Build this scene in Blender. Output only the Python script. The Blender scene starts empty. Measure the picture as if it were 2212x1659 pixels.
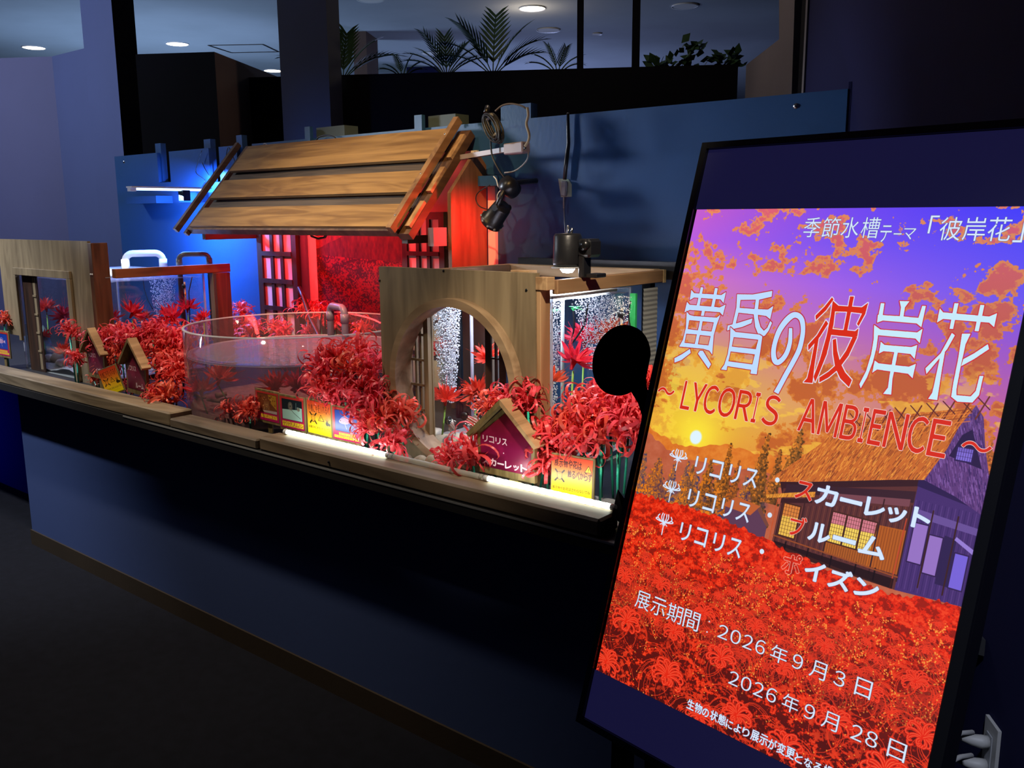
# -*- coding: utf-8 -*-
import bpy, bmesh, math, random
import numpy as np
from mathutils import Vector, Matrix
R = math.radians
sc = bpy.context.scene
COL = sc.collection

# ------------------------------------------------------------------ camera
W_PX, H_PX, F_PX = 2212, 1659, 1955.33
CAM_H = 1.6
cam_d = bpy.data.cameras.new('camera')
cam_d.sensor_fit = 'HORIZONTAL'
cam_d.sensor_width = 36.0
cam_d.lens = 36.0 * F_PX / W_PX
cam_d.clip_start = 0.02
cam_d.clip_end = 100
cam = bpy.data.objects.new('camera', cam_d)
COL.objects.link(cam)
CAM_ROT = Matrix.Rotation(R(39.357), 3, 'Z') @ Matrix.Rotation(R(79.512), 3, 'X') @ Matrix.Rotation(R(-0.378), 3, 'Z')
cam.matrix_world = Matrix.Translation((0, 0, CAM_H)) @ CAM_ROT.to_4x4()
sc.camera = cam

# ------------------------------------------------------------------ exposure, world
sc.view_settings.view_transform = 'Standard'
sc.view_settings.look = 'None'
sc.view_settings.exposure = 0.0
sc.view_settings.gamma = 1.0
sc.view_settings.use_curve_mapping = False
world = bpy.data.worlds.new('world')
sc.world = world
world.use_nodes = True
bg = world.node_tree.nodes['Background']
bg.inputs[0].default_value = (0.10, 0.16, 0.42, 1)
bg.inputs[1].default_value = 0.028
sc.cycles.max_bounces = 10
sc.cycles.diffuse_bounces = 3
sc.cycles.glossy_bounces = 4
sc.cycles.transmission_bounces = 6
sc.cycles.transparent_max_bounces = 24
sc.cycles.sample_clamp_indirect = 3.0
sc.cycles.sample_clamp_direct = 0.0
sc.cycles.caustics_reflective = False
sc.cycles.caustics_refractive = False
sc.cycles.use_denoising = True

# ------------------------------------------------------------------ the room's lamps and added fill lights (out of the frame)
def lamp(name, kind, loc, target, power, color, **kw):
    d = bpy.data.lights.new(name, kind)
    d.energy = power
    d.color = color
    for k, v in kw.items():
        setattr(d, k, v)
    o = bpy.data.objects.new(name, d)
    COL.objects.link(o)
    o.location = loc
    if target is not None:
        v = Vector(target) - Vector(loc)
        o.rotation_euler = v.to_track_quat('-Z', 'Y').to_euler()
    return o

lamp('ceiling_spot_counter', 'SPOT', (-5.4, .5, 3.3), (-4.9, 1.85, .35), 400, (.86, .91, 1.0), spot_size=R(53), spot_blend=1.0, shadow_soft_size=.05)
lamp('ceiling_spot_roof', 'SPOT', (-1.3, .9, 3.3), (-2.85, 2.6, 1.6), 215, (1.0, .62, .25), spot_size=R(32), spot_blend=.7, shadow_soft_size=.03)
lamp('ceiling_spot_fronts', 'SPOT', (-3.0, 1.05, 3.3), (-3.1, 1.9, .9), 200, (1.0, .82, .60), spot_size=R(80), spot_blend=1.0, shadow_soft_size=.05)
lamp('added_right_fill', 'SPOT', (-.42, .75, 3.1), (-1.46, 2.1, 1.22), 340, (1.0, .84, .64), spot_size=R(25), spot_blend=.8, shadow_soft_size=.05)  # added warm fill from the right, brightens the pine post and flowers
lamp('side_spot_panel', 'SPOT', (-6.2, .75, 2.26), (-1.85, 2.8, 1.62), 480, (.78, .87, 1.0), spot_size=R(19), spot_blend=.6, shadow_soft_size=.25)
lamp('blue_wash_left', 'AREA', (-6.6, 1.0, 3.3), (-7.4, 3.4, 1.2), 66, (.78, .84, 1.0), shape='DISK', size=.5)
lamp('blue_uplight', 'AREA', (-8.9, 5.0, 1.0), (-8.6, 5.4, 3.4), 52, (.45, .66, 1.0), shape='DISK', size=.8)
lamp('blue_uplight_far', 'AREA', (-7.5, 9.5, 1.2), (-6.5, 9.0, 3.4), 32, (.45, .55, 1.0), shape='DISK', size=.8)
lamp('downlight_hall', 'POINT', (-5.2, 6.6, 3.2), None, 3, (1.0, .8, .55), shadow_soft_size=.1)
lamp('added_fill_behind_panel', 'POINT', (-2.9, 3.7, 3.25), None, 14, (1.0, .74, .55), shadow_soft_size=.1)  # added warm point light to lift the umber and greige walls
lamp('added_low_wall_fill', 'SPOT', (.12, .15, 2.7), (-.24, 1.62, .85), 120, (.72, .78, 1.0), spot_size=R(30), spot_blend=.9, shadow_soft_size=.05)  # added spot to lift the dark wall and plugs beside the signboard
lamp('added_blue_glow', 'SPOT', (-6.6, 1.1, .65), (-6.0, 2.17, .42), 14, (.03, .08, 1.0), spot_size=R(60), spot_blend=1.0, shadow_soft_size=.05)  # added blue light that makes the recess wall glow


# ------------------------------------------------------------------ measuring helpers
def ray(px, py):
    return CAM_ROT @ Vector(((px - W_PX / 2) / F_PX, -(py - H_PX / 2) / F_PX, -1.0))
CAM = Vector((0, 0, CAM_H))
def P(px, py, x=None, y=None, z=None):
    d = ray(px, py)
    if x is not None: t = (x - CAM.x) / d.x
    elif y is not None: t = (y - CAM.y) / d.y
    else: t = (z - CAM.z) / d.z
    return CAM + t * d
BD2 = Vector((-math.sin(R(32)), math.cos(R(32)), 0))     # the building's axes, turned 32 degrees to the counter's
BD1 = Vector((BD2.y, -BD2.x, 0))
def PB(px, py, k=None, m=None):
    d = ray(px, py)
    n = BD2 if k is not None else BD1
    return CAM + d * ((k if k is not None else m) / n.dot(d))
def BW(m, k, z=0):
    return BD1 * m + BD2 * k + Vector((0, 0, z))

# ------------------------------------------------------------------ objects
ROOT_LOC = {}
def link(o, parent=None):
    COL.objects.link(o)
    if parent is not None:
        o.parent = parent
    return o
def thing(name, label, cat, loc=(0, 0, 0), group=None):
    o = bpy.data.objects.new(name, None)
    o.empty_display_size = 0.05
    COL.objects.link(o)
    o.location = loc
    o['label'] = label
    o['category'] = cat
    if group: o['group'] = group
    ROOT_LOC[o.name] = Vector(loc)
    return o
def part(name, bm, m, parent, label=None, smooth=False, local=False):
    """one mesh; its vertices are given in world metres unless local"""
    root = parent
    while root.parent is not None: root = root.parent
    me = bpy.data.meshes.new(name)
    if not local:
        bmesh.ops.translate(bm, verts=bm.verts, vec=-ROOT_LOC.get(root.name, Vector()))
    bm.to_mesh(me); bm.free()
    ms = m if isinstance(m, (list, tuple)) else [m]
    for q in ms: me.materials.append(q)
    if smooth:
        me.polygons.foreach_set('use_smooth', [True] * len(me.polygons))
    o = bpy.data.objects.new(name, me)
    link(o, parent)
    if label: o['label'] = label
    return o
def single(name, bm, m, label, cat, group=None, smooth=False, base=None, kind=None):
    """a thing that is one mesh; origin at its base"""
    if base is None:
        zs = [v.co.z for v in bm.verts]; xs = [v.co.x for v in bm.verts]; ys = [v.co.y for v in bm.verts]
        base = Vector(((min(xs) + max(xs)) / 2, (min(ys) + max(ys)) / 2, min(zs)))
    base = Vector(base)
    bmesh.ops.translate(bm, verts=bm.verts, vec=-base)
    me = bpy.data.meshes.new(name)
    bm.to_mesh(me); bm.free()
    for q in (m if isinstance(m, (list, tuple)) else [m]): me.materials.append(q)
    if smooth: me.polygons.foreach_set('use_smooth', [True] * len(me.polygons))
    o = bpy.data.objects.new(name, me)
    COL.objects.link(o)
    o.location = base
    ROOT_LOC[o.name] = base
    if label: o['label'] = label
    if cat: o['category'] = cat
    if group: o['group'] = group
    if kind: o['kind'] = kind
    return o
def struct(name, bm, m, smooth=False):
    return single(name, bm, m, None, None, kind='structure', smooth=smooth)

# ------------------------------------------------------------------ shapes
def NB(): return bmesh.new()
def box(bm, lo, hi, M=None, mi=0, bev=0.0):
    lo = Vector(lo); hi = Vector(hi)
    r = bmesh.ops.create_cube(bm, size=1.0)
    vs = r['verts']
    c = (lo + hi) / 2; s = hi - lo
    for v in vs:
        v.co = Vector((v.co.x * s.x, v.co.y * s.y, v.co.z * s.z)) + c
    fs = list({f for v in vs for f in v.link_faces})
    if bev > 0:
        es = list({e for v in vs for e in v.link_edges})
        rr = bmesh.ops.bevel(bm, geom=es, offset=bev, segments=1, affect='EDGES', clamp_overlap=True)
        vs = list({v for f in rr['faces'] for v in f.verts} | {v for v in vs if v.is_valid})
        fs = list({f for v in vs for f in v.link_faces})
    if M is not None:
        for v in vs: v.co = M @ v.co
    for f in fs: f.material_index = mi
    return bm
def beam(bm, a, b, w, h, up=(0, 0, 1), mi=0, bev=0.0):
    """bar from a to b, w across, h along up"""
    a = Vector(a); b = Vector(b)
    d = (b - a); L = d.length; d.normalize()
    s = d.cross(Vector(up)).normalized(); u = s.cross(d).normalized()
    M = Matrix((( d.x, s.x, u.x, a.x), (d.y, s.y, u.y, a.y), (d.z, s.z, u.z, a.z), (0, 0, 0, 1)))
    return box(bm, (0, -w / 2, -h / 2), (L, w / 2, h / 2), M=M, mi=mi, bev=bev)
def tube(bm, pts, r, n=8, mi=0, cap=True, closed=False):
    pts = [Vector(p) for p in pts]
    rs = r if isinstance(r, (list, tuple)) else [r] * len(pts)
    rings = []
    prev = None
    N = len(pts)
    for i, p in enumerate(pts):
        if closed: t = (pts[(i + 1) % N] - pts[i - 1])
        else: t = pts[min(i + 1, N - 1)] - pts[max(i - 1, 0)]
        t.normalize()
        if prev is None:
            a = t.cross(Vector((0, 0, 1)))
            if a.length < 1e-3: a = t.cross(Vector((1, 0, 0)))
            a.normalize()
        else:
            a = prev - t * prev.dot(t)
            if a.length < 1e-6: a = t.orthogonal()
            a.normalize()
        prev = a
        b = t.cross(a)
        rings.append([bm.verts.new(p + (a * math.cos(2 * math.pi * k / n) + b * math.sin(2 * math.pi * k / n)) * rs[i]) for k in range(n)])
    M = N if closed else N - 1
    for i in range(M):
        A, B = rings[i], rings[(i + 1) % N]
        for k in range(n):
            f = bm.faces.new((A[k], A[(k + 1) % n], B[(k + 1) % n], B[k])); f.material_index = mi; f.smooth = True
    if cap and not closed:
        for rg in (rings[0][::-1], rings[-1]):
            f = bm.faces.new(rg); f.material_index = mi
    return bm
def lathe(bm, prof, c=(0, 0, 0), n=24, M=None, mi=0, closed=False):
    """prof: list of (radius, height)"""
    c = Vector(c); rings = []
    for r_, z in prof:
        if r_ < 1e-6: rings.append([bm.verts.new(Vector((0, 0, z)))])
        else: rings.append([bm.verts.new(Vector((r_ * math.cos(2 * math.pi * k / n), r_ * math.sin(2 * math.pi * k / n), z))) for k in range(n)])
    seq = list(zip(rings, rings[1:] + ([rings[0]] if closed else [])))
    if not closed: seq = list(zip(rings[:-1], rings[1:]))
    for A, B in seq:
        for k in range(n):
            q = [A[k % len(A)], A[(k + 1) % len(A)], B[(k + 1) % len(B)], B[k % len(B)]]
            q2 = []
            for v in q:
                if v not in q2: q2.append(v)
            if len(q2) > 2:
                f = bm.faces.new(q2); f.material_index = mi; f.smooth = True
    for rg in rings:
        for v in rg:
            v.co = (M @ v.co if M is not None else v.co) + c
    return bm
def prism(bm, pts, vec, mi=0):
    """polygon of 3D points pushed along vec"""
    vec = Vector(vec)
    a = [bm.verts.new(Vector(p)) for p in pts]
    b = [bm.verts.new(Vector(p) + vec) for p in pts]
    n = len(a)
    fs = [bm.faces.new(a[::-1]), bm.faces.new(b)]
    for i in range(n): fs.append(bm.faces.new((a[i], a[(i + 1) % n], b[(i + 1) % n], b[i])))
    for f in fs: f.material_index = mi
    bmesh.ops.recalc_face_normals(bm, faces=fs)
    return bm
def quad(bm, a, b, c, d, mi=0, uv=False):
    """a top-left, b top-right, c bottom-right, d bottom-left"""
    vs = [bm.verts.new(Vector(p)) for p in (d, c, b, a)]
    f = bm.faces.new(vs); f.material_index = mi
    if uv:
        L = bm.loops.layers.uv.verify()
        for l, t in zip(f.loops, ((0, 0), (1, 0), (1, 1), (0, 1))): l[L].uv = t
    return f
def blob(bm, c, r, seed=0, rough=0.18, sub=2, mi=0):
    """an irregular stone"""
    rr = random.Random(seed)
    q = bmesh.ops.create_icosphere(bm, subdivisions=sub, radius=1.0)
    ph = [(Vector((rr.uniform(-1, 1), rr.uniform(-1, 1), rr.uniform(-1, 1))).normalized(), rr.uniform(1.5, 4), rr.uniform(0, 6)) for _ in range(5)]
    r = Vector(r) if not isinstance(r, (int, float)) else Vector((r, r, r))
    rot = Matrix.Rotation(rr.uniform(0, 6.28), 3, 'Z')
    for v in q['verts']:
        d = v.co.normalized()
        k = 1 + rough * sum(math.sin(a.dot(d) * f + p) for a, f, p in ph) / 3
        v.co = rot @ Vector((d.x * r.x, d.y * r.y, d.z * r.z)) * k + Vector(c)
        for f in v.link_faces: f.smooth = True; f.material_index = mi
    return bm

# ------------------------------------------------------------------ materials
def new_mat(name):
    m = bpy.data.materials.new(name); m.use_nodes = True
    nt = m.node_tree; nt.nodes.clear()
    out = nt.nodes.new('ShaderNodeOutputMaterial')
    return m, nt, out
def N(nt, t, **kw):
    n = nt.nodes.new('ShaderNode' + t)
    for k, v in kw.items(): setattr(n, k, v)
    return n
def c4(c): return (c[0], c[1], c[2], 1)
def srgb(r, g, b):
    f = lambda v: (v / 255 / 12.92) if v / 255 <= 0.04045 else ((v / 255 + 0.055) / 1.055) ** 2.4
    return (f(r), f(g), f(b))
ORD = ['leftmost', 'second from the left', 'third from the left', 'fourth from the left', 'fifth from the left', 'sixth from the left', 'seventh from the left', 'eighth from the left', 'ninth from the left', 'tenth from the left', 'eleventh from the left', 'rightmost']
def rank_labels(pts, fmt):
    """say which one by its place in the row"""
    o = sorted(range(len(pts)), key=lambda i: pts[i][0]); out = {}
    for r_, i in enumerate(o): out[i] = fmt % ('rightmost' if r_ == len(pts) - 1 and r_ > 0 else ORD[r_])
    return out
def coords(nt, scale=(1, 1, 1), rot=(0, 0, 0)):
    tc = N(nt, 'TexCoord'); mp = N(nt, 'Mapping')
    mp.inputs['Scale'].default_value = scale
    mp.inputs['Rotation'].default_value = rot
    nt.links.new(tc.outputs['Object'], mp.inputs['Vector'])
    return mp.outputs['Vector']
def paint(name, c, rough=0.6, var=0.12, nscale=3.0, bump=0.02, metal=0.0, coat=0.0, spec=0.5):
    m, nt, out = new_mat(name)
    p = N(nt, 'BsdfPrincipled')
    v = coords(nt)
    n1 = N(nt, 'TexNoise'); n1.inputs['Scale'].default_value = nscale; n1.inputs['Detail'].default_value = 5
    nt.links.new(v, n1.inputs['Vector'])
    r = N(nt, 'ValToRGB')
    r.color_ramp.elements[0].position = 0.3; r.color_ramp.elements[1].position = 0.7
    r.color_ramp.elements[0].color = c4([x * (1 - var) for x in c])
    r.color_ramp.elements[1].color = c4([min(1, x * (1 + var)) for x in c])
    nt.links.new(n1.outputs['Fac'], r.inputs['Fac'])
    nt.links.new(r.outputs['Color'], p.inputs['Base Color'])
    p.inputs['Roughness'].default_value = rough
    p.inputs['Metallic'].default_value = metal
    p.inputs['Coat Weight'].default_value = coat
    p.inputs['Specular IOR Level'].default_value = spec
    if bump:
        n2 = N(nt, 'TexNoise'); n2.inputs['Scale'].default_value = nscale * 30; n2.inputs['Detail'].default_value = 3
        nt.links.new(v, n2.inputs['Vector'])
        b = N(nt, 'Bump'); b.inputs['Strength'].default_value = bump * 8; b.inputs['Distance'].default_value = 0.002
        nt.links.new(n2.outputs['Fac'], b.inputs['Height'])
        nt.links.new(b.outputs['Normal'], p.inputs['Normal'])
    nt.links.new(p.outputs[0], out.inputs[0])
    return m
def wood(name, dark, light, axis='x', rough=0.6, fine=1.0, wave=0.35):
    """boards with grain along the given axis; knots and streaks are the wood's own"""
    m, nt, out = new_mat(name)
    p = N(nt, 'BsdfPrincipled')
    st = {'x': (1.2, 16, 16), 'y': (16, 1.2, 16), 'z': (16, 16, 1.2)}[axis]
    v = coords(nt, tuple(s * fine for s in st))
    n1 = N(nt, 'TexNoise'); n1.inputs['Scale'].default_value = 1.0; n1.inputs['Detail'].default_value = 6
    n1.inputs['Distortion'].default_value = 0.6
    nt.links.new(v, n1.inputs['Vector'])
    v2 = coords(nt, tuple(s * fine * (0.45 if s > 2 else 0.7) for s in st))
    n2 = N(nt, 'TexNoise'); n2.inputs['Scale'].default_value = 1.0; n2.inputs['Detail'].default_value = 2
    n2.inputs['Distortion'].default_value = 2.0
    nt.links.new(v2, n2.inputs['Vector'])
    sn = N(nt, 'Math', operation='MULTIPLY'); sn.inputs[1].default_value = 26.0
    nt.links.new(n2.outputs['Fac'], sn.inputs[0])
    s2 = N(nt, 'Math', operation='SINE'); nt.links.new(sn.outputs[0], s2.inputs[0])
    s3 = N(nt, 'Math', operation='MULTIPLY_ADD'); s3.inputs[1].default_value = wave * 0.25
    nt.links.new(s2.outputs[0], s3.inputs[0]); nt.links.new(n1.outputs['Fac'], s3.inputs[2])
    r = N(nt, 'ValToRGB')
    r.color_ramp.elements[0].position = 0.32; r.color_ramp.elements[1].position = 0.72
    r.color_ramp.elements[0].color = c4(dark); r.color_ramp.elements[1].color = c4(light)
    nt.links.new(s3.outputs[0], r.inputs['Fac'])
    nt.links.new(r.outputs['Color'], p.inputs['Base Color'])
    p.inputs['Roughness'].default_value = rough
    b = N(nt, 'Bump'); b.inputs['Strength'].default_value = 0.25; b.inputs['Distance'].default_value = 0.002
    nt.links.new(s3.outputs[0], b.inputs['Height'])
    nt.links.new(b.outputs['Normal'], p.inputs['Normal'])
    nt.links.new(p.outputs[0], out.inputs[0])
    return m
def emis(name, c, s):
    m, nt, out = new_mat(name)
    e = N(nt, 'Emission'); e.inputs[0].default_value = c4(c); e.inputs[1].default_value = s
    nt.links.new(e.outputs[0], out.inputs[0])
    return m
def clear(name, tint=(0.97, 0.98, 0.99), ior=1.45, rough=0.02, film=0.0, film_c=(0.8, 0.8, 0.9), bump=0.0, bscale=20):
    """a thin transparent sheet: sees through, reflects at its surface, may carry a pale film"""
    m, nt, out = new_mat(name)
    t = N(nt, 'BsdfTransparent'); t.inputs[0].default_value = c4(tint)
    g = N(nt, 'BsdfGlossy'); g.inputs['Roughness'].default_value = rough
    lw = N(nt, 'LayerWeight'); lw.inputs[0].default_value = .5
    pw = N(nt, 'Math', operation='POWER'); pw.inputs[1].default_value = 4.5
    nt.links.new(lw.outputs['Facing'], pw.inputs[0])
    F0 = ((ior - 1) / (ior + 1)) ** 2
    f = N(nt, 'MapRange'); f.inputs['To Min'].default_value = F0; f.inputs['To Max'].default_value = .85 if ior > 1.1 else .1
    nt.links.new(pw.outputs[0], f.inputs['Value'])
    mx = N(nt, 'MixShader')
    if bump:
        n = N(nt, 'TexNoise'); n.inputs['Scale'].default_value = bscale; n.inputs['Detail'].default_value = 2
        nt.links.new(coords(nt), n.inputs['Vector'])
        b = N(nt, 'Bump'); b.inputs['Strength'].default_value = bump; b.inputs['Distance'].default_value = 0.01
        nt.links.new(n.outputs['Fac'], b.inputs['Height'])
        nt.links.new(b.outputs['Normal'], g.inputs['Normal'])
    nt.links.new(f.outputs[0], mx.inputs[0]); nt.links.new(t.outputs[0], mx.inputs[1]); nt.links.new(g.outputs[0], mx.inputs[2])
    last = mx
    if film > 0:
        d = N(nt, 'BsdfDiffuse'); d.inputs[0].default_value = c4(film_c)
        tr = N(nt, 'BsdfTranslucent'); tr.inputs[0].default_value = c4(film_c)
        a = N(nt, 'AddShader'); nt.links.new(d.outputs[0], a.inputs[0]); nt.links.new(tr.outputs[0], a.inputs[1])
        m2 = N(nt, 'MixShader'); m2.inputs[0].default_value = film
        nt.links.new(mx.outputs[0], m2.inputs[1]); nt.links.new(d.outputs[0], m2.inputs[2])
        last = m2
    nt.links.new(last.outputs[0], out.inputs[0])
    return m
def petal_mat(name, c, trans=0.35, var=0.25, rough=0.45):
    m, nt, out = new_mat(name)
    oi = N(nt, 'ObjectInfo')
    hv = N(nt, 'HueSaturation'); hv.inputs['Color'].default_value = c4(c)
    mr = N(nt, 'MapRange'); mr.inputs['To Min'].default_value = 0.49; mr.inputs['To Max'].default_value = 0.515
    nt.links.new(oi.outputs['Random'], mr.inputs['Value']); nt.links.new(mr.outputs[0], hv.inputs['Hue'])
    g = N(nt, 'NewGeometry')
    mr2 = N(nt, 'MapRange'); mr2.inputs['To Min'].default_value = 1 - var; mr2.inputs['To Max'].default_value = 1 + var
    nt.links.new(g.outputs['Random Per Island'], mr2.inputs['Value']); nt.links.new(mr2.outputs[0], hv.inputs['Value'])
    p = N(nt, 'BsdfPrincipled'); p.inputs['Roughness'].default_value = rough
    nt.links.new(hv.outputs[0], p.inputs['Base Color'])
    t = N(nt, 'BsdfTranslucent'); nt.links.new(hv.outputs[0], t.inputs[0])
    mx = N(nt, 'MixShader'); mx.inputs[0].default_value = trans
    nt.links.new(p.outputs[0], mx.inputs[1]); nt.links.new(t.outputs[0], mx.inputs[2])
    nt.links.new(mx.outputs[0], out.inputs[0])
    return m
def img_mat(name, img, emit=None, rough=0.5):
    m, nt, out = new_mat(name)
    t = N(nt, 'TexImage'); t.image = img; t.extension = 'EXTEND'
    uv = N(nt, 'UVMap')
    nt.links.new(uv.outputs[0], t.inputs[0])
    if emit:
        p = N(nt, 'BsdfPrincipled'); p.inputs['Base Color'].default_value = (0.01, 0.01, 0.012, 1)
        p.inputs['Roughness'].default_value = 0.35
        nt.links.new(t.outputs[0], p.inputs['Emission Color']); p.inputs['Emission Strength'].default_value = emit
    else:
        p = N(nt, 'BsdfPrincipled'); nt.links.new(t.outputs[0], p.inputs['Base Color']); p.inputs['Roughness'].default_value = rough
    nt.links.new(p.outputs[0], out.inputs[0])
    return m

# ------------------------------------------------------------------ printed and displayed pictures, drawn here with numpy
def vnoise(h, w, cy_, cx_, seed):
    rg = np.random.RandomState(seed)
    g = rg.rand(int(cy_) + 3, int(cx_) + 3).astype(np.float32)
    y = np.linspace(0, cy_, h, endpoint=False, dtype=np.float32); x = np.linspace(0, cx_, w, endpoint=False, dtype=np.float32)
    yi = y.astype(int); xi = x.astype(int); fy = y - yi; fx = x - xi
    fy = fy * fy * (3 - 2 * fy); fx = fx * fx * (3 - 2 * fx)
    a = g[yi][:, xi]; b = g[yi][:, xi + 1]; c = g[yi + 1][:, xi]; d = g[yi + 1][:, xi + 1]
    fx = fx[None, :]; fy = fy[:, None]
    return (a * (1 - fx) + b * fx) * (1 - fy) + (c * (1 - fx) + d * fx) * fy
def fbm(h, w, cy_, cx_, seed, octs=5, gain=0.5):
    o = np.zeros((h, w), np.float32); a = 1.0; s = 0
    for i in range(octs):
        o += a * vnoise(h, w, cy_ * 2 ** i, cx_ * 2 ** i, seed + i * 17); s += a; a *= gain
    return o / s
GLYPH = {}
def glyph_tris(s, bold=0.0):
    key = (s, bold)
    if key in GLYPH: return GLYPH[key]
    cu = bpy.data.curves.new('lettering', 'FONT'); cu.body = s; cu.size = 1.0; cu.resolution_u = 4
    if bold: cu.offset = bold
    ob = bpy.data.objects.new('lettering', cu); COL.objects.link(ob)
    dg = bpy.context.evaluated_depsgraph_get(); dg.update()
    ev = ob.evaluated_get(dg); me = ev.to_mesh(); me.calc_loop_triangles()
    n = len(me.vertices); co = np.empty(n * 3, np.float32); me.vertices.foreach_get('co', co); co = co.reshape(-1, 3)[:, :2]
    t = np.empty(len(me.loop_triangles) * 3, np.int32); me.loop_triangles.foreach_get('vertices', t)
    tri = co[t.reshape(-1, 3)].copy()
    ev.to_mesh_clear(); bpy.data.objects.remove(ob); bpy.data.curves.remove(cu)
    if len(tri):
        lo = tri.reshape(-1, 2).min(0); hi = tri.reshape(-1, 2).max(0)
        tri = (tri - lo) / np.maximum(hi - lo, 1e-6)
        tri[..., 1] = 1 - tri[..., 1]
    GLYPH[key] = tri
    return tri
class Canvas:
    def __init__(s, w, h, color=(0, 0, 0)):
        s.w, s.h = w, h
        s.a = np.zeros((h, w, 3), np.float32); s.a[:] = np.array(color, np.float32) / 255
    def _blend(s, x0, y0, m, color, alpha=1.0):
        h, w = m.shape
        X0, Y0, X1, Y1 = max(x0, 0), max(y0, 0), min(x0 + w, s.w), min(y0 + h, s.h)
        if X1 <= X0 or Y1 <= Y0: return
        mm = (m[Y0 - y0:Y1 - y0, X0 - x0:X1 - x0] * alpha)[..., None]
        c = np.array(color, np.float32) / 255 if not (isinstance(color, np.ndarray) and color.ndim == 3) else color[Y0:Y1, X0:X1]
        s.a[Y0:Y1, X0:X1] = s.a[Y0:Y1, X0:X1] * (1 - mm) + c * mm
    def mask(s, polys, pad=2, ss=2):
        """union of polygons (pixel units) -> x0, y0, coverage"""
        allp = np.concatenate([np.asarray(p, np.float32) for p in polys])
        x0 = int(math.floor(allp[:, 0].min())) - pad; y0 = int(math.floor(allp[:, 1].min())) - pad
        x1 = int(math.ceil(allp[:, 0].max())) + pad; y1 = int(math.ceil(allp[:, 1].max())) + pad
        x0 = max(x0, -50); y0 = max(y0, -50); x1 = min(x1, s.w + 50); y1 = min(y1, s.h + 50)
        if x1 <= x0 or y1 <= y0: return 0, 0, np.zeros((1, 1), np.float32)
        H, W = (y1 - y0) * ss, (x1 - x0) * ss
        M = np.zeros((H, W), bool)
        for p in polys:
            p = (np.asarray(p, np.float32) - (x0, y0)) * ss
            a0, b0 = np.floor(p.min(0)).astype(int); a1, b1 = np.ceil(p.max(0)).astype(int) + 1
            a0, b0 = max(a0, 0), max(b0, 0); a1, b1 = min(a1, W), min(b1, H)
            if a1 <= a0 or b1 <= b0: continue
            X = (np.arange(a0, a1) + .5)[None, :]; Y = (np.arange(b0, b1) + .5)[:, None]
            c = np.zeros((b1 - b0, a1 - a0), bool)
            q = np.roll(p, -1, 0)
            for (ax, ay), (bx, by) in zip(p, q):
                if ay == by: continue
                lo, hi = (ay, by) if ay < by else (by, ay)
                rows = (Y[:, 0] >= lo) & (Y[:, 0] < hi)
                if not rows.any(): continue
                xi = ax + (Y[rows, 0] - ay) * (bx - ax) / (by - ay)
                c[rows] ^= X < xi[:, None]
            M[b0:b1, a0:a1] |= c
        return x0, y0, M.reshape(H // ss, ss, W // ss, ss).mean((1, 3), dtype=np.float32)
    def poly(s, pts, color, alpha=1.0, holes=()):
        x0, y0, m = s.mask([pts])
        for hp in holes:
            hx, hy, hm = s.mask([hp])
            t = np.zeros_like(m); H, W = hm.shape
            t[hy - y0:hy - y0 + H, hx - x0:hx - x0 + W] = hm[:t.shape[0] - (hy - y0), :t.shape[1] - (hx - x0)]
            m = m * (1 - t)
        s._blend(x0, y0, m, color, alpha)
    def line(s, pts, w, color, alpha=1.0):
        pts = np.asarray(pts, np.float32)
        x0 = int(pts[:, 0].min() - w - 2); y0 = int(pts[:, 1].min() - w - 2); x1 = int(pts[:, 0].max() + w + 3); y1 = int(pts[:, 1].max() + w + 3)
        x0 = max(x0, 0); y0 = max(y0, 0); x1 = min(x1, s.w); y1 = min(y1, s.h)
        if x1 <= x0 or y1 <= y0: return
        X, Y = np.meshgrid(np.arange(x0, x1) + .5, np.arange(y0, y1) + .5)
        d = np.full(X.shape, 1e9, np.float32)
        for a, b in zip(pts[:-1], pts[1:]):
            v = b - a; L = float(v @ v) + 1e-9
            t = np.clip(((X - a[0]) * v[0] + (Y - a[1]) * v[1]) / L, 0, 1)
            d = np.minimum(d, np.hypot(X - a[0] - t * v[0], Y - a[1] - t * v[1]))
        s._blend(x0, y0, np.clip(w / 2 + .5 - d, 0, 1).astype(np.float32), color, alpha)
    def disc(s, x, y, r, color, alpha=1.0, soft=1.0):
        x0, x1, y0, y1 = int(x - r - soft - 1), int(x + r + soft + 2), int(y - r - soft - 1), int(y + r + soft + 2)
        X, Y = np.meshgrid(np.arange(x0, x1) + .5, np.arange(y0, y1) + .5)
        s._blend(x0, y0, np.clip((r + soft / 2 - np.hypot(X - x, Y - y)) / soft, 0, 1).astype(np.float32), color, alpha)
    @staticmethod
    def grow(m, r):
        k = int(math.ceil(r)); m = np.pad(m, k); o = m.copy()
        for dy in range(-k, k + 1):
            for dx in range(-k, k + 1):
                if 0 < dx * dx + dy * dy <= r * r + .5:
                    o = np.maximum(o, np.roll(np.roll(m, dy, 0), dx, 1))
        return k, o
    def stencil(s, x0, y0, m, color, outline=None, ow=0):
        if outline is not None and ow > 0:
            k, g = s.grow(m, ow); s._blend(x0 - k, y0 - k, g, outline)
        s._blend(x0, y0, m, color)
    def text(s, t, x0, y0, x1, y1, color, outline=None, ow=0, bold=0.0, hollow=False, shear=0.0):
        tr = glyph_tris(t)
        if not len(tr): return
        q = tr * np.array([x1 - x0, y1 - y0], np.float32) + np.array([x0, y0], np.float32)
        if shear: q[..., 0] += (y1 - q[..., 1]) * shear
        ss = 3
        X0, Y0 = int(q[..., 0].min()) - 1, int(q[..., 1].min()) - 1
        W, H = int(q[..., 0].max()) + 2 - X0, int(q[..., 1].max()) + 2 - Y0
        M = np.zeros((H * ss, W * ss), bool); q = (q - (X0, Y0)) * ss
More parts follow.
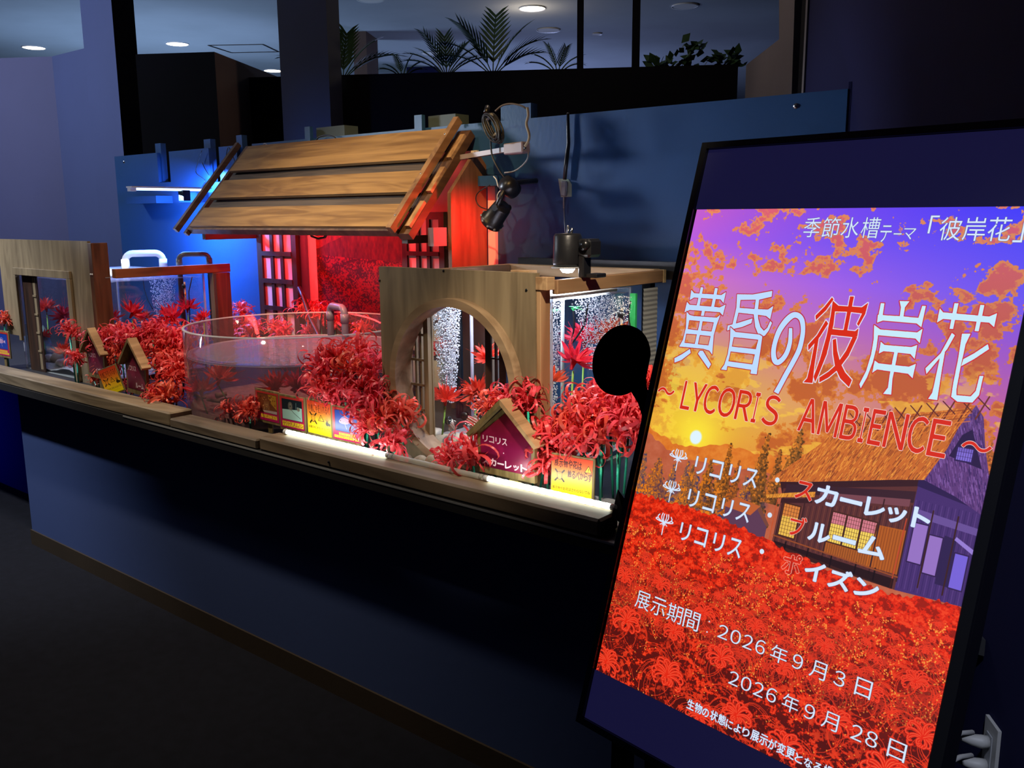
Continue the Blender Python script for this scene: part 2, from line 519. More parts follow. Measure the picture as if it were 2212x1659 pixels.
        for (ax, ay), (bx, by), (cx_, cy_) in q:
            a0, a1 = int(min(ax, bx, cx_)), int(max(ax, bx, cx_)) + 2; b0, b1 = int(min(ay, by, cy_)), int(max(ay, by, cy_)) + 2
            X = (np.arange(a0, a1) + .5)[None, :]; Y = (np.arange(b0, b1) + .5)[:, None]
            e = lambda px, py, qx, qy: (qx - px) * (Y - py) - (qy - py) * (X - px)
            e1, e2, e3 = e(ax, ay, bx, by), e(bx, by, cx_, cy_), e(cx_, cy_, ax, ay)
            ins = ((e1 >= -.01) & (e2 >= -.01) & (e3 >= -.01)) | ((e1 <= .01) & (e2 <= .01) & (e3 <= .01))
            sub = M[b0:b1, a0:a1]; sub |= ins[:sub.shape[0], :sub.shape[1]]
        m = M.reshape(H, ss, W, ss).mean((1, 3), dtype=np.float32)
        if bold >= .5:
            k, m = s.grow(m, bold); X0 -= k; Y0 -= k
        if hollow:
            k, g = s.grow(m, ow); g[k:-k, k:-k] -= m; s._blend(X0 - k, Y0 - k, np.clip(g, 0, 1), outline); s._blend(X0, Y0, m, color, .55)
        else: s.stencil(X0, Y0, m, color, outline, ow)
    def image(s, name):
        im = bpy.data.images.new(name, s.w, s.h, alpha=False)
        px = np.ones((s.h, s.w, 4), np.float32); px[..., :3] = np.clip(s.a[::-1], 0, 1)
        im.pixels.foreach_set(px.ravel()); im.update(); im.pack()
        return im
def mixc(a, b, t):
    return tuple(a[i] * (1 - t) + b[i] * t for i in range(3))

# ------------------------------------------------------------------ the signboard's plane (leans back about 17 degrees)
KR = Vector((.987, -.158, -.002)).normalized()
KD = Vector((-.051, -.292, -.955)); KD = (KD - KR * KD.dot(KR)).normalized()
KN = KR.cross(KD).normalized()                    # away from the viewer
KO = CAM + 0.6 * Vector((-1.381, 2.602, .018))
PW, PH = 0.598, 0.8815
def K3(u, v, d=0.0): return KO + KR * u + KD * v + KN * d
def kio(px, py):
    d = ray(px, py); t = (KO - CAM).dot(KN) / d.dot(KN); q = CAM + d * t - KO
    return q.dot(KR), q.dot(KD)

def paint_poster():
    W = 1400; S = W / PW; H = int(round(PH * S))
    c = Canvas(W, H)
    U = np.linspace(0, PW, W, dtype=np.float32)[None, :].repeat(H, 0); V = np.linspace(0, PH, H, dtype=np.float32)[:, None].repeat(W, 1)
    px = lambda u, v: (u * S, v * S)
    # sky: rows of colours left / middle / right
    rows = [(0.00, (200, 95, 205), (120, 75, 240), (62, 60, 250)), (0.06, (185, 95, 225), (125, 85, 240), (85, 75, 245)),
            (0.13, (215, 120, 190), (165, 100, 230), (105, 85, 240)), (0.20, (215, 140, 150), (190, 110, 190), (150, 85, 205)),
            (0.28, (215, 165, 90), (215, 140, 125), (185, 95, 165)), (0.34, (225, 190, 60), (225, 160, 95), (195, 105, 140)),
            (0.40, (240, 195, 50), (225, 150, 70), (205, 110, 120)), (0.46, (235, 160, 45), (225, 130, 60), (205, 110, 90)), (0.9, (200, 60, 20), (200, 60, 20), (200, 60, 20))]
    vs = [r[0] for r in rows]
    def ramp(k):
        return np.stack([np.interp(V[:, 0], vs, [r[k][i] for r in rows]) for i in range(3)], -1)[:, None, :]
    L_, M_, R_ = ramp(1), ramp(2), ramp(3)
    t = (U / PW)[..., None] * 2
    sky = np.where(t < 1, L_ * (1 - t) + M_ * t, M_ * (2 - t) + R_ * (t - 1))
    # broken clouds
    n1 = fbm(H, W, 26, 15, 3, 6, .6); n2 = fbm(H, W, 90, 50, 8, 4, .6); n3 = fbm(H, W, 7, 4, 21, 3)
    band = np.interp(V, [0, .05, .12, .2, .3, .4, .46], [.02, .03, .02, .0, .03, .035, .0])
    f = n1 * .75 + n2 * .25 + (n3 - .5) * .35 + band
    cl = np.clip((f - .55) / .015, 0, 1)[..., None]
    core = np.clip((f - .60) / .04, 0, 1)[..., None]
    v3 = V[..., None]
    edge = np.array((245, 150, 70)) * (1 - np.clip(v3 / .25, 0, 1)) + np.array((215, 120, 45)) * np.clip(v3 / .25, 0, 1)
    hot = np.array((235, 100, 100)) * (1 - np.clip(v3 / .25, 0, 1)) + np.array((190, 90, 40)) * np.clip(v3 / .25, 0, 1)
    cc = edge * (1 - core) + hot * core
    c.a = (sky * (1 - cl * .85) + cc * cl * .85).astype(np.float32) / 255
    g2 = np.clip((fbm(H, W, 26, 7, 77, 5, .6) - .56) / .03, 0, 1)[..., None] * np.clip((v3 - .22) / .06, 0, 1) * .55
    c.a = c.a * (1 - g2) + np.array((250, 205, 70)) / 255 * g2
    # sun
    su, sv = .107, .419
    d = np.hypot(U - su, V - sv)[..., None]
    gl = np.exp(-(d / .055) ** 2) * .9
    c.a = c.a * (1 - gl) + np.array((255, 235, 60)) / 255 * gl
    c.disc(su * S, sv * S, .0125 * S, (225, 245, 255), 1, 8)
    # hills
    def ridge(pts, col, col2, seed, rough=.006):
        x = np.linspace(0, PW, 400); y = np.interp(x, [p[0] for p in pts], [p[1] for p in pts])
        y = y + (vnoise(1, 400, 1, 60, seed)[0] - .5) * rough
        poly = [(a * S, b * S) for a, b in zip(x, y)] + [(PW * S, .62 * S), (0, .62 * S)]
        x0, y0, m = c.mask([poly])
        tex = fbm(H, W, 70, 40, seed + 5, 4, .6)[..., None]
        col_img = ((np.array(col) * (1 - tex) + np.array(col2) * tex) / 255).astype(np.float32)
        c._blend(x0, y0, m, col_img)
    ridge([(0, .418), (.03, .427), (.074, .442), (.11, .436), (.178, .420), (.231, .424), (.28, .42), (.35, .40), (.6, .38)], (205, 95, 30), (240, 150, 60), 31)
    ridge([(0, .43), (.05, .452), (.1, .462), (.2, .455), (.3, .45), (.6, .42)], (175, 80, 50), (200, 110, 80), 41)
    # trees
    rg = random.Random(4)
    P0 = lambda *a: [px(u, v) for u, v in a]
    def tree(u, vt, vb, hw, dark, light):
        c.poly(P0((u, vt + .004), (u + hw * .75, vb), (u - hw * .75, vb)), mixc(dark, light, .25), .9)
        for i in range(520):
            t = rg.random() ** .7
            y = vt + (vb - vt) * t; x = u + rg.uniform(-1, 1) * hw * (t * .9 + .08) * (0.75 + .25 * math.sin(t * 40))
            col = mixc(dark, light, max(0, min(1, .5 + .5 * rg.uniform(-1, 1) - (x - u) / hw * .6)))
            c.disc(x * S, y * S, rg.uniform(2.2, 5.5), col, 1, 1.5)
    for i in range(9):
        tree(.01 + i * .03 + rg.uniform(-.01, .01), .475 + rg.uniform(-.012, .012), .545, .022, (70, 60, 95), (230, 125, 30))
    tree(.182, .417, .53, .028, (90, 55, 30), (225, 125, 35)); tree(.205, .44, .54, .02, (80, 50, 40), (215, 110, 30))
    tree(.248, .383, .54, .036, (75, 50, 30), (220, 125, 40)); tree(.277, .41, .5, .02, (75, 50, 30), (200, 110, 40)); tree(.305, .369, .47, .033, (80, 55, 30), (225, 130, 45))
    tree(.15, .45, .54, .03, (75, 50, 40), (220, 120, 30)); tree(.115, .468, .54, .025, (85, 60, 60), (235, 130, 30)); tree(.235, .49, .55, .03, (60, 45, 85), (205, 115, 40))
    tree(.04, .47, .54, .04, (95, 60, 70), (240, 130, 25)); tree(.262, .51, .565, .02, (60, 70, 40), (180, 140, 40)); tree(.592, .33, .45, .02, (120, 70, 40), (225, 120, 50))
    for q in range(14):
        c.disc(rg.uniform(0, .28) * S, rg.uniform(.50, .53) * S, rg.uniform(8, 16), (60, 55, 100), .35, 14)
    # shed
    P_ = lambda *a: [px(u, v) for u, v in a]
    c.poly(P_((.196, .521), (.215, .506), (.262, .512), (.281, .536), (.281, .56), (.2, .56)), (95, 60, 85))
    c.poly(P_((.19, .523), (.213, .503), (.262, .508), (.247, .527)), (190, 95, 50))
    c.poly(P_((.262, .508), (.285, .535), (.279, .537), (.258, .515)), (120, 70, 60))
    # farmhouse walls
    c.poly(P_((.285, .455), (.40, .42), (.513, .395), (.506, .44), (.296, .48)), (58, 30, 36))
    c.poly(P_((.505, .395), (.598, .41), (.598, .45), (.505, .44)), (48, 32, 78))
    c.poly(P_((.296, .47), (.506, .42), (.504, .575), (.296, .56)), (92, 48, 48))
    c.poly(P_((.506, .42), (.598, .435), (.598, .57), (.504, .575)), (72, 48, 110))
    for i in range(44):                                            # boards
        u = .298 + i * .0047; v0 = .47 - (u - .296) * .24
        c.line(P_((u, v0 + .03), (u, .556)), 2.2, (55, 30, 35) if i % 2 else (130, 72, 55), .7)
    for i in range(20):
        u = .508 + i * .0047; c.line(P_((u, .44), (u, .57)), 2, (45, 32, 85) if i % 2 else (110, 80, 150), .6)
    c.poly(P_((.296, .487), (.35, .475), (.35, .482), (.296, .494)), (60, 30, 35)); c.poly(P_((.30, .462), (.505, .428), (.505, .445), (.30, .476)), (60, 34, 45))
    c.poly(P_((.36, .462), (.50, .441), (.50, .452), (.36, .472)), (120, 70, 80))
    for i in range(30): c.line(P_((.362 + i * .0046, .464), (.362 + i * .0046, .47)), 2, (60, 30, 40), .8)
    def shoji(u0, v0, u1, v1, top, bot, nx, ny, frame=(70, 38, 30)):
        a = P_((u0, v0), (u1, v0), (u1, v1), (u0, v1)); c.poly(a, top)
        c.poly(P_((u0, v0 + (v1 - v0) * .4), (u1, v0 + (v1 - v0) * .36), (u1, v1), (u0, v1)), bot)
        for i in range(nx + 1): c.line(P_((u0 + (u1 - u0) * i / nx, v0), (u0 + (u1 - u0) * i / nx, v1)), 1.6, frame, .75)
        for i in range(ny + 1): c.line(P_((u0, v0 + (v1 - v0) * i / ny), (u1, v0 + (v1 - v0) * i / ny)), 1.4, frame, .7)
        c.line(a + [a[0]], 5, frame)
    shoji(.303, .492, .333, .545, (220, 130, 60), (240, 190, 80), 6, 9)
    for u0 in (.387, .4115, .436): shoji(u0, .486, u0 + .0235, .534, (215, 125, 140), (250, 215, 95), 6, 8)
    c.poly(P_((.462, .489), (.503, .487), (.503, .553), (.455, .553), (.455, .535)), (205, 105, 30), .75)
    for i in range(11): c.line(P_((.458 + i * .0042, .49), (.458 + i * .0042, .553)), 2, (120, 55, 25), .8)
    c.poly(P_((.385, .535), (.46, .535), (.46, .553), (.385, .553)), (190, 100, 35), .8)
    for i in range(20): c.line(P_((.386 + i * .0038, .536), (.386 + i * .0038, .552)), 1.6, (90, 45, 25), .8)
    for u0, u1, v0, v1 in ((.512, .533, .472, .53), (.536, .556, .484, .54), (.575, .594, .5, .55)):
        c.poly(P_((u0, v0), (u1, v0), (u1, v1), (u0, v1)), (150, 115, 195) if u0 < .57 else (120, 100, 215)); c.line(P_((u0, v0), (u1, v0), (u1, v1), (u0, v1), (u0, v0)), 4, (50, 32, 75))
    c.poly(P_((.557, .48), (.574, .482), (.574, .55), (.557, .55)), (50, 35, 80)); c.poly(P_((.573, .478), (.598, .49), (.598, .497), (.571, .483)), (150, 125, 210))
    c.poly(P_((.51, .452), (.598, .46), (.598, .47), (.51, .464)), (105, 80, 150))
    for u in (.3, .338, .385, .462, .504, .535, .57): c.line(P_((u, .475 if u < .34 else .45), (u, .562)), 5, (62, 34, 36))
    c.line(P_((.290, .49), (.290, .56)), 3, (200, 80, 40)); c.line(P_((.50, .47), (.497, .575)), 4, (190, 70, 45))
    for u in (.32, .36, .40, .44, .47): c.line(P_((u, .553), (u, .57)), 6, (35, 22, 25))
    c.line(P_((.296, .548), (.504, .556)), 5, (150, 75, 40)); c.poly(P_((.30, .556), (.5, .56), (.5, .575), (.3, .57)), (30, 15, 20), .8)
    # thatch
    def thatch(poly, base, dark, light, ang, seed, n):
        x0, y0, m = c.mask([poly]); c._blend(x0, y0, m, base)
        rr = random.Random(seed); q = np.array(poly); lo, hi = q.min(0), q.max(0)
        keep = c.a.copy()
        for i in range(n):
            x = rr.uniform(lo[0], hi[0]); y = rr.uniform(lo[1], hi[1]); l = rr.uniform(8, 26)
            c.line([(x, y), (x - math.sin(ang) * l, y + math.cos(ang) * l)], rr.uniform(1.5, 3.5), dark if rr.random() < .45 else light, rr.uniform(.35, .9))
        full = np.zeros((H, W, 1), np.float32)
        hh, ww = m.shape; X1, Y1 = min(x0 + ww, W), min(y0 + hh, H); X0, Y0 = max(x0, 0), max(y0, 0)
        full[Y0:Y1, X0:X1, 0] = m[Y0 - y0:Y1 - y0, X0 - x0:X1 - x0]
        c.a = keep * (1 - full) + c.a * full
    main = P_((.367, .350), (.42, .332), (.55, .296), (.562, .290), (.545, .33), (.535, .36), (.520, .398), (.513, .409), (.47, .418), (.40, .435), (.33, .452), (.267, .465), (.27, .458), (.31, .42), (.345, .385))
    thatch(main, (200, 105, 45), (120, 55, 35), (245, 160, 65), .45, 5, 2600)
    side = P_((.562, .29), (.575, .305), (.585, .345), (.598, .385), (.598, .440), (.56, .423), (.513, .409), (.535, .36), (.545, .325))
    thatch(side, (95, 60, 120), (55, 35, 90), (135, 95, 170), -.35, 9, 900)
    c.poly(P_((.552, .335), (.564, .325), (.587, .378), (.540, .368)), (45, 30, 70)); shoji(.549, .352, .572, .372, (120, 100, 200), (130, 110, 215), 7, 3, (50, 32, 80))
    for i in range(9):                                             # ridge poles
        u = .385 + i * .0225; v = .347 - (u - .367) * .30
        c.line(P_((u, v + .022), (u + .012, v - .012)), 5, (110, 50, 40)); c.line(P_((u - .004, v - .010), (u + .016, v + .006)), 3.5, (90, 40, 45))
    for k in range(4): c.line(P_((.372, .352 + k * .0055), (.558, .296 + k * .006)), 3, (230, 125, 60) if k % 2 else (140, 65, 40), .8)
    thatch(P_((.267, .487), (.31, .474), (.352, .463), (.352, .472), (.30, .484), (.27, .492)), (220, 140, 50), (130, 70, 35), (250, 180, 70), .3, 7, 160)
    # field of red flowers
    fy = [(0, .543), (.05, .544), (.1, .541), (.2, .545), (.28, .557), (.33, .566), (.42, .577), (.5, .582), (.56, .572), (.598, .570)]
    x = np.linspace(0, PW, 300); y = np.interp(x, [p[0] for p in fy], [p[1] for p in fy]) + (vnoise(1, 300, 1, 110, 55)[0] - .5) * .008
    x0, y0, m = c.mask([[(a * S, b * S) for a, b in zip(x, y)] + [(W, H + 2), (0, H + 2)]])
    near = np.clip((V - .54) / (PH - .54), 0, 1)
    t1 = fbm(H, W, 120, 55, 60, 4, .6); t2 = fbm(H, W, 300, 200, 61, 3, .7)
    lum = (.62 * t1 + .38 * t2)
    dk = np.clip((.47 - lum + near * .10) / .06, 0, 1)[..., None] * (.35 + .6 * near[..., None])
    br = np.clip((lum - .56) / .05, 0, 1)[..., None] * .6
    fld = np.array((222, 40, 16)) * (1 - dk) + np.array((70, 18, 18)) * dk
    fld = fld * (1 - br) + np.array((255, 84, 44)) * br
    c._blend(x0, y0, m, (fld / 255).astype(np.float32))
    def lily(u, v, r, seed, n=13):
        rr = random.Random(seed); x, y = u * S, v * S; r *= S
        c.disc(x, y + r * .1, r * .75, (60, 16, 20), .35, r * .7)
        for i in range(n + 6):                                     # long stamens
            a = rr.uniform(-math.pi, 0) if i % 3 else rr.uniform(0, math.pi)
            L = r * rr.uniform(1.0, 1.45); pts = []
            for k in range(9):
                s_ = k / 8; aa = a + (.9 if math.cos(a) < 0 else -.9) * s_ * s_ * -1.0
                pts.append((x + math.cos(aa) * L * s_, y + math.sin(aa) * L * s_ * .85 - math.sin(s_ * math.pi) * r * .12))
            c.line(pts, 2.2, (235, 58, 30), .95); c.disc(pts[-1][0], pts[-1][1], 2.6, (250, 150, 60), 1, 1)
        for i in range(n + 5):                                     # petals that arch out and curl back
            a = math.pi * 2 * (i + .5) / (n + 5) + rr.uniform(-.15, .15); L = r * rr.uniform(.6, .9); sg = 1 if math.cos(a) > 0 else -1
            if math.sin(a) > .55: L *= .55
            pts = []
            X_, Y_ = x, y; aa = a - sg * .45
            for k in range(10):
                X_ += math.cos(aa) * L / 9; Y_ += math.sin(aa) * L / 9 * .9; aa += sg * (.05 + .075 * k * (1 if k < 7 else 1.8)) * .9
                pts.append((X_, Y_))
            pts = [(x, y)] + pts
            c.line(pts, max(3, r * .075), (226, 40, 20), .95); c.line(pts, max(1, r * .022), (255, 112, 75), .7)
    rr = random.Random(77)
    for k in range(210):
        v = .60 + .16 * rr.random(); s_ = .008 + (v - .58) * .13
        lily(rr.uniform(0, PW), v, s_ * .8, k, 9)
    big = [(.30, .70, .03), (.42, .69, .03), (.56, .69, .032), (.20, .71, .034), (.10, .69, .034), (.02, .70, .034), (.50, .73, .034), (.36, .745, .034), (.045, .775, .052), (.25, .77, .05), (.15, .76, .04), (.585, .76, .045),
           (.46, .79, .05), (.155, .835, .055), (.30, .845, .05), (.39, .86, .05), (.545, .83, .058), (.02, .86, .05), (.235, .875, .045), (.48, .89, .05), (.59, .88, .045)]
    for i, (u, v, r_) in enumerate(big): lily(u, v, r_, 300 + i, 15)
    # ---- lettering
    WH = (214, 232, 255); RD = (214, 44, 26)
    T = lambda s_, u0, v0, u1, v1, col=WH, **k: c.text(s_, u0 * S, v0 * S, u1 * S, v1 * S, col, **k)
    SH = dict(outline=(60, 60, 110), ow=1)
    for i, ch in enumerate('季節水槽'): T(ch, .231 + i * .0342, .0155, .231 + i * .0342 + .0305, .0500, **SH)
    T('テ', .3665, .0285, .385, .056, **SH); T('ー', .3885, .041, .4015, .0435, **SH); T('マ', .404, .033, .423, .051, **SH)
    T('「', .441, .013, .4545, .041, **SH)
    for i, ch in enumerate('彼岸花'): T(ch, .4585 + i * .0345, .0155, .4585 + i * .0345 + .0315, .0515, **SH)
    T('」', .5635, .0225, .5765, .0525, **SH)
    LO = dict(outline=(250, 225, 225), ow=2)
    for ch, a, b in zip('ＬＹＣＯＲＩＳ', (.059, .0785, .1075, .1385, .176, .2095, .229), (.0785, .1075, .1345, .1715, .204, .2175, .2585)): T(ch, a, .3225, b, .3735, RD, bold=1.2, **LO)
    for ch, a, b in zip('ＡＭＢＩＥＮＣＥ', (.298, .333, .371, .4015, .417, .4415, .4765, .508), (.3285, .366, .396, .4095, .437, .4725, .5035, .534)): T(ch, a, .3185, b, .3725, RD, bold=1.2, **LO)
    T('～', .0015, .341, .039, .353, RD, bold=1, **LO); T('～', .554, .342, .594, .354, RD, bold=1, **LO)
    def ricoris(v0, v1, u=.118):
        for ch, a, b in (('リ', 0, .0215), ('コ', .034, .0575), ('リ', .0715, .0925), ('ス', .1025, .128)): T(ch, u + a, v0, u + b, v1, bold=.8, **SH)
    ricoris(.4510, .4815); ricoris(.5105, .5405); ricoris(.5715, .6015, .1165)
    for v in (.459, .518, .579): c.disc(.282 * S, v * S, .0042 * S, WH)
    T('ス', .3185, .452, .3475, .4795, RD, bold=2, outline=(240, 200, 190), ow=2)
    BS = dict(bold=3.2, outline=(60, 60, 110), ow=1)
    for ch, a, b, v0, v1 in (('カ', .3545, .389, .450, .4795), ('ー', .395, .429, .4625, .467), ('レ', .4365, .465, .452, .4785), ('ッ', .471, .4975, .4585, .4795), ('ト', .5085, .5325, .4505, .4785)): T(ch, a, v0, b, v1, **BS)
    T('ブ', .3205, .508, .348, .539, RD, bold=1.6, outline=(240, 200, 190), ow=2)
    for ch, a, b, v0, v1 in (('ル', .3555, .390, .5105, .538), ('ー', .3965, .432, .522, .527), ('ム', .4395, .479, .5085, .5375)): T(ch, a, v0, b, v1, **BS)
    T('ポ', .3225, .568, .353, .600, (214, 44, 26), bold=2, outline=(255, 190, 170), ow=2, hollow=True)
    for ch, a, b, v0, v1 in (('イ', .3625, .394, .5705, .5985), ('ズ', .4035, .4385, .5695, .599), ('ン', .446, .481, .5735, .598)): T(ch, a, v0, b, v1, **BS)
    for v in (.446, .504, .5645):                                  # small white lily emblems
        cx_, cy_ = .079 * S, (v + .017) * S
        c.line([(cx_, cy_), (cx_ + 1, (v + .039) * S)], 5, WH)
        for a, hh in ((-1.0, .35), (-.82, .75), (-.5, .95), (-.2, .9), (.2, .9), (.5, .95), (.82, .75), (1.0, .35)):
            c.line([(cx_ + a * .0195 * S * math.sin(s_ * 2.2) * (1 if abs(a) > .6 else .8), cy_ - hh * .0165 * S * s_ ** 1.3) for s_ in (0, .2, .4, .6, .8, 1)], 5, WH)
        for a in (-.35, -.12, .12, .35): c.line([(cx_, cy_), (cx_ + a * .022 * S, cy_ + .005 * S)], 4, WH)
    TX = dict(outline=(70, 30, 40), ow=1)
    for i, ch in enumerate('展示期間'): T(ch, .054 + i * .0362, .7125, .054 + i * .0362 + .0325, .7440, **TX)
    for v in (.719, .737): c.disc(.2135 * S, v * S, 3.2, WH)
    def date(items, v0, v1):
        for ch, a, b in items: T(chr(ord(ch) + 0xFEE0) if ch.isdigit() else ch, a, v0 if not ch.isdigit() else v0 + .002, b, v1 if not ch.isdigit() else v1 - .002, bold=0, **TX)
    date([('2', .234, .2535), ('0', .2585, .278), ('2', .283, .301), ('6', .3065, .324), ('年', .3345, .364), ('9', .3735, .391), ('月', .4035, .4305), ('3', .4435, .461), ('日', .4775, .5025)], .7135, .7400)
    date([('2', .272, .2905), ('0', .295, .314), ('2', .319, .337), ('6', .3425, .360), ('年', .371, .399), ('9', .409, .4265), ('月', .4385, .465), ('2', .4855, .503), ('8', .508, .5255), ('日', .541, .567)], .7785, .8045)
    for i, ch in enumerate('生物の状態により展示が変更となる場'):
        sm = ch in 'のによりとなる'
        T(ch, .2055 + i * .01575, .8545 + (.003 if sm else 0), .2055 + i * .01575 + (.0125 if sm else .0142), .8705, bold=1, outline=(90, 60, 90), ow=1)
    # title, stroke by stroke
    def K1(pts): return [tuple(q * S for q in kio(1450 + x_ / 6.1444, 610 + y_ / 6.1444)) for x_, y_ in pts]
    def K2(pts): return [tuple(q * S for q in kio(1760 + x_ / 5.53, 620 + y_ / 5.53)) for x_, y_ in pts]
    def glyph(polys, holes, col, oc):
        x0, y0, m = c.mask(polys, pad=10)
        for h_ in holes:
            hx, hy, hm = c.mask([h_], pad=2)
            t_ = np.zeros_like(m); t_[hy - y0:hy - y0 + hm.shape[0], hx - x0:hx - x0 + hm.shape[1]] = hm; m = m * (1 - t_)
        c.stencil(x0, y0, m, col, oc, 3.6)
    LB = (190, 220, 255); OR = (188, 38, 40)
    glyph([K1(p) for p in ([(262, 95), (300, 140), (660, 165), (722, 125), (690, 275), (650, 225), (300, 200), (240, 235)], [(388, 60), (422, 64), (372, 310), (332, 305)], [(575, 72), (615, 76), (565, 330), (525, 325)],
        [(205, 255), (240, 295), (640, 330), (718, 290), (680, 440), (640, 395), (240, 365), (170, 400)], [(405, 360), (445, 365), (345, 850), (305, 845)],
        [(245, 880), (255, 935), (130, 1030), (38, 1065), (38, 1005), (140, 950)], [(375, 905), (415, 905), (525, 1085), (490, 1145), (350, 945)])], [], LB, OR)
    glyph([K1([(200, 385), (240, 430), (300, 445), (600, 465), (650, 425), (600, 560), (560, 700), (540, 960), (500, 905), (420, 880), (100, 850), (150, 760), (190, 600)])],
        [K1(p) for p in ([(235, 500), (375, 512), (350, 635), (215, 618)], [(412, 515), (560, 530), (530, 650), (392, 637)], [(195, 680), (335, 690), (308, 815), (172, 800)], [(375, 697), (518, 712), (488, 835), (350, 820)])], LB, OR)
    glyph([K1(p) for p in ([(868, 155), (1080, 158), (1338, 110), (1330, 188), (1165, 228), (920, 232)], [(868, 155), (925, 160), (905, 330), (850, 560), (808, 555), (860, 330)],
        [(890, 335), (1100, 350), (1280, 358), (1350, 310), (1310, 490), (1255, 445), (1150, 430), (875, 400)], [(745, 570), (850, 545), (1075, 475), (1060, 540), (940, 590), (735, 638)],
        [(1118, 220), (1165, 215), (1145, 380), (1150, 480), (1180, 590), (1225, 640), (1270, 600), (1310, 510), (1335, 535), (1290, 640), (1240, 705), (1200, 720), (1150, 690), (1110, 590), (1090, 430)])], [], LB, OR)
    glyph([K1([(780, 590), (850, 655), (1165, 690), (1205, 715), (1180, 900), (1130, 1220), (1045, 1210), (1055, 1160), (740, 1110), (730, 1165), (655, 1155), (700, 1090), (745, 950), (775, 760)])],
        [K1(p) for p in ([(825, 725), (1150, 760), (1118, 885), (800, 850)], [(785, 915), (1105, 955), (1072, 1088), (755, 1045)])], LB, OR)
    no = [(1580, 610), (1578, 700), (1570, 800), (1535, 920), (1480, 1010), (1410, 1062), (1368, 1030), (1352, 930), (1372, 800), (1430, 640), (1520, 510), (1610, 435), (1680, 440), (1730, 500), (1745, 620), (1730, 750), (1690, 900), (1610, 1060), (1520, 1220), (1440, 1370), (1390, 1460)]
    wd = [22, 26, 28, 30, 32, 36, 36, 32, 30, 34, 38, 38, 38, 34, 30, 30, 32, 32, 32, 32, 34]
    segs = []
    fine = []
    for i in range(len(no) - 1):
        for k in range(4):
            t_ = k / 4; a, b = no[i], no[i + 1]; p0 = no[max(i - 1, 0)]; p3 = no[min(i + 2, len(no) - 1)]
            cr = lambda j: .5 * (2 * a[j] + (b[j] - p0[j]) * t_ + (2 * p0[j] - 5 * a[j] + 4 * b[j] - p3[j]) * t_ ** 2 + (3 * a[j] - p0[j] - 3 * b[j] + p3[j]) * t_ ** 3)
            fine.append((cr(0), cr(1), wd[i] + (wd[i + 1] - wd[i]) * t_))
    fine.append((*no[-1], wd[-1]))
    for (ax, ay, aw), (bx, by, bw) in zip(fine[:-1], fine[1:]):
        L = math.hypot(bx - ax, by - ay) + 1e-6; nx, ny = -(by - ay) / L, (bx - ax) / L; ex, ey = (bx - ax) / L * 6, (by - ay) / L * 6
        segs.append(K1([(ax + nx * aw - ex, ay + ny * aw - ey), (bx + nx * bw + ex, by + ny * bw + ey), (bx - nx * bw + ex, by - ny * bw + ey), (ax - nx * aw - ex, ay - ny * aw - ey)]))
    glyph(segs, [], LB, OR)
    RF = (216, 45, 24); WO = (225, 232, 255)
    glyph([K1(p) for p in ([(2130, 195), (2150, 225), (2050, 370), (1915, 500), (1910, 440), (2030, 320)], [(2050, 500), (2080, 545), (1970, 720), (1815, 905), (1812, 830), (1930, 700)],
        [(1905, 770), (1960, 700), (1900, 1080), (1870, 1335), (1750, 1325), (1800, 1270), (1845, 1080)], [(2140, 240), (2180, 290), (2150, 560), (2060, 950), (1960, 1200), (1905, 1325), (1885, 1250), (1970, 1020), (2060, 700), (2110, 450)])] +
        [K2(p) for p in ([(215, 165), (280, 222), (560, 240), (635, 185), (600, 320), (520, 465), (500, 440), (560, 315), (400, 295), (230, 290)], [(418, 110), (465, 112), (385, 520), (340, 515)],
        [(200, 500), (480, 525), (520, 490), (505, 590), (450, 598), (190, 570)], [(450, 590), (505, 595), (400, 820), (280, 980), (160, 1080), (50, 1140), (50, 1080), (160, 1010), (260, 920), (370, 760)],
        [(210, 630), (250, 615), (265, 760), (300, 900), (360, 1020), (440, 1110), (405, 1195), (300, 1090), (240, 960), (215, 800)])], [], RF, WO)
    LB = (200, 235, 250); OR = (205, 40, 48)
    glyph([K2(p) for p in ([(785, 190), (830, 192), (800, 400), (740, 425)], [(1010, 165), (1130, 168), (1075, 240), (1055, 370), (1010, 365), (1025, 240)], [(1280, 222), (1325, 225), (1270, 480), (1215, 430)],
        [(750, 330), (1000, 345), (1290, 370), (1270, 480), (1215, 435), (1100, 425), (810, 400), (740, 425)])], [], LB, OR)
    glyph([K2(p) for p in ([(705, 450), (780, 505), (1220, 540), (1285, 495), (1250, 670), (1200, 615), (750, 575), (700, 590)], [(705, 450), (755, 560), (735, 720), (690, 900), (620, 1080), (545, 1210), (528, 1160), (610, 1000), (670, 800), (700, 620)])], [], LB, OR)
    glyph([K2(p) for p in ([(785, 650), (830, 690), (1150, 715), (1222, 690), (1190, 860), (1140, 800), (820, 765), (760, 795)], [(712, 875), (760, 910), (1120, 950), (1205, 915), (1165, 1090), (1110, 1035), (740, 985), (682, 1025)],
        [(950, 750), (995, 755), (925, 1100), (910, 1285), (812, 1275), (870, 1200), (890, 1050)])], [], LB, OR)
    glyph([K2(p) for p in ([(1490, 250), (1530, 300), (2080, 350), (2175, 310), (2140, 480), (2080, 425), (1530, 380), (1455, 425)], [(1665, 190), (1715, 192), (1650, 500), (1605, 498)], [(1975, 210), (2025, 213), (1955, 528), (1905, 525)])], [], LB, OR)
    glyph([K2(p) for p in ([(1635, 545), (1672, 575), (1580, 740), (1330, 1040), (1318, 970), (1500, 790)], [(1490, 840), (1555, 760), (1520, 960), (1460, 1350), (1350, 1335), (1400, 1260), (1440, 1080)])], [], LB, OR)
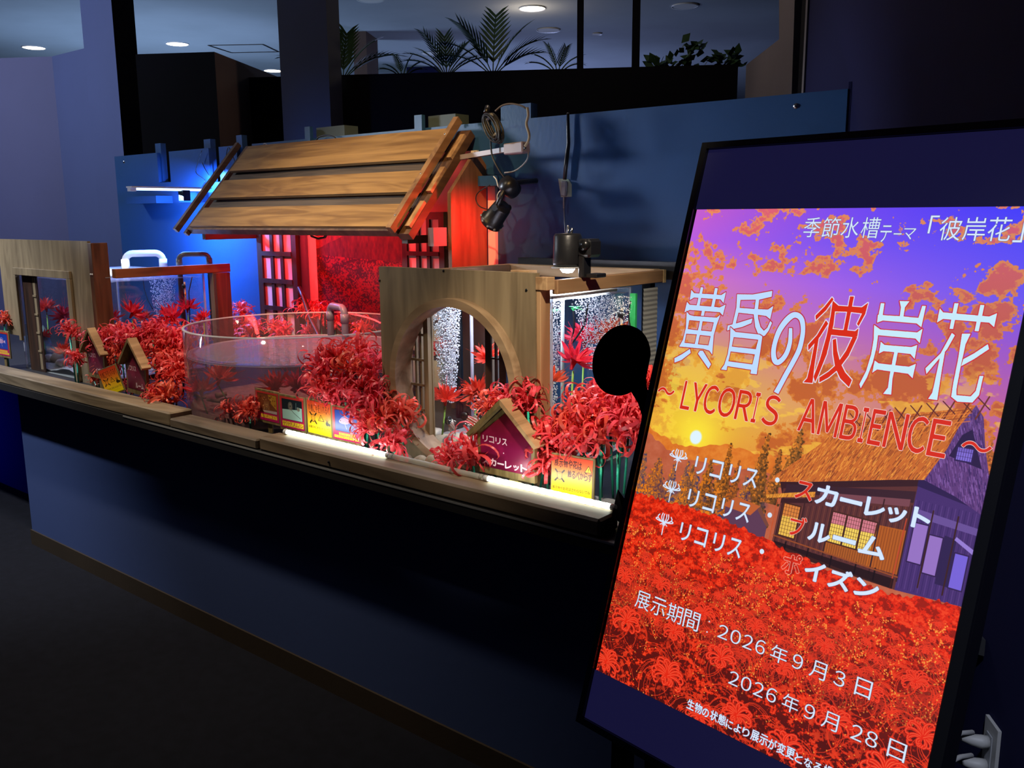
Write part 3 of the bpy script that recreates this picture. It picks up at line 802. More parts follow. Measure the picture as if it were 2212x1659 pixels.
    glyph([K2(p) for p in ([(1755, 555), (1860, 555), (1800, 680), (1740, 950), (1690, 1220), (1690, 1290), (1860, 1305), (1920, 1240), (1965, 1060), (2012, 1060), (1960, 1290), (1880, 1380), (1700, 1370), (1625, 1310), (1650, 1150), (1710, 850)],
        [(1770, 860), (1900, 790), (2065, 680), (2080, 740), (1900, 860), (1745, 945)])], [], LB, OR)
    return c.image('poster_picture')

# ================================================================== materials in use
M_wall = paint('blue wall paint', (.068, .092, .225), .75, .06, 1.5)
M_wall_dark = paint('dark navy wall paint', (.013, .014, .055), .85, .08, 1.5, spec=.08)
M_black = paint('black paint', (.003, .003, .005), .9, .1, spec=.1)
M_umber = paint('umber brown paint', (.12, .08, .07), .8, .1)
M_greige = paint('greige wall paint', (.14, .12, .125), .8, .06)
M_counter = paint('blue counter paint', (.052, .082, .215), .75, .05, 1.2, spec=.15)
M_ceil = paint('pale blue ceiling paint', (.42, .46, .52), .8, .16, .7)
M_floor = paint('charcoal carpet', (.0065, .007, .012), .95, .2, 25, .12, spec=.2)
M_skirt = paint('brown vinyl skirting', (.045, .032, .02), .45, .1)
M_slab = paint('black laminate', (.03, .03, .032), .35, .1)
M_panel = paint('teal blue plywood paint', (.022, .088, .235), .42, .1, 2.0, .03)
M_blackpl = paint('black plastic', (.012, .012, .014), .35, .1)
M_darkmetal = paint('black metal', (.02, .02, .022), .3, .1, metal=.6)
M_white = paint('white plastic', (.75, .76, .78), .35, .03)
M_paper = paint('white paper', (.85, .83, .82), .8, .03)
M_grey = paint('grey plastic', (.32, .33, .34), .4, .05)
M_screw = paint('steel screw', (.6, .6, .6), .25, .05, metal=1.0)
M_roofw = wood('amber stained plank', (.19, .095, .028), (.42, .24, .08), 'x', .5, 1.3, .3)
M_darkw = wood('dark brown stained wood', (.022, .010, .006), (.06, .026, .014), 'z', .5)
M_darkwy = wood('dark brown stained batten', (.06, .028, .014), (.15, .075, .035), 'y', .5)
M_facade = wood('grey brown plywood', (.17, .122, .068), (.31, .235, .135), 'z', .65, 1.0, .3)
M_rail = wood('weathered timber', (.15, .11, .065), (.34, .26, .165), 'x', .6, .8, .4)
M_red_w = wood('red brown stained timber', (.13, .035, .012), (.34, .11, .035), 'y', .5, 1.0, .4)
M_pine = wood('light pine', (.30, .17, .08), (.55, .35, .18), 'y', .55, 1.0, .5)
M_pinez = wood('light pine post', (.33, .18, .085), (.56, .34, .175), 'z', .55, .8, .5)
M_ring = wood('bent plywood ring', (.22, .14, .075), (.42, .29, .17), 'x', .55, 1.0, .3)
M_side = wood('brown side board', (.11, .05, .025), (.22, .105, .055), 'z', .5, .8, .5)
M_signw = wood('olive brown sign wood', (.13, .09, .03), (.28, .2, .08), 'z', .55, 2.0, .3)
M_glass = clear('tank glass', (.95, .97, .97), 1.45, .01)
M_acryl = clear('clear acrylic', (.95, .93, .97), 1.5, .03, .035, (.85, .7, .85))  # faint pink film paints in the haze on the tank wall
M_edge = clear('acrylic edge', (.75, .8, .9), 1.5, .1, .45, (.85, .85, .95))
M_water = clear('rippling water', (.80, .74, .88), 2.0, .08, .19, (.80, .66, .9), .6, 14)  # pinkish film paints in the blue and red reflections
M_waterside = clear('tank water', (.80, .74, .85), 1.02, .05, .0)
M_sand = paint('pale orange sand', (.46, .28, .15), .9, .2, 40, .2)
M_sandw = paint('white gravel', (.72, .75, .78), .85, .25, 60, .25)
M_stone = paint('grey brown stone', (.30, .26, .19), .7, .35, 14, .1)
M_stonew = paint('pale stone', (.62, .58, .48), .7, .2, 14, .1)
M_redp = petal_mat('red paper strip', (.90, .085, .09), .3, .22, .38)
M_silk = petal_mat('red silk petal', (.80, .03, .035), .3, .18, .5)
M_straw = paint('green drinking straw', (.04, .52, .34), .35, .06)
M_stem = paint('yellow green plastic stem', (.20, .42, .06), .5, .1)
M_leaf = paint('dark green leaf', (.03, .075, .03), .5, .3, 12)
M_leafb = paint('bright green plastic leaf', (.03, .45, .12), .5, .2, 12)
M_ledw = emis('lit white light strip', (.90, 1.0, .88), 6)
M_ledb = emis('lit blue white tube', (.35, .55, 1.0), 6)
M_ledr = emis('lit red tube', (1.0, .06, .05), 4)
M_bulb = emis('lit white bulb', (.9, .95, 1.0), 30)
M_down = emis('lit downlight lens', (1.0, .86, .62), 12)
M_rope = clear('clear light rope tube', (.85, .85, .8), 1.5, .15, .35, (.85, .85, .8))

# ================================================================== the room
bm = NB(); box(bm, (-13, -2.5, -.05), (4.5, 14, 0)); struct('floor', bm, M_floor)
bm = NB(); box(bm, (-18, -3, 3.4), (6, 20, 3.45)); struct('ceiling', bm, M_ceil)
Z = 3.4
def bwall(name, m0, k0, m1, k1, z0, z1, mat):
    """wall box aligned with the building's axes"""
    bm = NB()
    pts = [BW(m0, k0, z0), BW(m1, k0, z0), BW(m1, k1, z0), BW(m0, k1, z0)]
    prism(bm, pts, (0, 0, z1 - z0), 0)
    return struct(name, bm, mat)
# right wall beside the signboard; far wall behind the camera is not built
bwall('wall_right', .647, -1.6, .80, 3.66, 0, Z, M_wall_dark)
# its end face strip
bwall('trim_1', .640, 3.66, .80, 3.70, 0, Z, M_greige)
bwall('trim_2', .66, 3.82, .80, 3.90, 0, Z, M_black)
# greige wall beyond, full height then a falling parapet
pts = [PB(a, b, m=.66) for a, b in ((1728, -400), (1683, -400), (1683, 85), (1612, 140))]
p3 = PB(1612, 140, m=.66); p0 = PB(1728, 200, m=.66)
poly = pts + [Vector((p3.x, p3.y, 0)), Vector((p0.x, p0.y, 0))]
for q in poly[:2]: q.z = Z
bm = NB(); prism(bm, poly, BD1 * .12); struct('wall_far_right', bm, M_greige)
# dark half wall carrying the plants, and the black mullions on it
H5 = PB(1100, 152, k=6.0).z
m0 = BD1.dot(PB(600, 165, k=6.0)); m1 = BD1.dot(PB(1650, 142, k=6.0))
bwall('wall_half', m0 - .2, 6.0, .65, 6.22, 0, H5, M_black)
for i, (a, b) in enumerate(((1247, 1260), (1365, 1382))):
    ma = BD1.dot(PB(a, 100, k=6.05)); mb = BD1.dot(PB(b, 100, k=6.05))
    bwall('trim_%d' % (3 + i), ma, 6.02, mb, 6.08, H5, Z, M_black)
# black pier left of the half wall
ma = BD1.dot(PB(603, 100, k=5.6)); mb = BD1.dot(PB(708, 100, k=5.6))
bwall('wall_pier', ma, 5.6, mb, 5.85, 0, Z, paint('navy black pier paint', (.012, .014, .04), .7, .1))
# black box room at the left with an umber side
KB = 5.5
HB = PB(460, 112, k=KB).z
ma = BD1.dot(PB(292, 113, k=KB)); mb = BD1.dot(PB(463, 112, k=KB))
ke = BD2.dot(PB(612, 165, m=mb))
bm = NB()
prism(bm, [BW(ma, KB), BW(mb, KB), BW(mb, KB + .05), BW(ma, KB + .05)], (0, 0, HB))
for f in bm.faces:
    if f.normal.dot(BD1) > .9: f.material_index = 1
o = struct('wall_box', bm, M_black); o.data.materials.append(M_umber)
bwall('wall_box_side', mb - .1, KB + .051, mb, ke, 0, HB, M_umber)
# a faint door outline on the umber side
# lavender-blue partition behind the left tank
YB = 3.3
A0 = P(112, 122, y=YB); A1 = P(178, 100, y=YB); A2 = P(240, 0, y=YB)
HW = A0.z
bm = NB(); box(bm, (A0.x, YB, 0), (A1.x + .02, YB + .12, HW)); struct('wall_back', bm, M_wall)
u = -BD1
pts = [Vector((A0.x, YB, 0)), Vector((A0.x, YB + .12, 0)), Vector((A0.x, YB + .12, 0)) + u * 4, Vector((A0.x, YB, 0)) + u * 4]
bm = NB(); prism(bm, pts, (0, 0, HW)); struct('wall_left', bm, paint('lavender blue wall paint', (.082, .088, .195), .75, .05, 1.5))
AX = P(240, 0, y=YB).x
bm = NB(); box(bm, (A1.x + .02, YB, 0), (AX, P(288, 0, x=AX).y, Z))
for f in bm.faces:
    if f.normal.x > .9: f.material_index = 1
o = struct('wall_column', bm, M_wall); o.data.materials.append(M_black)  # right face lies in shadow, its shade painted in as black
# far column standing free, touching the ceiling
c0 = P(762, 68, z=Z); c1 = P(790, 70, z=Z)
k0 = BD2.dot(c0); ma = BD1.dot(c0); mb = BD1.dot(c1)
bwall('wall_far_column', ma, k0, mb + .02, k0 + .42, 1.2, Z, M_umber)
c0 = P(878, 145, z=Z)
bwall('wall_far_column_2', BD1.dot(c0), BD2.dot(c0), BD1.dot(c0) + .35, BD2.dot(c0) + .5, 1.2, Z, M_wall_dark)
# ceiling fittings
def downlight(px, py, lit, label, r=.105):
    c = P(px, py, z=Z)
    t = thing('ceiling_downlight', label, 'ceiling light', (c.x, c.y, Z - .002), 'round downlights in the ceiling')
    bm = NB(); lathe(bm, [(r, 0), (r * 1.12, -.012), (r * 1.12, 0)], n=32, c=(c.x, c.y, Z), closed=True)
    part('trim_ring', bm, M_white, t)
    bm = NB(); lathe(bm, [(0, -.008), (r, -.008)], n=32, c=(c.x, c.y, Z))
    part('lens', bm, M_down if lit else M_paper, t)
    return c
lit = [downlight(73, 102, 1, 'glowing round downlight above the left lavender wall'),
       downlight(383, 94, 1, 'glowing round downlight above the black box room'),
       downlight(590, 152, 1, 'glowing round downlight half hidden beside the black pier'),
       downlight(1150, 17, 1, 'glowing round downlight in the dark ceiling above the half wall')]
downlight(1185, 64, 0, 'unlit round downlight just below the glowing one')
downlight(930, 114, 0, 'unlit round downlight above the palm fronds', .09)
downlight(1480, 12, 0, 'unlit round downlight right of the second mullion')
downlight(1290, 72, 0, 'tiny unlit downlight between the two black mullions', .045)
downlight(800, -3, 0, 'unlit round downlight at the top edge beside the black pier')
bm = NB()
hp = [P(a, b, z=Z - .003) for a, b in ((450, 98), (568, 96), (602, 112), (500, 114))]
for a, b in zip(hp, hp[1:] + hp[:1]): beam(bm, a, b, .02, .004)
single('ceiling_hatch', bm, M_blackpl, 'thin rectangular outline of an access hatch in the pale ceiling', 'hatch')

# greenery on the half wall
def frond(bm, base, d, L, n=14, w=.012, droop=.5, leaf=.16):
    base = Vector(base); d = Vector(d).normalized(); pts = []
    p = base.copy(); dd = d.copy()
    for i in range(n + 1):
        pts.append(p.copy()); p = p + dd * (L / n); dd = (dd + Vector((0, 0, -droop / n))).normalized()
    tube(bm, pts, .004, 4)
    side = d.cross(Vector((0, 0, 1)))
    if side.length < .1: side = BD1.copy()
    side.normalize()
    for i in range(2, n + 1):
        t = (pts[i] - pts[i - 1]).normalized()
        ll = leaf * (1 - .55 * abs(i / n - .45))
        for s in (-1, 1):
            e = pts[i] + (side * s * .75 + t * .9).normalized() * ll
            q = (side * s - t * .3).normalized() * 0
            nn = t.cross(side).normalized()
            a = bm.verts.new(pts[i] - t * w); b = bm.verts.new(pts[i] + t * w); c = bm.verts.new(e + nn * .005)
            md = bm.verts.new((pts[i] + e) / 2 + (t * w * 1.1)); me_ = bm.verts.new((pts[i] + e) / 2 - (t * w * 1.1))
            bm.faces.new((a, me_, c, md, b))
def palm(px0, px1, label, seed, tall, n=7, leafy=False):
    rr = random.Random(seed)
    a = PB(px0, 160, k=6.1); b = PB(px1, 160, k=6.1); c = (a + b) / 2; c.z = H5 + .001
    bm = NB()
    for i in range(n):
        t = i / max(1, n - 1)
        dx = (t - .5) * 2
        d = BD1 * dx * 1.1 + Vector((0, 0, 1.0)) + BD2 * rr.uniform(-.3, .3)
        frond(bm, c + BD1 * dx * .03, d, tall * rr.uniform(.75, 1.1), n=10, leaf=tall * .45, droop=.9, w=tall * .035)
    for v in bm.verts: v.co.z = max(v.co.z, H5 + .001)
    single('palm_plant', bm, M_leaf, label, 'plant', 'palms along the half wall', base=c)
palm(700, 780, 'palm with arching dark fronds at the black pier', 1, .36, 8)
palm(840, 900, 'low spiky palm tips left of the tall palms', 2, .14, 6)
palm(920, 1010, 'fine leaved pale palm in the middle of the half wall', 3, .27, 9)
palm(1020, 1110, 'broad palm fan, the tallest on the half wall', 4, .40, 7)
palm(1170, 1240, 'small dark palm left of the first mullion', 5, .17, 6)
def shrub(px, py, r, label, seed, n=26):
    rr = random.Random(seed); c = PB(px, 150, k=6.1); c.z = H5
    top = PB(px, py, k=6.1).z - H5
    bm = NB()
    for i in range(n):
        o_ = c + Vector((0, 0, top * rr.random())) + BD1 * rr.uniform(-r, r) * (1 - rr.random() * .4)
        d = Vector((rr.uniform(-1, 1), rr.uniform(-1, 1), rr.uniform(-.2, 1))).normalized(); s = d.orthogonal().normalized(); L = rr.uniform(.05, .1)
        vs = [bm.verts.new(o_), bm.verts.new(o_ + d * L * .5 + s * L * .32), bm.verts.new(o_ + d * L), bm.verts.new(o_ + d * L * .5 - s * L * .32)]
        bm.faces.new(vs)
    tube(bm, [c, c + Vector((0, 0, top * .9))], .008, 5)
    single('leafy_shrub', bm, M_leaf, label, 'plant', base=c)
shrub(1490, 92, .10, 'dark round leaved shrub right of the second mullion', 6, 40)
shrub(1440, 132, .09, 'low leafy clump beside the taller dark shrub', 8, 22)
shrub(1578, 118, .09, 'green pointed leaf plant at the right end of the half wall', 7, 34)

# ================================================================== counter
TX0, TX1 = -7.2, -.33
CZ = .85
bm = NB(); box(bm, (-4.607, 1.82, .0), (-.42, 2.80, .8185)); struct('wall_counter', bm, M_counter)
bm = NB(); box(bm, (-7.2, 2.17, .0), (-4.61, 2.80, .8185)); struct('wall_recess', bm, paint('deep blue recess paint', (.010, .016, .20), .85, .05, 1.5, spec=.1))
bm = NB(); box(bm, (-4.612, 1.812, 0), (-.40, 1.8195, .075)); struct('baseboard_counter', bm, M_skirt)
t = thing('worktop', 'long black laminate worktop overhanging the blue counter', 'counter', (-3.4, 1.70, .8185))
wx = lambda y: (.644 - .53 * y) / .848
bm = NB(); prism(bm, [(TX0, 1.70, .8187), (wx(1.70), 1.70, .8187), (wx(2.84), 2.84, .8187), (TX0, 2.84, .8187)], (0, 0, CZ - .0002 - .8187)); part('slab', bm, M_slab, t)
bm = NB(); box(bm, (-3.35, 1.6985, CZ - .006), (-.35, 1.6999, CZ - .0005)); part('edge_strip', bm, M_grey, t, 'grey metal edge strip')
bm = NB(); nx, ny = 40, 12; rr = random.Random(12)
gv = [[bm.verts.new((-1.80 + .74 * i / nx, 1.80 + .17 * j / ny, CZ + .0006 + .0035 * abs(math.sin(i * .9 + j * .35)) * abs(math.cos(j * .8 + i * .2)))) for j in range(ny + 1)] for i in range(nx + 1)]
for i in range(nx):
    for j in range(ny): bm.faces.new((gv[i][j], gv[i + 1][j], gv[i + 1][j + 1], gv[i][j + 1])).smooth = True
single('crinkled_fabric', bm, paint('silver grey fabric', (.30, .32, .33), .4, .15, 20), 'crinkled silver grey fabric on the worktop before the right aquarium', 'fabric')
# timber rail, two lengths
bm = NB(); box(bm, (-5.6, 1.705, CZ), (-3.02, 1.80, CZ + .052), bev=.005)
single('timber_rail', bm, M_rail, 'pale weathered timber rail on the worktop before the left tank', 'timber rail')
bm = NB(); box(bm, (-3.015, 1.702, CZ), (-2.485, 1.79, CZ + .034), bev=.005)
single('timber_rail', bm, wood('dark weathered timber', (.10, .075, .05), (.22, .17, .12), 'x', .65, .8, .4), 'short dark grey timber rail before the round tank', 'timber rail')
t = thing('timber_rail', 'long dark timber rail with a rough sawn end under the light strips', 'timber rail', (-1.8, 1.70, CZ))
bm = NB(); box(bm, (-2.475, 1.705, CZ), (-1.135, 1.79, CZ + .045), bev=.006); part('beam', bm, wood('dark brown timber', (.12, .085, .05), (.26, .19, .12), 'x', .6, .8, .4), t)
bm = NB(); lathe(bm, [(0, 0), (.0045, 0), (.003, .003), (0, .003)], n=10, M=Matrix.Rotation(R(90), 3, 'X'), c=(-2.12, 1.704, CZ + .02)); part('knot', bm, M_blackpl, t)
# light strips lying on the rail
def strip(p0, p1, label, on=True):
    L = (p1 - p0).length; n = int(L / .012)
    t = thing('light_strip', label, 'light strip', ((p0.x + p1.x) / 2, p0.y, p0.z - .006))
    bm = NB(); pts = [p0.lerp(p1, i / n) for i in range(n + 1)]
    rs = [.0074 + .0012 * math.sin(i * math.pi) + (.0011 if i % 2 else 0) for i in range(n + 1)]
    tube(bm, pts, rs, 8); part('tube', bm, M_ledw if on else M_rope, t, smooth=True)
    if on: lamp('strip_light', 'AREA', (p0 + p1) / 2 + Vector((0, .009, .004)), (p0 + p1) / 2 + Vector((0, .6, .42)), 1.0 * L, (.93, 1.0, .92), shape='RECTANGLE', size=L, size_y=.01)
    for qa, qb in ((p0 + Vector((-.014, 0, 0)), p0), (p1, p1 + Vector((.012, 0, 0)))):
        bm = NB(); tube(bm, [qa, qb], .0085, 8); part('end_cap', bm, M_white if on else M_rope, t)
    return t
SZ = CZ + .045 + .0092
a0 = Vector((P(572, 944, z=SZ).x, 1.782, SZ)); a1 = Vector((P(795, 994, z=SZ).x, 1.782, SZ))
STRIP_T = strip(a0, a1, 'brightly lit white light strip under the four picture cards')
b0 = Vector((P(1008, 1050, z=SZ).x, 1.782, SZ)); b1 = Vector((P(1292, 1108, z=SZ).x, 1.782, SZ))
strip(b0, b1, 'lit white light strip under the big house sign, right end')
c0 = Vector((a1.x + .03, 1.782, SZ)); c1 = Vector((b0.x - .03, 1.782, SZ))
strip(c0, c1, 'unlit clear rope light between the two lit strips', False)
bm = NB(); tube(bm, [Vector((a0.x - .016, 1.782, SZ)), Vector((a0.x - .03, 1.80, SZ)), Vector((a0.x - .045, 1.83, CZ + .02)), Vector((a0.x - .06, 1.87, CZ + .005)), Vector((a0.x - .1, 1.95, CZ + .004))], .004, 6)
part('power_cord', bm, M_white, STRIP_T)
# folded black film at the right end of the rail
bm = NB()
v = [bm.verts.new(q) for q in ((-1.20, 1.86, CZ + .002), (-1.12, 1.80, CZ + .002), (-1.02, 1.74, CZ + .002), (-1.10, 1.90, CZ + .001), (-1.165, 1.83, CZ + .085), (-1.13, 1.75, CZ + .045), (-1.04, 1.72, CZ + .07))]
for f in ((0, 1, 4), (1, 5, 4), (1, 2, 5), (2, 6, 5), (3, 0, 4), (3, 4, 6), (3, 6, 2)): bm.faces.new([v[i] for i in f])
single('black_film', bm, paint('black matt film', (.04, .04, .045), .4, .1), 'crumpled piece of black film at the right end of the rail', 'plastic film')

# ================================================================== blue backing panel with its stiles
YP = 2.80
PT = 1.966
t = thing('backing_panel', 'large teal blue plywood panel behind the tanks', 'panel', (-3.2, YP, CZ))
def px_x(px, y=YP): return P(px, 400, y=y).x
bm = NB()
xl, xr = P(247, 340, y=YP).x, P(1831, 200, y=YP).x
g = [(xl, P(340, 350, y=YP).x, CZ, PT), (P(340, 350, y=YP).x, P(366, 350, y=YP).x, CZ, P(350, 402, y=YP).z + .02), (P(366, 350, y=YP).x, P(452, 350, y=YP).x, CZ, PT),
     (P(452, 350, y=YP).x, P(474, 350, y=YP).x, CZ, P(460, 402, y=YP).z + .02), (P(474, 350, y=YP).x, P(513, 350, y=YP).x, CZ, PT), (P(513, 350, y=YP).x, P(546, 350, y=YP).x, CZ, 1.84), (P(546, 350, y=YP).x, xr, CZ, PT)]
for a, b, z0, z1 in g: box(bm, (a, YP, z0), (b, YP + .018, z1))
part('board', bm, M_panel, t)
def stile(pxa, pxb, ptop, pbot=None):
    a = P(pxa, ptop, y=YP - .0); b = P(pxb, ptop, y=YP)
    bm = NB(); box(bm, (a.x, YP + .0185, 1.5), (b.x, YP + .05, a.z)); part('stile', bm, M_panel, t)
stile(328, 340, 310); stile(433, 447, 301); stile(503, 515, 292)
for pa, pm, pb, pt, pbm in ((665, 676, 737, 275, 305), (902, 918, 977, 250, 285)):
    a = P(pa, pt, y=YP); m_ = P(pm, pt, y=YP); b = P(pb, pt, y=YP)
    bm = NB(); box(bm, (a.x, YP - .02, PT - .06), (m_.x, YP - .0002, a.z)); part('stile', bm, M_panel, t)
    bm = NB(); box(bm, (m_.x + .0005, YP + .0185, PT - .05), (b.x, YP + .10, a.z - .004)); part('block', bm, paint('grey green painted block', (.07, .10, .10), .6, .15), t)
a = P(1075, 228, y=YP); b = P(1140, 235, y=YP)
bm = NB(); box(bm, (a.x, YP + .0185, PT - .05), (b.x, YP + .06, a.z)); part('block', bm, M_panel, t)
for px, py in ((268, 350), (1719, 229)):
    c = P(px, py, y=YP)
    bm = NB(); lathe(bm, [(0, .004), (.006, .004), (.009, 0)], n=12, c=(c.x, YP - .0001, c.z), M=Matrix.Rotation(R(90), 3, 'X')); part('screw', bm, M_screw, t)
# screw line + end trim
bm = NB(); box(bm, (xr + .0005, YP + .003, CZ), (xr + .010, YP + .02, PT + .02)); part('end_trim', bm, M_wall_dark, t)

# ================================================================== tank builder
def glass_tank(name, label, x0, y0, x1, y1, z0, z1, wz, mat_bed):
    t = thing(name, label, 'aquarium', ((x0 + x1) / 2, (y0 + y1) / 2, z0))
    th = .006
    for a, b in (((x0, y0, z0), (x1, y0 + th, z1)), ((x0, y1 - th, z0), (x1, y1, z1)), ((x0, y0 + th, z0), (x0 + th, y1 - th, z1)), ((x1 - th, y0 + th, z0), (x1, y1 - th, z1))):
        bm = NB(); box(bm, a, b); part('glass_pane', bm, M_glass, t)
    bm = NB(); box(bm, (x0, y0, z0), (x1, y1, z0 + .0005)); part('floor_pane', bm, M_grey, t)
    bm = NB()
    bm.free()
    for xx in (x0 + .004, x1 - .004):
        for yy in (y0 + .004, y1 - .004): bm = NB(); box(bm, (xx - .004, yy - .004, z0), (xx + .004, yy + .004, z1)); part('silicone_edge', bm, M_edge, t)
    bm = NB(); nx, ny = 14, 14; i_ = .008
    vs = [[bm.verts.new((x0 + i_ + (x1 - x0 - 2 * i_) * i / nx, y0 + i_ + (y1 - y0 - 2 * i_) * j / ny, wz + .0015 * math.sin(i * 1.7 + j) )) for j in range(ny + 1)] for i in range(nx + 1)]
    for i in range(nx):
        for j in range(ny): bm.faces.new((vs[i][j], vs[i + 1][j], vs[i + 1][j + 1], vs[i][j + 1])).smooth = True
    part('water_surface', bm, M_water, t)
    rr = random.Random(name)
    bm = NB(); nx = 26; ny = 22
    vs = [[bm.verts.new((x0 + i_ + (x1 - x0 - 2 * i_) * i / nx, y0 + i_ + (y1 - y0 - 2 * i_) * j / ny, z0 + .02 + .012 * math.sin(i * .6) * math.cos(j * .5) + rr.uniform(0, .006))) for j in range(ny + 1)] for i in range(nx + 1)]
    for i in range(nx):
        for j in range(ny): bm.faces.new((vs[i][j], vs[i + 1][j], vs[i + 1][j + 1], vs[i][j + 1])).smooth = True
    o = part('gravel_bed', bm, mat_bed, t); o['kind'] = 'stuff'
    return t
def bubbles(name, label, cx_, cy_, rx, ry, z0, z1, n, seed, s0=.0012, s1=.0034):
    rr = random.Random(seed); bm = NB()
    for i in range(n):
        a = rr.uniform(0, 6.283); q = math.sqrt(rr.random()); z = z0 + (z1 - z0) * rr.random() ** .8
        k = .45 + .55 * (z - z0) / (z1 - z0)
        c = Vector((cx_ + rx * k * q * math.cos(a), cy_ + ry * k * q * math.sin(a), z)); s = rr.uniform(s0, s1)
        vs = [bm.verts.new(c + Vector(d) * s) for d in ((1, 0, 0), (-1, 0, 0), (0, 1, 0), (0, -1, 0), (0, 0, 1), (0, 0, -1))]
        for f in ((0, 2, 4), (2, 1, 4), (1, 3, 4), (3, 0, 4), (2, 0, 5), (1, 2, 5), (3, 1, 5), (0, 3, 5)): bm.faces.new([vs[k_] for k_ in f])
    single(name, bm, M_bub, label, 'bubbles', kind='stuff')
M_bub = paint('air bubble white', (.75, .8, .85), .15, .05, bump=0)
def pipe_hoop(name, label, p0, p1, top, r, mat, depth=0.2, group=None):
    """an upside-down U of plastic pipe"""
    p0 = Vector(p0); p1 = Vector(p1); t = thing(name, label, 'pipe', p0)
    bm = NB(); pts = []
    c = r * 2.2
    d = (p1 - p0).normalized()
    pts = [p0, Vector((p0.x, p0.y, top - c))]
    for k in range(1, 6):
        a = k / 6 * math.pi / 2; pts.append(Vector((p0.x, p0.y, top - c)) + d * c * (1 - math.cos(a)) + Vector((0, 0, c * math.sin(a))))
    pts.append(Vector((p0.x, p0.y, top)) + d * c); pts.append(Vector((p1.x, p1.y, top)) - d * c)
    for k in range(1, 6):
        a = k / 6 * math.pi / 2; pts.append(Vector((p1.x, p1.y, top)) - d * c + d * c * math.sin(a) - Vector((0, 0, c * (1 - math.cos(a)))))
    pts += [Vector((p1.x, p1.y, top - c)), p1]
    tube(bm, pts, r, 14); part('pipe', bm, mat, t, smooth=True)
    for q in (p0, p1):
        z = top - c - .012; bm = NB(); tube(bm, [Vector((q.x, q.y, z - .02)), Vector((q.x, q.y, z + .02))], r * 1.18, 14); part('coupling', bm, mat, t)
    return t

# ------------------------------------------------------------------ left tank and its doorway front
YF = 1.95
glass_tank('glass_aquarium', 'rectangular glass aquarium behind the left doorway front', -4.86, 1.975, -4.00, 2.50, CZ + .0002, 1.335, 1.318, M_sandw)
zt, zb = 1.504, CZ + .054
fx0, fx1 = -4.98, -4.03
ox0, ox1, oz = -4.80, -4.215, P(83, 600, y=YF).z + .012
t = thing('doorway_front', 'grey brown plywood front with a square doorway, far left', 'tank front', (-4.5, YF, CZ))
FT = .014
bm = NB()
box(bm, (fx0, YF, oz), (fx1, YF + FT, zt)); box(bm, (fx0, YF, 1.02), (ox0 - .0, YF + FT, oz)); box(bm, (ox1, YF, CZ + .0003), (fx1, YF + FT, oz))
part('plywood_face', bm, M_facade, t)
bm = NB(); box(bm, (fx1 + .0003, YF - .002, CZ + .0003), (fx1 + .035, YF + .075, zt - .008), bev=.002); part('corner_post', bm, wood('dark red brown post', (.07, .025, .012), (.2, .075, .035), 'z', .45), t, 'dark red brown corner post')
fw = .035
bm = NB(); box(bm, (ox0 - .012, YF - .012, oz - .005), (ox1 + .008, YF - .0005, oz + .03), bev=.001); part('lintel', bm, M_facade, t)
bm = NB(); box(bm, (ox1 - .028, YF - .012, CZ + .0003), (ox1 + .01, YF - .0005, oz - .006), bev=.001); part('jamb', bm, M_facade, t)
bm = NB(); box(bm, (ox0 - .012, YF - .012, 1.0), (ox0 + .014, YF - .0005, oz - .006), bev=.001); part('jamb', bm, M_facade, t)
for px, py, s in ((202, 593, 0), (207, 593, 0)):
    c = Vector((fx1 + .012 + (px - 202) * .003, YF - .003, P(202, 593, y=YF).z)); bm = NB(); lathe(bm, [(0, .002), (.0045, .002), (.0045, 0)], n=10, c=c, M=Matrix.Rotation(R(90), 3, 'X')); part('screw_cap', bm, M_white, t)
def lattice_door(name, label, x0, x1, y, z0, z1, st=.022, proud=.0, nv=3, nh=4, backing=None, left_solid=0.0, dep=.018, muntin=.006, wm=None, cat='lattice door', thin_x=None):
    wm = wm or M_darkw
    t = thing(name, label, cat, ((x0 + x1) / 2, y, z0))
    for nm, a, b in (('stile', (x0, y, z0), (x0 + st + left_solid, y + dep, z1)), ('stile', (x1 - st, y, z0), (x1, y + dep, z1)),
                     ('rail', (x0 + st + left_solid, y, z1 - st), (x1 - st, y + dep, z1)), ('rail', (x0 + st + left_solid, y, z0), (x1 - st, y + dep, z0 + st))):
        bm = NB(); box(bm, a, b); part(nm, bm, wm, t)
    bm = NB(); ix0, ix1 = x0 + st + left_solid, x1 - st
    for i in range(nv):
        xx = ix0 + (ix1 - ix0) * (i + 1) / (nv + 1); box(bm, (xx - muntin / 2, y + .001 - proud, z0 + st), (xx + muntin / 2, y + .010 - proud, z1 - st))
    part('vertical_muntins', bm, wm if thin_x is None else thin_x, t)
    bm = NB()
    for i in range(nh):
        zz = z0 + st + (z1 - z0 - 2 * st) * (i + 1) / (nh + 1); box(bm, (ix0, y - .003 - proud, zz - muntin / 2), (ix1, y + .0005 - proud, zz + muntin / 2))
    part('cross_muntins', bm, wm if thin_x is None else thin_x, t)
    if backing is not None:
        bm = NB(); box(bm, (ix0 - .005, y + .0105, z0 + st - .005), (ix1 + .005, y + .012, z1 - st + .005)); part('paper_panel', bm, backing, t)
    return t
M_lat = wood('grey brown lattice wood', (.10, .07, .045), (.24, .18, .12), 'z', .6)
t = lattice_door('sliding_lattice_door', 'dark sliding door with three thin bars in the left doorway', ox0 + .02, P(87, 700, y=YF + .015).x + .0, YF + .0165, CZ + .0006, oz - .002, st=.012, nv=3, nh=4, left_solid=.10, proud=.0016, wm=M_darkw, dep=.006, muntin=.009, thin_x=M_facade)
x_ = P(155, 700, y=YF + .02).x
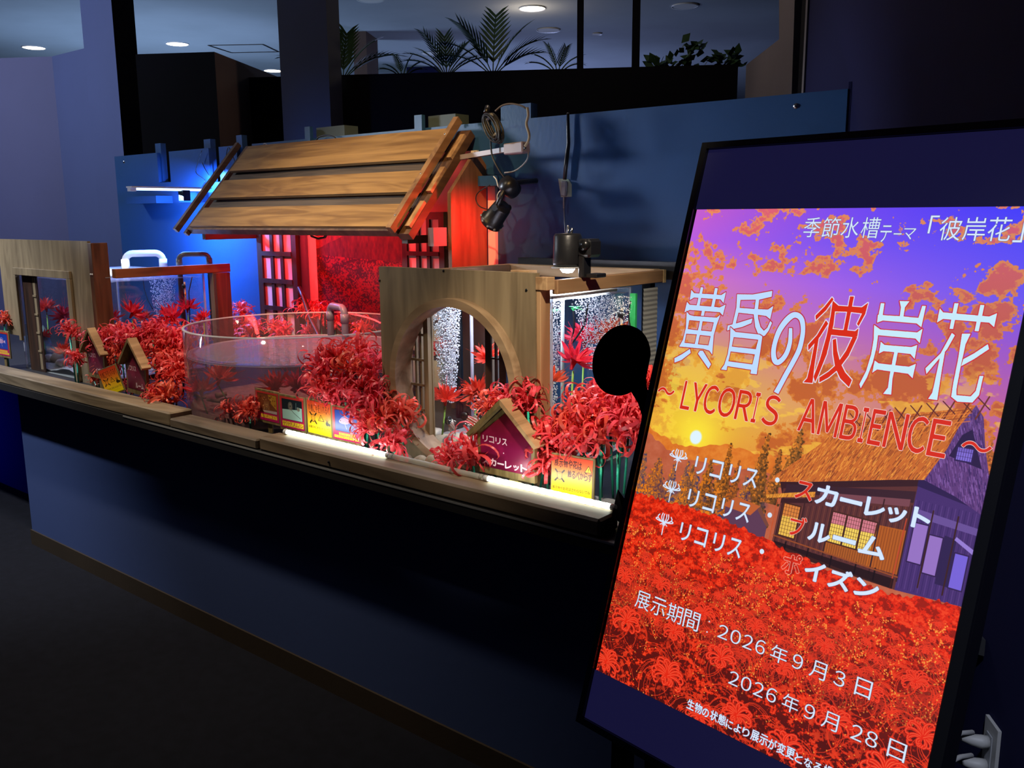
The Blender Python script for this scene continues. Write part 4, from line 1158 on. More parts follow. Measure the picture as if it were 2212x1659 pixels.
bm = NB(); box(bm, (ox1 - .075, YF + .0165, CZ + .0006), (ox1 - .042, YF + .0225, oz - .002)); single('door_slat', bm, M_lat, 'narrow upright slat at the right side of the left doorway', 'slat')
# top frame of the left tank
t = thing('tank_top_frame', 'red brown timber frame around the top of the left aquarium', 'timber frame', (-4.0, 2.2, CZ))
bm = NB(); box(bm, (-3.992, 2.03, 1.338), (-3.955, 2.62, 1.379), bev=.002); part('side_beam', bm, M_red_w, t)
bm = NB(); box(bm, (-3.990, 2.52, CZ + .0003), (-3.957, 2.56, 1.3378), bev=.002); part('post', bm, wood('grey brown post', (.12, .08, .05), (.28, .2, .14), 'z', .5), t)
bm = NB(); box(bm, (-3.9565, 2.52, CZ + .0003), (-3.93, 2.60, 1.3375), bev=.002); part('post', bm, wood('dark red post', (.09, .018, .01), (.2, .05, .03), 'z', .5), t)
bm = NB(); box(bm, (-4.85, 2.00, 1.3395), (-3.993, 2.56, 1.343)); part('lid_sheet', bm, clear('glass lid painted sheen', (.8, .85, .95), 1.5, .05, .35, (.75, .78, .9)), t, 'pale translucent lid sheet')  # pale lavender film paints in the light reflected by the glass lid
bm = NB(); box(bm, (-4.84, 1.98, 1.3365), (-4.02, 2.0, 1.339)); part('lid_strip', bm, M_white, t)
a = P(272, 552, x=-4.45); pipe_hoop('water_pipe', 'white plastic pipe hoop on top of the left aquarium', (-4.46, a.y, 1.30), (-4.38, a.y + .16, 1.30), P(290, 548, x=-4.42).z, .017, M_white)
a = P(425, 560, x=-4.12); pipe_hoop('water_pipe', 'dark grey pipe hoop at the right end of the left aquarium', (-4.10, 2.43, 1.0), (-4.035, 2.555, 1.0), P(440, 548, x=-4.08).z, .013, paint('dark grey pvc', (.07, .075, .08), .35))
bubbles('bubble_curtain', 'white bubble curtain rising in the left aquarium', -4.22, 2.40, .12, .04, 1.02, 1.31, 1500, 5)
# small submerged things
def inwater(name, label, cat, pts, r, mat, n=6):
    bm = NB(); tube(bm, pts, r, n); return single(name, bm, mat, label, cat)
inwater('air_hose', 'thin black hose hanging in the left aquarium', 'hose', [P(308, 598, y=2.42), P(312, 625, y=2.42), P(320, 650, y=2.42), P(330, 668, y=2.42)], .0025, M_blackpl)
inwater('air_hose', 'thin black hose at the right side of the left aquarium', 'hose', [P(415, 598, y=2.40), P(408, 630, y=2.40), P(410, 680, y=2.4), P(409, 700, y=2.4)], .0025, M_blackpl)
def thermometer(px, py, y, label):
    c = P(px, py, y=y); t = thing('tank_thermometer', label, 'thermometer', (c.x, c.y, c.z - .09))
    bm = NB(); tube(bm, [c + Vector((0, 0, -.09)), c + Vector((0, 0, .02))], .004, 8); part('tube', bm, paint('pale thermometer', (.6, .5, .4), .3), t)
    bm = NB(); tube(bm, [c + Vector((0, 0, -.03)), c + Vector((0, 0, -.045))], .0042, 8); part('band', bm, paint('orange band', (.8, .3, .05), .4), t)
    bm = NB(); lathe(bm, [(0, -.006), (.011, -.004), (.012, 0), (.011, .004), (0, .006)], n=16, c=c + Vector((0, -.006, 0)), M=Matrix.Rotation(R(90), 3, 'X') ); part('suction_cup', bm, M_blackpl, t)
thermometer(399, 618, 2.36, 'thermometer with black suction cup in the left aquarium')
# stones in the left doorway
PB_ = ((100, 792, .022, 0), (112, 797, .028, 1), (126, 799, .034, 0), (139, 803, .026, 1), (150, 808, .022, 0), (118, 808, .02, 1), (133, 813, .022, 1), (105, 803, .018, 0))
PBL = rank_labels(PB_, '%s pebble of the heap on white gravel in the left doorway')
for i, (px, py, r, w) in enumerate(PB_):
    c = P(px, py, y=2.06 + .02 * (i % 3)); c.z = max(c.z, CZ + .025 + r * .5); bm = NB(); blob(bm, c, (r * 1.2, r, r * .8), i + 3)
    single('pebble', bm, M_stonew if w else M_stone, PBL[i], 'stone', 'pebbles in the left aquarium')
c = P(98, 755, y=2.12); bm = NB(); lathe(bm, [(.045, 0), (.036, .06), (.02, .13), (.0, .17)], n=10, c=(c.x, 2.12, CZ + .03)); single('rock_spire', bm, paint('blue green speckled rock', (.16, .26, .26), .8, .5, 40, .1), 'pointed grey green rock standing in the left aquarium', 'rock', smooth=True)

# ------------------------------------------------------------------ the round tank
RC = Vector((-2.94, 2.25, CZ)); RR = .445; RZ = 1.185; RW = 1.082
t = thing('round_acrylic_tank', 'round clear acrylic tank filled with water in the middle', 'aquarium', RC)
bm = NB(); lathe(bm, [(RR, 0), (RR, RZ - CZ), (RR - .008, RZ - CZ), (RR - .008, .004)], n=96, c=RC + Vector((0, 0, .0005))); part('wall', bm, M_acryl, t, smooth=True)
bm = NB(); lathe(bm, [(RR + .0006, -.004), (RR + .0006, .0008), (RR - .0086, .0008), (RR - .0086, -.004)], n=96, c=RC + Vector((0, 0, RZ - CZ))); part('rim', bm, M_edge, t, smooth=True)
bm = NB(); rings = []
for k in range(0, 13):
    r_ = (RR - .0085) * k / 12; n = 64
    rings.append((r_, RW - CZ + .0015 * math.sin(k * 1.3)))
lathe(bm, rings, n=96, c=RC); part('water_surface', bm, M_water, t, smooth=True)
bm = NB(); lathe(bm, [(RR - .010, .012), (RR - .010, RW - CZ - .003)], n=96, c=RC); part('water_body', bm, M_waterside, t, smooth=True)
bm = NB(); lathe(bm, [(RR - .0085, RW - CZ - .003), (RR - .0115, RW - CZ), (RR - .0085, RW - CZ + .003)], n=96, c=RC); part('waterline', bm, M_edge, t, smooth=True)
rr = random.Random(3)
bm = NB(); pr = [(0, .02)] + [((RR - .012) * k / 14, .018 + .010 * math.sin(k * .9) + .014 * (k / 14) ** 3) for k in range(1, 15)] + [(RR - .012, .002)]
lathe(bm, pr, n=64, c=RC)
for v in bm.verts: v.co.z += rr.uniform(0, .004)
o = part('sand_bed', bm, M_sand, t, smooth=True); o['kind'] = 'stuff'
bm = NB(); lathe(bm, [(.10, 0), (.09, .10), (.08, .11), (0, .11)], n=20, c=RC + Vector((.12, .22, .03))); single('dark_pot', bm, M_blackpl, 'dark round pot standing inside the round tank', 'pot')
# driftwood
for i, (pts, r) in enumerate((([P(500, 868, y=2.0), P(485, 880, y=1.98), P(470, 888, y=1.96), P(450, 893, y=1.95)], .012), ([P(420, 900, y=1.98), P(430, 905, y=1.97), P(447, 902, y=1.97)], .008), ([P(470, 885, y=2.02), P(478, 865, y=2.04), P(490, 850, y=2.06)], .012))):
    pts = [Vector((p.x, p.y, max(p.z, CZ + .045))) for p in pts]
    bm = NB(); tube(bm, pts, [r * (1.1 - .2 * k) for k in range(len(pts))], 8); single('driftwood', bm, wood('driftwood', (.12, .06, .03), (.35, .2, .1), 'x', .8), ['gnarled driftwood branch on the sand in the round tank', 'short driftwood stub at the left glass of the round tank', 'upright driftwood twig behind the branch in the round tank'][i], 'driftwood', smooth=True)
pipe_hoop('water_pipe', 'purple grey pipe hoop at the back of the round tank', Vector((P(714, 700, y=2.60).x, 2.60, 1.0)), Vector((P(745, 700, y=2.56).x, 2.56, 1.0)), P(725, 662, y=2.58).z, .0155, paint('mauve grey pvc', (.22, .19, .30), .35))
bm = NB(); tube(bm, [P(646, 622, y=2.7), P(655, 640, y=2.68), P(672, 690, y=2.64), P(688, 722, y=2.60), P(696, 745, y=2.56)], .011, 10); single('dark_red_pipe', bm, paint('dark red pipe', (.05, .01, .015), .3), 'slanting dark pipe entering the back of the round tank', 'pipe', smooth=True)
bm = NB(); tube(bm, [P(692, 722, y=2.62), P(693, 690, y=2.62), P(697, 672, y=2.62), P(702, 680, y=2.62), P(703, 722, y=2.62)], .004, 8); single('black_hose', bm, M_blackpl, 'small black hose loop beside the purple grey pipe', 'hose', smooth=True)

# ------------------------------------------------------------------ the hut: roof, lattice panels, picture, side board
ex0, ex1, ey, ez = -4.03, -2.47, 2.42, 1.545
ry, rz_ = 2.77, 1.935
sl = Vector((0, ry - ey, rz_ - ez)).normalized(); nr = Vector((0, -sl.z, sl.y)).normalized()
SL = math.hypot(ry - ey, rz_ - ez)
t = thing('plank_roof', 'sloping hut roof of three wide amber planks above the round tank', 'roof', (-3.25, ey, ez))
def on_roof(u, s, h): return Vector((u, ey, ez)) + sl * s + nr * h
def rbox(name, u0, u1, s0, s1, h0, h1, m, lift0=0, lift1=0):
    bm = NB()
    a = [on_roof(u0, s0, h0 + lift0), on_roof(u1, s0, h0 + lift0), on_roof(u1, s1, h0 + lift1), on_roof(u0, s1, h0 + lift1)]
    prism(bm, a, nr * (h1 - h0)); return part(name, bm, m, t)
pl = SL / 3
for i in range(3):
    s0 = i * pl; s1 = s0 + pl * .68
    if i == 2: s1 = s0 + pl * .98
    rbox('plank', ex0 + .10, ex1 - .07, s0, s1, .012, .026, M_roofw, .006, .0)
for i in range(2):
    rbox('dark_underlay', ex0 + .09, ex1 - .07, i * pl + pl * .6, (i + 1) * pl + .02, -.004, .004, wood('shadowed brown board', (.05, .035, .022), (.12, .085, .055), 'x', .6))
rbox('eave_batten', ex0 + .07, ex1 - .06, -.012, .004, -.012, .020, M_darkwy)
for u in (ex0, ex0 + .055): rbox('verge_batten', u, u + .022, -.03, SL + .01, -.006 if u > ex0 else .02, .016 if u > ex0 else .045, M_darkwy)
for i in range(3): rbox('light_slat', ex1 - .028, ex1 - .004, i * pl + .015, i * pl + pl * .80, .004, .018, M_pine)
rbox('verge_batten', ex1 - .068, ex1 - .042, -.03, SL + .02, .028, .060, wood('amber verge batten', (.16, .08, .03), (.36, .2, .08), 'y', .5))
rbox('verge_batten', ex1 - .070, ex1 - .002, -.012, SL, -.030, .003, M_darkwy)
for i in range(3):
    c = on_roof(ex1 - .055, .03 + i * pl * 1.2, .0605); bm = NB(); lathe(bm, [(0, .0015), (.004, .0015), (.004, 0)], n=8, c=c, M=Matrix.Rotation(R(45), 3, 'X')); part('screw', bm, M_screw, t)
# struts carrying the roof
bm = NB(); box(bm, (-3.93, 2.46, 1.50), (-3.905, 2.75, 1.53))
box(bm, (-2.56, 2.46, 1.50), (-2.53, 2.75, 1.53)); part('rafter_tie', bm, M_darkwy, t)
# lattice panels with white paper
xa, xb = P(556, 560, y=2.74).x, P(640, 560, y=2.74).x
lattice_door('lattice_screen', 'tall dark lattice screen with red lit paper, left side under the roof', xa, xb, 2.74, CZ + .0005, 1.60, st=.038, nv=2, nh=4, backing=M_paper, dep=.022, muntin=.022, thin_x=M_darkw, cat='lattice screen')
xa2, xb2 = P(868, 540, y=2.74).x, P(948, 540, y=2.74).x
lattice_door('lattice_screen', 'dark lattice screen with pink lit paper, right side under the roof', xa2, xb2 + .03, 2.74, CZ + .0005, 1.62, st=.030, nv=2, nh=4, backing=M_paper, dep=.022, muntin=.018, thin_x=M_darkw, cat='lattice screen')
bm = NB(); box(bm, (P(636, 560, y=2.77).x + .01, 2.77, CZ), (P(661, 560, y=2.77).x, 2.785, 1.75)); single('purple_strip', bm, paint('purple grey board', (.16, .13, .25), .6), 'narrow purple grey board beside the left lattice screen', 'board')
# the picture of a flower field
def paint_mural():
    w, h = 700, 840; c = Canvas(w, h, (200, 60, 40))
    V = np.linspace(0, 1, h)[:, None, None]; n = fbm(h, w, 10, 8, 5, 5)[..., None]
    c.a = (np.array((235, 120, 60)) * (1 - V) + np.array((190, 60, 30)) * V) / 255 * (.8 + .4 * (n - .5)) * .55 + 0 * c.a
    c.a = c.a.astype(np.float32)
    def hill(pts, col, seed):
        x = np.linspace(0, w, 120); y = np.interp(x, [p[0] * w for p in pts], [p[1] * h for p in pts]) + (vnoise(1, 120, 1, 30, seed)[0] - .5) * 8
        x0, y0, m = c.mask([list(zip(x, y)) + [(w, h), (0, h)]]); tx = fbm(h, w, 30, 60, seed + 1, 4)[..., None]
        c._blend(x0, y0, m, (np.array(col) / 255 * (.6 + .8 * tx)).astype(np.float32))
    hill([(0, .06), (.25, .03), (.5, .1), (.75, .22), (1, .26)], (120, 45, 30), 3); hill([(0, .3), (.3, .22), (.6, .16), (.8, .14), (1, .24)], (90, 35, 26), 9)
    x0, y0, m = c.mask([[(0, h * .33), (w, h * .36), (w, h), (0, h)]])
    t1 = fbm(h, w, 130, 80, 4, 3, .6); t2 = fbm(h, w, 26, 14, 6, 4, .6); rw = (np.linspace(0, 1, h)[:, None] - .33)
    lum = np.clip((t1 * .6 + t2 * .4 - .42) / .16, 0, 1)[..., None]
    d = np.clip(rw, 0, 1)[..., None]
    fld = np.array((200, 45, 30)) * lum * (1 - .5 * d) + (np.array((85, 20, 16)) * (1 - d) + np.array((18, 26, 14)) * d) * (1 - lum)
    c._blend(x0, y0, m, (fld / 255 * .75).astype(np.float32))
    rr = random.Random(2)
    for i in range(260):
        v = .42 + .58 * rr.random(); r = 3 + 16 * (v - .35); x, y = rr.uniform(0, w), v * h
        for k in range(9):
            a = -math.pi * k / 8 + rr.uniform(-.1, .1); c.line([(x, y), (x + math.cos(a) * r * .7, y + math.sin(a) * r), (x + math.cos(a) * r * 1.1, y + math.sin(a) * r * .7)], max(1.0, r * .1), (150, 36, 24), .7)
    for pts in (((.30, .72), (1, .95)), ((.3, .79), (1, 1.02)), ((.42, .70), (.42, .88)), ((.62, .76), (.62, .97)), ((.85, .84), (.85, 1.05))):
        c.line([(a * w, b * h) for a, b in pts], 7, (120, 80, 50)); c.line([(a * w, b * h - 2) for a, b in pts], 2, (190, 130, 85), .6)
    return c.image('flower_field_picture')
mx0, mx1 = P(682, 560, y=2.78).x, P(900, 560, y=2.78).x
t = thing('flower_field_picture', 'large printed picture of a red flower field and hills under the roof', 'picture', ((mx0 + mx1) / 2, 2.785, CZ))
bm = NB(); box(bm, (mx0 - .075, 2.786, CZ + .0003), (mx1 + .35, 2.7955, 1.86)); part('white_border', bm, M_paper, t)
bm = NB(); quad(bm, (mx0, 2.7855, 1.70), (mx1 + .02, 2.7855, 1.70), (mx1 + .02, 2.7855, CZ + .02), (mx0, 2.7855, CZ + .02), uv=True); part('print', bm, img_mat('flower field print', paint_mural(), rough=.7), t)
# side board and red strip
t = thing('hut_side_board', 'brown side board under the right end of the roof, lit red', 'board', (-2.43, 2.68, CZ))
bm = NB(); pts = [(-2.425, 2.575, CZ + .0003), (-2.425, 2.783, CZ + .0003), (-2.425, 2.783, 1.80)]
for k in range(7): pts.append((-2.425, 2.783 - .05 * math.sin(k / 6 * math.pi / 2) , 1.80 + .05 * math.sin(k / 6 * math.pi / 2)))
pts += [(-2.425, 2.70, 1.825), (-2.425, 2.575, 1.69)]
prism(bm, pts, (.018, 0, 0)); part('board', bm, M_side, t)
bm = NB(); box(bm, (-2.40, 2.782, CZ + .0003), (-2.362, 2.798, 1.76)); part('white_edging', bm, M_paper, t)
bm = NB(); box(bm, (-2.46, 2.50, 1.49), (-2.43, 2.574, 1.56)); part('bracket', bm, paint('purple grey bracket', (.2, .15, .22), .6), t)
bm = NB(); tube(bm, [P(670, 500, y=2.5), P(673, 510, y=2.5), P(688, 515, y=2.5), P(702, 512, y=2.5), P(708, 500, y=2.5), P(704, 488, y=2.5)], .006, 8); single('black_cable_loop', bm, M_blackpl, 'loop of black cable hanging under the roof edge', 'cable', smooth=True)

# ------------------------------------------------------------------ left aquarium light on the wall
t = thing('aquarium_light_bar', 'slim white light bar shining blue above the left aquarium', 'light', (-4.30, 2.55, 1.75))
fa = P(278, 404, x=-4.30); fb = P(452, 407, x=-4.30); fb.y = min(fb.y, 2.79)
bm = NB(); beam(bm, fa, fb, .05, .008); part('housing', bm, M_white, t)
bm = NB(); beam(bm, fa + Vector((.0, .04, -.0095)), fb + Vector((0, -.01, -.0095)), .024, .010); part('tube', bm, M_ledb, t)
bm = NB(); beam(bm, fa + Vector((0, .0, -.012)), fa + Vector((0, .03, -.012)), .03, .016); part('end_cap', bm, M_white, t)
c = P(397, 412, x=-4.30); bm = NB(); box(bm, (-4.32, c.y - .02, 1.69), (-4.275, c.y + .02, 1.7425)); part('bracket', bm, M_darkmetal, t)
bm = NB(); xw = P(325, 430, y=2.76).x
box(bm, (P(293, 420, y=2.76).x, 2.70, 1.685), (P(358, 420, y=2.76).x, 2.7995, 1.725)); single('shelf_block', bm, M_panel, 'blue painted block under the left light bar, on the panel', 'block')
bm = NB(); box(bm, (P(407, 420, y=2.76).x, 2.70, 1.685), (P(450, 420, y=2.76).x, 2.7995, 1.735)); single('shelf_block', bm, M_panel, 'blue painted block touching the roof end of the left light bar', 'block')
area = bpy.data.lights.new('aquarium_bar_light', 'AREA'); area.shape = 'RECTANGLE'; area.size = .03; area.size_y = .34; area.energy = 50; area.color = (.10, .28, 1.0)
lo = bpy.data.objects.new('aquarium_bar_light', area); COL.objects.link(lo); lo.location = (-4.30, 2.60, 1.728); lo.rotation_euler = (R(35), R(10), 0)
def cable(name, label, pts, r=.0022, mat=None, cat='cable', group=None):
    fine = []
    for i in range(len(pts) - 1):
        p0 = pts[max(i - 1, 0)]; a = pts[i]; b = pts[i + 1]; p3 = pts[min(i + 2, len(pts) - 1)]
        for k in range(5):
            t_ = k / 5; fine.append(.5 * (2 * a + (b - p0) * t_ + (2 * p0 - 5 * a + 4 * b - p3) * t_ ** 2 + (3 * a - p0 - 3 * b + p3) * t_ ** 3))
    fine.append(pts[-1]); bm = NB(); tube(bm, fine, r, 6)
    return single(name, bm, mat or M_blackpl, label, cat, group, smooth=True)
cable('cable', 'black cable waving down the panel to the left light bar', [P(*q, y=2.78) for q in ((436, 325), (428, 350), (423, 372), (438, 385), (443, 392), (436, 405), (436, 420), (443, 432))])
cable('cable', 'thin black cable forming a peak left of the roof', [P(*q, y=2.785) for q in ((485, 370), (488, 340), (493, 318), (500, 330), (508, 350))])
cable('cable', 'short stiff black cable beside the roof verge', [P(*q, y=2.785) for q in ((437, 352), (443, 365), (452, 380))])
cable('cable', 'short loop of cable over the panel edge behind the first plank', [P(*q, y=2.79) for q in ((567, 325), (570, 311), (576, 313), (581, 326))], .003, M_grey)
cable('cable', 'cable arching over the panel edge at the green block', [P(*q, y=2.78) for q in ((678, 312), (688, 297), (705, 292), (722, 296), (730, 307))], .003)
cable('cable', 'small brass coloured hook of cable near the roof ridge', [P(*q, y=2.78) for q in ((984, 275), (983, 270), (987, 267), (989, 272))], .003, paint('tan cord', (.4, .3, .18), .5))

# white tube light running behind the roof
t = thing('tube_light', 'slim white tube light sticking out behind the roof ridge', 'light', (-2.3, 2.62, 1.80))
pa = Vector((-3.6, 2.64, 1.735)); pb = P(1096, 323, y=2.66); pc = P(1137, 318, y=2.65)
pa = P(1020, 336, y=2.70); dv = (pa - pb).normalized(); pa2 = pb + dv * .46; 
M_tubeh = paint('pinkish grey plastic', (.36, .30, .30), .45, .05)
bm = NB(); beam(bm, pa2, pb, .022, .018); part('housing', bm, M_tubeh, t)
bm = NB(); beam(bm, pa2 - Vector((0, 0, .013)), pa2 + Vector((.1, 0, -.013)), .012, .008); part('tube', bm, M_ledr, t)
bm = NB(); beam(bm, pb, pc, .045, .040, bev=.004); part('end_block', bm, M_tubeh, t)
c = P(1134, 320, y=2.625); bm = NB(); lathe(bm, [(0, .002), (.006, .002), (.007, 0)], n=12, c=c, M=Matrix.Rotation(R(90), 3, 'X')); part('socket', bm, M_blackpl, t)
cable('cable', 'tan twisted cord hanging down to the white tube light', [P(*q, y=2.60) for q in ((1139, 232), (1141, 250), (1137, 268), (1143, 290), (1141, 305), (1134, 316))], .0048, paint('tan twisted cord', (.42, .34, .2), .6))
cable('cable', 'grey cable looping below the white tube light', [P(*q, y=2.66) for q in ((1141, 326), (1140, 342), (1128, 358), (1110, 370), (1090, 373))], .003, M_grey)
cable('cable', 'brown cable arch over the blue block above the coil', [P(*q, y=2.70) for q in ((1070, 240), (1085, 228), (1104, 224), (1125, 228), (1138, 235))], .0035, paint('brown cable', (.14, .1, .06), .4))
# coil of black cable
t = thing('cable_coil', 'bundled coil of black cable hanging at the roof ridge', 'cable', P(1062, 290, y=2.62))
ca = P(1050, 245, y=2.62); cb = P(1079, 304, y=2.62); ax = (cb - ca).normalized(); sd = ax.cross(Vector((0, 1, 0))).normalized()
bm = NB(); rr = random.Random(5)
for k in range(9):
    w = .030 * (1 - k * .06) + rr.uniform(-.004, .004); L = (cb - ca).length * rr.uniform(.82, 1.0); o_ = Vector((0, rr.uniform(-.015, .015), 0)); st0 = rr.uniform(0, .012)
    pts = [ca + ax * (st0 + L * (.5 - .5 * math.cos(a))) + sd * w * math.sin(a) + o_ for a in [i / 20 * 2 * math.pi for i in range(20)]]
    tube(bm, pts, .0032, 6, closed=True)
part('loops', bm, M_blackpl, t, smooth=True)
for kq, wq in ((.02, .022), (.09, .016)):
    bm = NB(); c = ca + ax * kq; tube(bm, [c - sd * wq, c + sd * wq], .0065, 8); part('cable_tie', bm, M_grey, t)
bm = NB(); tube(bm, [ca, ca - ax * .018 + Vector((0, .02, .01))], .010, 10); part('plug', bm, M_blackpl, t)
cable('cable', 'black cable falling from the coil to the black spotlight', [P(*q, y=2.64) for q in ((1060, 285), (1060, 310), (1064, 340), (1078, 368), (1090, 385), (1098, 408))], .0032)

# red spotlight clamped to a shelf on the panel
def can_light(name, label, c, d, r, L, lens_mat, extra=None):
    c = Vector(c); d = Vector(d).normalized(); q = d.to_track_quat('Z', 'Y').to_matrix()
    t = thing(name, label, 'spotlight', c)
    bm = NB(); lathe(bm, [(0, -L), (r * .72, -L), (r * .8, -L * .9), (r * .92, -.01), (r * 1.06, -.008), (r * 1.06, .006), (r * .97, .006), (r * .93, -.006), (0, -.006)], n=28, c=c, M=q); part('housing', bm, M_blackpl, t)
    bm = NB(); lathe(bm, [(0, -.0045), (r * .9, -.0045)], n=28, c=c, M=q); part('lens', bm, lens_mat, t)
    bm = NB()
    for k in range(10):
        a = k / 10 * 2 * math.pi; v = q @ Vector((math.cos(a) * r * 1.06, math.sin(a) * r * 1.06, -.004)) + c
        box(bm, v - Vector((.0035, .0035, .0035)), v + Vector((.0035, .0035, .0035)))
    part('grip_ring', bm, M_grey, t)
    return t, q
sc_ = P(1062, 478, y=2.60); sd_ = (P(680, 640, y=2.79) - sc_)
sdir = Vector((-.72, .10, -.62))
t, q = can_light('black_spotlight', 'black spotlight tilted down left in front of the blue panel', sc_, sdir, .043, .085, emis('lit red lens', (1, .12, .08), 6))
bm = NB(); k = sc_ - sdir.normalized() * .075; tube(bm, [k + Vector((.0, -.03, .0)), k + Vector((.01, .0, .06)), k + Vector((.02, .05, .09)), Vector((k.x + .03, 2.76, k.z + .10))], .010, 8); tube(bm, [k + Vector((0, -.042, 0)), k + Vector((0, .042, 0))], .012, 10)
part('yoke', bm, M_blackpl, t)
bm = NB(); lathe(bm, [(0, -.03), (.032, -.03), (.036, 0), (.030, .03), (0, .034)], n=20, c=k + Vector((.012, .03, .075)), M=Matrix.Rotation(R(60), 3, 'X')); part('driver_body', bm, M_blackpl, t)
a = P(1040, 375, y=2.78)
bm = NB(); box(bm, (P(1047, 395, y=2.76).x, 2.72, P(1070, 402, y=2.76).z), (P(1090, 395, y=2.76).x, 2.7995, P(1070, 380, y=2.76).z)); single('shelf_block', bm, M_panel, 'blue painted block above the black spotlight', 'block')
cable('cable', 'thin white wire draped over the black spotlight', [P(*q_, y=2.64) for q_ in ((1066, 381), (1072, 388), (1076, 402), (1083, 410), (1078, 415), (1074, 425), (1077, 436), (1082, 433))], .0022, M_white)
cable('cable', 'black cable swinging left from the black spotlight', [P(*q_, y=2.62) for q_ in ((1058, 400), (1034, 415), (1028, 430), (1035, 445), (1052, 452), (1068, 454))], .0022)
lamp('red_spot', 'SPOT', sc_ + sdir.normalized() * .012, P(700, 600, y=2.78), 9, (1.0, .03, .02), spot_size=R(120), spot_blend=.8, shadow_soft_size=.02)
lamp('red_tube_light', 'AREA', (-3.30, 2.52, 1.62), (-3.30, 2.78, 1.15), 7, (1.0, .03, .03), shape='RECTANGLE', size=.9, size_y=.02)

# inline switch on its cord
t = thing('inline_cord_switch', 'black cord with grey inline switch taped to green paper on the panel', 'cord switch', P(1221, 405, y=2.79))
bm = NB(); tube(bm, [P(*q_, y=2.785) for q_ in ((1227, 246), (1227, 275), (1228, 310), (1223, 350), (1220, 388))], [.005, .0065, .0075, .0085, .007], 8); part('cord', bm, M_blackpl, t, smooth=True)
bm = NB(); pts = [P(*q_, y=2.7990) for q_ in ((1206, 386), (1228, 387), (1235, 398), (1235, 425), (1212, 426))]; prism(bm, pts, (0, -.001, 0)); part('paper_tape', bm, paint('pale green tape', (.55, .72, .55), .7), t, 'pale green paper tape')
a = P(1216, 392, y=2.786); b = P(1219, 424, y=2.786); bm = NB(); beam(bm, P(1220, 391, y=2.786), P(1218, 424, y=2.786), .024, .016, up=(0, 1, 0), bev=.004); part('switch_body', bm, M_grey, t)
bm = NB(); tube(bm, [P(1218, 425, y=2.785), P(1218, 450, y=2.785)], .0035, 6); tube(bm, [P(1218, 450, y=2.785), P(1219, 470, y=2.74), P(1221, 500, y=2.45), P(1224, 512, y=2.25), P(1226, 578, y=2.12) + Vector((0, 0, .118))], .002, 6); part('thin_cord', bm, M_grey, t)
bm = NB(); lathe(bm, [(0, .004), (.004, .004), (.006, 0)], n=10, c=P(1227, 246, y=2.78)); part('hook', bm, M_screw, t)

# ------------------------------------------------------------------ right tank with the moon gate
gx0, gx1, gy = -2.137, -1.514, 1.95
gz = 1.448
glass_tank('glass_aquarium', 'rectangular glass aquarium behind the round moon gate', -2.10, 2.0, -1.498, 2.42, CZ + .0002, 1.382, 1.366, M_sandw)
t = thing('moon_gate_front', 'weathered plywood front with a round moon gate opening', 'tank front', ((gx0 + gx1) / 2, gy, CZ))
gcx, gcz, gr = -1.812, 1.112, .242
bm = NB(); n = 72
outer = []
for i in range(n):
    a = 2 * math.pi * i / n; dx, dz = math.cos(a), math.sin(a)
    k = min(((gx1 - gcx) / dx if dx > 0 else (gx0 - gcx) / dx) if abs(dx) > 1e-6 else 9, ((gz - gcz) / dz if dz > 0 else (CZ + .0004 - gcz) / dz) if abs(dz) > 1e-6 else 9)
    outer.append((gcx + dx * k, gcz + dz * k))
corners = [(gx1, gz), (gx0, gz), (gx0, CZ + .0004), (gx1, CZ + .0004)]
for cx_, cz_ in corners:                       # snap the nearest ray to each corner
    j = min(range(n), key=lambda q_: (outer[q_][0] - cx_) ** 2 + (outer[q_][1] - cz_) ** 2); outer[j] = (cx_, cz_)
GT = .018
F0 = [bm.verts.new((x, gy, z)) for x, z in outer]; B0 = [bm.verts.new((x, gy + GT, z)) for x, z in outer]
F1 = [bm.verts.new((gcx + gr * math.cos(2 * math.pi * i / n), gy, gcz + gr * math.sin(2 * math.pi * i / n))) for i in range(n)]
B1 = [bm.verts.new((v.co.x, gy + GT, v.co.z)) for v in F1]
for i in range(n):
    j = (i + 1) % n
    bm.faces.new((F0[i], F0[j], F1[j], F1[i])); bm.faces.new((B0[j], B0[i], B1[i], B1[j]))
    bm.faces.new((F0[j], F0[i], B0[i], B0[j])); bm.faces.new((F1[i], F1[j], B1[j], B1[i]))
part('plywood_face', bm, M_facade, t)
bm = NB()
prof = [(gr + .012, -.034), (gr + .012, -.0004), (gr - .0004, -.0004), (gr - .0004, .034), (gr - .012, .034), (gr - .012, -.034)]
RX = Matrix.Rotation(R(-90), 3, 'X')
lathe(bm, prof, n=96, c=(gcx, gy, gcz), M=RX, closed=True)
for f in bm.faces: f.smooth = False
part('round_hoop', bm, M_ring, t)
for px, py in ((820, 606), (1137, 627), (958, 585), (1137, 828)):
    c = P(px, py, y=gy); bm = NB(); lathe(bm, [(0, .0015), (.0035, .0015), (.0045, 0)], n=10, c=(c.x, gy - .0002, c.z), M=Matrix.Rotation(R(90), 3, 'X')); part('screw', bm, M_darkmetal, t)
t = thing('corner_post', 'light pine corner post at the right edge of the moon gate', 'timber post', (-1.49, gy, CZ))
bm = NB(); box(bm, (gx1 + .0006, gy + .002, CZ + .0003), (gx1 + .0155, gy + .046, 1.402), bev=.0012); part('post', bm, M_pinez, t)
bm = NB(); box(bm, (gx1 + .0006, gy - .002, 1.403), (gx1 + .040, gy + .034, 1.438), bev=.001); part('cap_block', bm, M_pine, t)
t = thing('tank_top_frame', 'pine timber frame around the top of the right aquarium', 'timber frame', (-1.48, 2.3, CZ))
